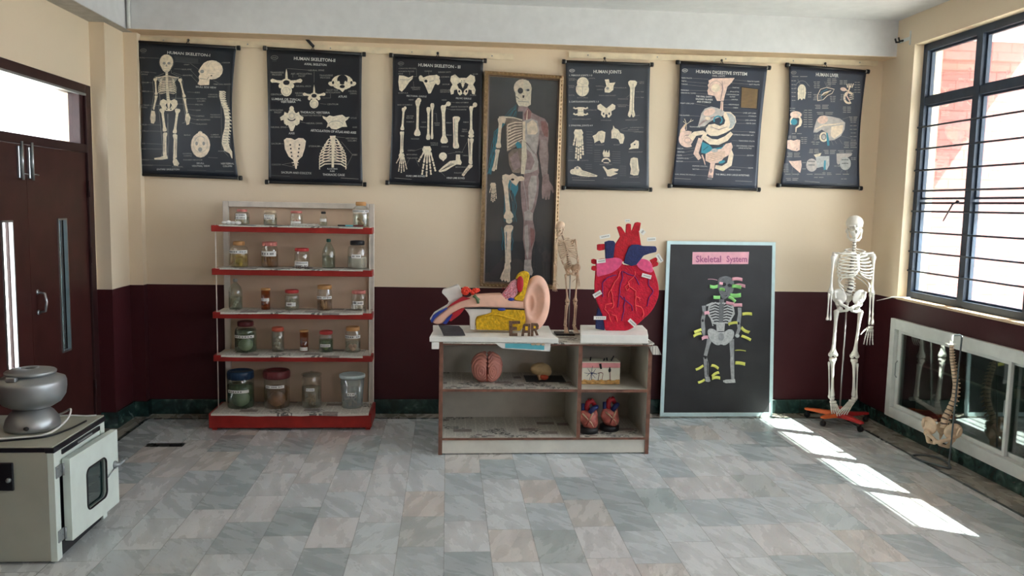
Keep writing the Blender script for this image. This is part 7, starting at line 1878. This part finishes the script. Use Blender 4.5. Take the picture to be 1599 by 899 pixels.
def foot3(mb, ankle, toe, side, s):
    a, t = Vector(ankle), Vector(toe); x = Vector(side).normalized(); d = (t-a); L = d.length; d.normalize(); up = x.cross(d); up = up if up.z > 0 else -up
    mb.tube([a+up*.014*s, a-up*.004*s, a-up*.022*s-d*.02*s], [.020*s, .022*s, .018*s], 9); mb.ball(a-d*.035*s-up*.030*s, (.021*s, .021*s, .019*s), 9, 6)
    for i in range(3): mb.ball(a+d*.028*s-up*.012*s+x*(i-1)*.017*s, .014*s, 8, 5)
    for k in range(5):
        f = k-2; p = a+d*.042*s-up*.016*s+x*f*.011*s; e = a+d*(L*.66)+x*f*.017*s-up*.03*s
        mb.tube([p, p.lerp(e, .12), p.lerp(e, .5), p.lerp(e, .88), e], [.007*s, .008*s, .005*s, .0075*s, .005*s], 7)
        g = e+d*(L*.30*(1-.06*abs(f)))+x*f*.004*s-up*.008*s; m_ = e.lerp(g, .58); mb.tube([e, e.lerp(m_, .2), m_.lerp(e, .3), m_], [.0055*s, .0062*s, .0042*s, .0055*s], 7); mb.tube([m_, m_.lerp(g, .6), g], [.0055*s, .0048*s, .0034*s], 7)


def skeleton(root, J, s, bone, face_rz, tilt=0., roll=0., hands=(True, True), discm='disc_dark', RB=1.0):
    """J: joints in world coordinates; face_rz turns the whole trunk (0 faces the camera, -y)"""
    V_ = {k: Vector(v) for k, v in J.items() if not isinstance(v, (int, float))}
    F3 = Matrix.Rotation(face_rz, 3, 'Z'); fwd = F3 @ Vector((0, -1, 0)); rt = F3 @ Vector((1, 0, 0))

    def part(nm, mb): return mb.build(nm, root)
    Ms = Matrix.Translation(V_['skull']) @ Matrix.Rotation(J['skull_rz'], 4, 'Z') @ Matrix.Rotation(tilt, 4, 'X') @ Matrix.Rotation(roll, 4, 'Y') @ Matrix.Scale(s, 4)
    for nm in ('skull', 'jaw'):
        P, Fc = get_sdf(nm); b = MB(bone); b.M = Ms; b.add(P, Fc, True); part(nm, b)
    # spine
    nk, top, low, sac = V_['skull']+fwd*-.0+Vector((0, 0, -.03*s)), V_['c7'], V_['waist'], V_['sacrum']
    b = MB(bone); dc = MB(discm)
    vertebrae(b, dc, [top, top.lerp(nk, .5)-fwd*.004*s, nk-fwd*-.0], (.0150*s, .0125*s), 6, -fwd, s)
    b.build('neck_vertebrae', root); b = MB(bone)
    ch = low.lerp(top, .5)-fwd*.035*s
    vertebrae(b, dc, [low, low.lerp(ch, .5)-fwd*.008*s, ch, ch.lerp(top, .5)-fwd*.006*s, top], (.0215*s, .0145*s), 11, -fwd, s); b.build('chest_vertebrae', root)
    b = MB(bone); vertebrae(b, dc, [sac+fwd*.0, sac.lerp(low, .5)+fwd*.022*s, low], (.0290*s, .0240*s), 5, -fwd, s, 1.15); b.build('lumbar_vertebrae', root)
    part('spinal_discs', dc)
    # ribs
    sh = (V_['shL']+V_['shR'])/2; up = (top-low).normalized(); rtt = (V_['shR']-V_['shL']).normalized(); rtt = (rtt-up*rtt.dot(up)).normalized(); ff = rtt.cross(up)
    if ff.dot(fwd) < 0: ff = -ff
    H = (top-low).length
    st_top = top-up*.055*s+ff*.062*s; st_bot = top-up*.205*s+ff*.105*s
    for i in range(11):
        fz = i/10.; back = low.lerp(top, 1-.04-fz*.80)-fwd*(.035*s*math.sin(PI*(1-.04-fz*.8)))-ff*.012*s
        w = (.074+.076*math.sin(min(1., (i+.6)/6.)*PI/2))*s*(1 if i < 8 else 1-.05*(i-7)); dep = (.08+.06*min(1, i/6.))*s
        drop = (.035+.010*i)*s
        for q in (-1, 1):
            pts = []; n = 12; last = 180 if i < 7 else (168 if i < 9 else 120)
            for j in range(n+1):
                a_ = math.radians(last*j/n); pts.append(back+rtt*q*w*math.sin(a_)**.85*1.0+ff*dep*(1-math.cos(a_))*.62-ff*.018*s*math.sin(a_)+up*(-drop*(j/n)))
            if i < 9:
                tgt = st_top.lerp(st_bot, min(1., i/6.5))+rtt*q*.010*s
                for j in range(8, n+1):
                    f = ((j-7)/(n-7))**1.3; pts[j] = pts[j].lerp(tgt, f)
            b = MB(bone); b.tube(pts, [.0066*s*RB]+[.0078*s*RB]*(n-1)+[.0060*s*RB], 7, flat=.6); b.build('rib', root)
    b = MB(bone); b.tube([st_top, st_top.lerp(st_bot, .22), st_top.lerp(st_bot, .3), st_top.lerp(st_bot, .8), st_bot], [.021*s, .024*s, .016*s, .018*s, .008*s], 8, flat=.45, up=ff); part('sternum', b)
    for q, k in ((-1, 'L'), (1, 'R')):
        shd = V_['sh'+k]; inn = st_top+rtt*q*.018*s+up*.006*s
        b = MB(bone); b.tube([inn, inn.lerp(shd, .3)+ff*.014*s+up*.004*s, inn.lerp(shd, .65)-ff*.008*s+up*.012*s, shd+up*.024*s-rtt*q*.008*s], [.009*s, .0065*s, .0065*s, .008*s], 8); part('clavicle', b)
        b = MB(bone); g = shd-rtt*q*.022*s-ff*.005*s; s1 = g-rtt*q*.055*s-ff*.055*s+up*.030*s; s2 = g-rtt*q*.035*s-ff*.06*s-up*.115*s
        n0 = (s1-g).cross(s2-g).normalized()*.003*s; cc = [g, g.lerp(s1, .5)+up*.01*s, s1, s1.lerp(s2, .5)-rtt*q*.006*s, s2, s2.lerp(g, .5)+rtt*q*.004*s]
        b.add([p+n0 for p in cc]+[p-n0 for p in cc], [tuple(range(6)), tuple(range(6, 12))[::-1]]+[(m2, (m2+1) % 6, (m2+1) % 6+6, m2+6) for m2 in range(6)][::-1])
        b.tube([s1.lerp(s2, .22), g.lerp(s1, .4)-ff*.012*s+up*.008*s, shd+up*.022*s-ff*.006*s], [.004*s, .006*s, .011*s], 7); b.ball(g, .014*s, 9, 6); part('scapula', b)
        el, wr = V_['el'+k], V_['wr'+k]
        b = MB(bone); longbone(b, shd, el, .0105*s, 2.0, 2.1); b.ball(shd-rtt*q*.006*s, .021*s, 10, 7); b.tube([el-rt*.022*s, el+rt*.022*s], [.012*s, .012*s], 8); part('humerus', b)
        od = rt*.013*s
        b = MB(bone); longbone(b, el+od*q+Vector((0, 0, -.012*s)), wr+od*.9*q, .0062*s, 1.7, 2.2, 8); part('radius', b)
        b = MB(bone); longbone(b, el-od*.7*q+Vector((0, 0, .004*s))-fwd*.012*s, wr-od*1.1*q, .0060*s, 2.4, 1.5, 8); part('ulna', b)
        if hands[0 if q < 0 else 1]:
            b = MB(bone); hd_ = V_['hd'+k]; hand3(b, wr+Vector((0, 0, -.008*s)), hd_-wr, rt*q, s, .22, 1); part('hand', b)
        # legs
        hp, kn, an, to = V_['hip'+k], V_['kn'+k], V_['an'+k], V_['toe'+k]
        top_ = hp+rt*q*.030*s+Vector((0, 0, -.012*s))
        b = MB(bone); longbone(b, top_, kn+Vector((0, 0, .014*s)), .0140*s, 1.7, 2.3, 10); b.tube([top_+Vector((0, 0, -.012*s)), hp], [.016*s, .014*s], 9); b.ball(hp, .023*s, 11, 8)
        for w_ in (-1, 1): b.ball(kn+rt*w_*.021*s+Vector((0, 0, .020*s)), (.019*s, .026*s, .022*s), 9, 7)
        part('femur', b)
        b = MB(bone); tb = kn+Vector((0, 0, -.020*s)); longbone(b, tb, an+Vector((0, 0, .018*s)), .0125*s, 1.9, 1.7, 10); b.tube([tb-rt*.028*s, tb+rt*.028*s], [.016*s, .016*s], 9)
        part('tibia', b)
        b = MB(bone); longbone(b, kn+rt*q*.030*s+Vector((0, 0, -.045*s)), an+rt*q*.024*s, .0055*s, 1.9, 2.0, 8); part('fibula', b)
        b = MB(bone); foot3(b, an, to, rt, s); part('foot', b)
    P, Fc = get_sdf('pelvis'); b = MB(bone); b.M = Matrix.Translation(V_['pelvis']) @ Matrix.Rotation(face_rz, 4, 'Z') @ Matrix.Rotation(J.get('pelvis_roll', 0), 4, 'Y') @ Matrix.Scale(s, 4); b.add(P, Fc, True); part('pelvis', b)


def cat(pts, closed=False, n=5):
    P = [Vector(p) for p in pts]; k = len(P); out = []
    g = (lambda i: P[i % k]) if closed else (lambda i: P[min(max(i, 0), k-1)])
    for i in range(k if closed else k-1):
        a, b_, c_, d = g(i-1), g(i), g(i+1), g(i+2)
        for j in range(n): t = j/n; out.append(.5*((2*b_)+(c_-a)*t+(2*a-5*b_+4*c_-d)*t*t+(3*b_-a-3*c_+d)*t**3))
    out.append(g(k) if closed else P[-1]); return out


# ---- life-size skeleton by the window
ys = -.36


def q_(px, py, dy=0.): return tuple(PY(px, py, ys+dy))


root = thing('teaching_skeleton', 'life-size white skeleton on an orange wheeled star base, standing in the corner', 'skeleton', (3.33, -.36, .07))
J = dict(skull=q_(1334.5, 357, -.01), skull_rz=-.36, c7=q_(1334, 386, .03), waist=q_(1330, 437, .03), sacrum=q_(1324, 460, .03), pelvis=q_(1325.5, 470),
         shL=q_(1301.5, 399), shR=q_(1364.5, 399), elL=q_(1297, 456), elR=q_(1361.5, 459), wrL=q_(1294, 500, -.03), wrR=q_(1360, 507, -.03), hdL=q_(1290, 520, -.05), hdR=q_(1353.5, 545, -.05),
         hipL=q_(1312, 482), hipR=q_(1338.5, 482), knL=q_(1300.5, 557), knR=q_(1334, 559), anL=q_(1299.5, 622), anR=q_(1333, 622), toeL=q_(1309.5, 648, -.10), toeR=q_(1313.5, 644, -.14))
skeleton(root, J, .96, 'bone_pale', -.26, tilt=.03, hands=(False, True), RB=1.12)
b = MB('rod_steel'); p0 = Vector(q_(1322.5, 470, .04)); p1 = Vector(q_(1311.5, 636, -.02)); b.rod(p0, p1, .007, n=8); b.build('support_rod', root)
hub = Vector((p1.x, p1.y, .085))
b = MB('star_red'); b.lathe([(.05, -.02), (.055, -.015), (.05, .028), (.03, .034), (0, .034)], hub, 20); b.rod(hub, p1, .014); b.build('hub', root)
for k, (px, py, m_) in enumerate(((1259, 636, 'star_orange'), (1284, 650, 'star_orange'), (1346, 659, 'star_red'), (1354, 643, 'star_red'), (1312, 626, 'star_orange'))):
    d = Vector(ray(px, py)); t = (.085-CAM[2])/d.z; e = Vector(CAM)+d*t; L = (e-hub).length; e = hub+(e-hub).normalized()*min(L, .33)
    if e.y > -.06: e.y = -.06
    if e.x > XR-.07: e.x = XR-.07
    b = MB(m_); dd = (e-hub).normalized(); sd = Vector((-dd.y, dd.x, 0))
    V = []
    for p, w, h0, h1 in ((hub+dd*.03, .030, -.018, .022), (hub.lerp(e, .5), .028, -.016, .014), (e, .022, -.018, .0), (e+dd*.012, .012, -.012, -.004)):
        V += [p+sd*w+Vector((0, 0, h0)), p-sd*w+Vector((0, 0, h0)), p-sd*w*.8+Vector((0, 0, h1)), p+sd*w*.8+Vector((0, 0, h1))]
    F = [(0, 1, 2, 3), (12, 15, 14, 13)]+[(i*4+j, (i+1)*4+j, (i+1)*4+(j+1) % 4, i*4+(j+1) % 4) for i in range(3) for j in range(4)]
    b.add(V, F); lg = b.build('base_leg', root, bevel=.003)
    b = MB('black_plastic'); w0 = e-dd*.012; b.tube([(w0.x-sd.x*.012, w0.y-sd.y*.012, .024), (w0.x+sd.x*.012, w0.y+sd.y*.012, .024)], .024, 14); b.rod((w0.x, w0.y, .03), (w0.x, w0.y, .07), .008); b.build('caster', lg)

# ---- small drooping skeleton on the cabinet
ys = -.80
root = thing('desk_skeleton', 'small tan skeleton model drooping to the left on a black plate on the cabinet top', 'skeleton', (.90, -.80, TOPZ))
J = dict(skull=q_(874.5, 357, -.02), skull_rz=-.75, c7=q_(879.5, 371), waist=q_(887, 404), sacrum=q_(890, 416), pelvis=q_(893, 421),
         shL=q_(869, 376, -.02), shR=q_(899, 375, .0), elL=q_(866.5, 412, -.02), elR=q_(902.5, 405), wrL=q_(866, 438, -.02), wrR=q_(902, 432), hdL=q_(866, 456, -.03), hdR=q_(903, 452, -.03),
         hipL=q_(886, 427), hipR=q_(899, 427), knL=q_(886, 472), knR=q_(898, 471), anL=q_(883, 509), anR=q_(896, 508), toeL=q_(884.5, 521, -.07), toeR=q_(901, 519, -.07))
skeleton(root, J, .46, 'bone_tan', -.42, tilt=.45, roll=.1, RB=1.25)
b = MB('rod_steel'); p0 = Vector(q_(890.5, 424, .02)); b.rod(p0, (p0.x-.0, p0.y, TOPZ+.01), .004, n=7); b.build('support_rod', root)
b = MB('black_plastic'); b.box(p0.x-.11, p0.x+.035, -.88, -.74, TOPZ+.001, TOPZ+.014, bev=.004); b.build('base_plate', root)

# ---- spine model hanging from a wire stand
yS = -1.46


def s_(px, py, dy=0.): return Vector(PY(px, py, yS+dy))


root = thing('spine_model', 'tan spine and pelvis model hanging from a bent wire stand before the low window', 'anatomical model', (3.5, -1.46, 0))
pts = [s_(1473, 667), s_(1474, 655), s_(1482, 640), s_(1490, 622), s_(1492, 600), s_(1489, 578), s_(1486, 560), s_(1485, 538)]
b = MB('bone_tan'); dc = MB('disc_dark')
sd_ = Vector((.75, .45, 0)).normalized()
vertebrae(b, dc, pts, (.0235, .0115), 23, (.8, .35, 0), frac=.74); b.build('vertebrae', root); dc.build('spinal_discs', root)
P, Fc = get_sdf('pelvis'); b = MB('bone_tan'); b.M = Matrix.Translation(s_(1468, 676)) @ Matrix.Rotation(-.75, 4, 'Z') @ Matrix.Rotation(.10, 4, 'Y') @ Matrix.Scale(.93, 4); b.add(P, Fc, True); b.build('pelvis', root)
b = MB('bone_pale'); b.box(pts[-1].x-.035, pts[-1].x+.03, yS-.02, yS+.02, pts[-1].z+.002, pts[-1].z+.008); b.build('top_plate', root)
b = MB('wire_dark')
top = Vector(PY(1502, 525, -1.50)); rb = Vector((3.555, -1.54, .008)); a0 = Vector((3.46, -1.25, .008))
b.tube(cat([a0, (3.56, -1.24, .008), (3.63, -1.32, .008), (3.60, -1.48, .008), rb, (3.50, -1.45, .008), (3.45, -1.34, .008)], True), .008, 7)
b.tube([rb, rb+Vector((0, 0, .02)), (top.x, top.y, top.z-.03), top, (pts[-1].x+.06, yS, top.z+.004), (pts[-1].x, yS, top.z-.002), (pts[-1].x, yS, pts[-1].z+.02)], .006, 7); b.build('wire_stand', root)
b = MB('alu_white'); b.rod((pts[-1].x, yS, pts[-1].z+.008), (pts[-1].x, yS, top.z+.004), .012); b.build('hanger_sleeve', root)

# ------------------------------------------------------------------ enamel oven with a centrifuge on top
OX0, OX1, OY0, OY1, OZ = -2.47, -1.885, -2.85, -2.27, .592
root = thing('laboratory_oven', 'cream enamel oven with a windowed side door standing slightly open, left foreground', 'oven', ((OX0+OX1)/2, -2.56, 0))
b = MB('oven_enamel'); b.box(OX0, OX1-.03, OY0, OY1, .012, OZ-.03, bev=.004); b.build('body', root)
b = MB('oven_enamel'); b.box(OX0-.003, OX1-.0, OY0-.003, OY1+.003, OZ-.008, OZ, bev=.003); b.build('top_plate', root)
b = MB('oven_trim'); b.box(OX1-.04, OX1+.006, OY0-.004, OY1+.004, OZ-.034, OZ-.0085, bev=.003); b.box(OX0, OX1-.04, OY0-.0, OY1, OZ-.03, OZ-.0085)
b.build('top_trim', root)
b = MB('oven_door'); b.box(OX1-.03, OX1, OY0, OY0+.05, .012, OZ-.035); b.box(OX1-.03, OX1, OY1-.05, OY1, .012, OZ-.035); b.box(OX1-.03, OX1-.006, OY0+.05, OY1-.05, .47, OZ-.035); b.build('front_surround', root)
b = MB('oven_trim'); b.box(OX1-.006, OX1+.002, OY0+.09, OY1-.06, .525, .548); b.box(OX1-.029, OX1-.012, OY0+.05, OY1-.05, .012, .47)
b.box(OX1-.012, OX1-.002, OY0+.06, OY1-.06, .03, .09); b.build('vent_panel', root)
b = MB('steel_grey'); b.box(OX1+.0022, OX1+.0035, OY0+.25, OY1-.16, .531, .541); b.build('vent_strip', root)
b = MB('oven_trim'); b.box(OX0+.06, -2.07, OY0-.012, OY0-.0005, .375, .515, bev=.004); b.build('control_panel', root)
b = MB('steel_grey'); b.lathe([(.012, 0), (.011, -.012), (0, -.012)], (-2.09, OY0-.012, .43), 14, axis='y'); b.build('indicator', root)
Md = Matrix.Translation((OX1+.004, OY0+.075, 0)) @ Matrix.Rotation(-.035, 4, 'Z')
# door panel with a rounded opening for the pane
b = MB('oven_door'); b.M = Md
DY, DZ0, DZ1, TK = .53, .085, .505, .036
wy0, wy1, wz0, wz1, rr_ = .165, .385, .175, .395, .035


def rrect(y0, y1, z0, z1, r, n=5):
    out = []
    for cy_, cz_, a0 in ((y1-r, z1-r, 0), (y0+r, z1-r, 90), (y0+r, z0+r, 180), (y1-r, z0+r, 270)):
        for k in range(n+1): a_ = math.radians(a0+90*k/n); out.append((cy_+r*math.cos(a_), cz_+r*math.sin(a_)))
    return out


inn = rrect(wy0, wy1, wz0, wz1, rr_); out_ = rrect(0, DY, DZ0, DZ1, .006); n = len(inn)
V = [(TK, y, z) for y, z in out_]+[(TK, y, z) for y, z in inn]+[(0, y, z) for y, z in out_]+[(0, y, z) for y, z in inn]
F = []
for k in range(n):
    j = (k+1) % n; F += [(k, j, n+j, n+k), (2*n+k, 3*n+k, 3*n+j, 2*n+j), (k, 2*n+k, 2*n+j, j), (n+k, n+j, 3*n+j, 3*n+k)]
b.add(V, F); dr = b.build('door', root)
b = MB('oven_glass'); b.M = Md; b.box(TK*.5, TK*.5+.004, wy0-.005, wy1+.005, wz0-.005, wz1+.005); b.build('pane', dr)
b = MB('black_plastic'); b.M = Md; R_ = rrect(wy0, wy1, wz0, wz1, rr_, 6); b.tube([(TK+.001, y, z) for y, z in R_]+[(TK+.001, R_[0][0], R_[0][1])], .005, 6); b.build('gasket', dr)
b = MB('steel_grey'); b.M = Md; b.lathe([(.022, 0), (.022, .008), (.012, .012), (.012, .03), (0, .03)], (TK, DY-.045, .315), 14, axis='x'); b.tube([(TK+.025, DY-.045, .315), (TK+.035, DY+.01, .33), (TK+.03, DY+.03, .325)], [.008, .008, .011], 8); b.tube([(TK+.01, DY-.06, .305), (TK+.01, DY-.15, .28)], .003, 6); b.build('latch', dr)
for z in (.455, .13):
    b = MB('steel_grey'); b.box(OX1-.0, OX1+.006, OY0+.012, OY0+.066, z-.03, z+.03, bev=.001); b.rod((OX1+.010, OY0+.070, z-.03), (OX1+.010, OY0+.070, z+.03), .006, n=8)
    for dy, dz in ((.025, .018), (.025, -.018), (.05, 0)): b.ball((OX1+.006, OY0+dy, z+dz), .004, 6, 4)
    b.build('hinge', root)
for x in (OX0+.05, OX1-.06):
    for y in (OY0+.05, OY1-.05): b = MB('black_plastic'); b.lathe([(.016, 0), (.018, .013)], (x, y, 0), 12); b.build('foot', root)

CX_, CY_ = -2.135, -2.53
root = thing('centrifuge', 'silver grey tabletop centrifuge with a wide bowl, standing on the enamel oven', 'centrifuge', (CX_, CY_, OZ+.001))
b = MB('steel_grey'); b.lathe([(.118, 0), (.128, .006), (.130, .02), (.122, .055), (.100, .088), (.080, .104), (.076, .112)], (CX_, CY_, OZ+.001), 40); b.build('motor_base', root)
b = MB('steel_grey'); b.lathe([(.070, .112), (.100, .118), (.136, .140), (.158, .175), (.164, .215), (.164, .245), (.158, .262), (.120, .278), (.112, .286)], (CX_, CY_, OZ+.001), 48); b.build('bowl', root)
b = MB('steel_grey'); b.lathe([(.108, .286), (.118, .290), (.120, .300), (.114, .306), (.06, .318), (.045, .320), (.034, .320), (.030, .312)], (CX_, CY_, OZ+.001), 40); b.build('lid', root)
b = MB('cable_black'); b.lathe([(.030, .313), (0, .313)], (CX_, CY_, OZ+.001), 20); b.build('lid_opening', root)
b = MB('steel_grey'); b.box(CX_-.055, CX_-.005, CY_-.140, CY_-.110, OZ+.272, OZ+.295, bev=.004); b.build('catch', root)
b = MB('black_plastic'); b.tube([(CX_+.03, CY_-.122, OZ+.03), (CX_+.032, CY_-.142, OZ+.036)], [.012, .008], 8); b.build('switch', root)
b = MB('cable_white'); z = OZ+.006
b.tube(cat([(CX_+.0, CY_+.16, z), (CX_+.09, CY_+.14, OZ+.045), (CX_+.165, CY_+.06, OZ+.085), (CX_+.185, CY_-.04, OZ+.05), (CX_+.14, CY_-.15, OZ+.012), (CX_-.0, CY_-.20, z), (CX_-.11, CY_-.235, OZ+.012)]), .0055, 7)
tag(b.build('white_cable'), 'white power cable looping round the centrifuge base', 'cable')
b = MB('cable_white'); b.tube(cat([(CX_-.1, CY_+.19, z), (CX_+.08, CY_+.20, OZ+.014), (CX_+.17, CY_+.22, z), (CX_+.22, CY_+.235, z)]), .0045, 7); tag(b.build('white_cable'), 'white cable running behind the centrifuge to the oven corner', 'cable')
b = MB('cable_black'); b.tube(cat([(CX_-.06, CY_-.26, z), (CX_+.04, CY_-.22, z), (CX_+.15, CY_-.17, z), (CX_+.20, CY_-.03, z), (CX_+.215, CY_+.12, z)]), .005, 7); tag(b.build('black_cable'), 'black power cable lying across the oven top', 'cable')
th = thing('mains_plug', 'black mains plug lying on the left corner of the oven top', 'plug', (CX_-.15, CY_-.24, OZ))
b = MB('cable_black'); b.ball((CX_-.15, CY_-.25, OZ+.017), (.034, .024, .016), 12, 8); b.tube([(CX_-.12, CY_-.245, OZ+.015), (CX_-.08, CY_-.23, OZ+.009)], [.010, .006], 8); b.build('plug_body', th)
b = MB('rod_steel'); b.rod((CX_-.18, CY_-.262, OZ+.016), (CX_-.20, CY_-.268, OZ+.016), .004, n=6); b.rod((CX_-.18, CY_-.242, OZ+.016), (CX_-.20, CY_-.246, OZ+.016), .004, n=6); b.build('pin', th)
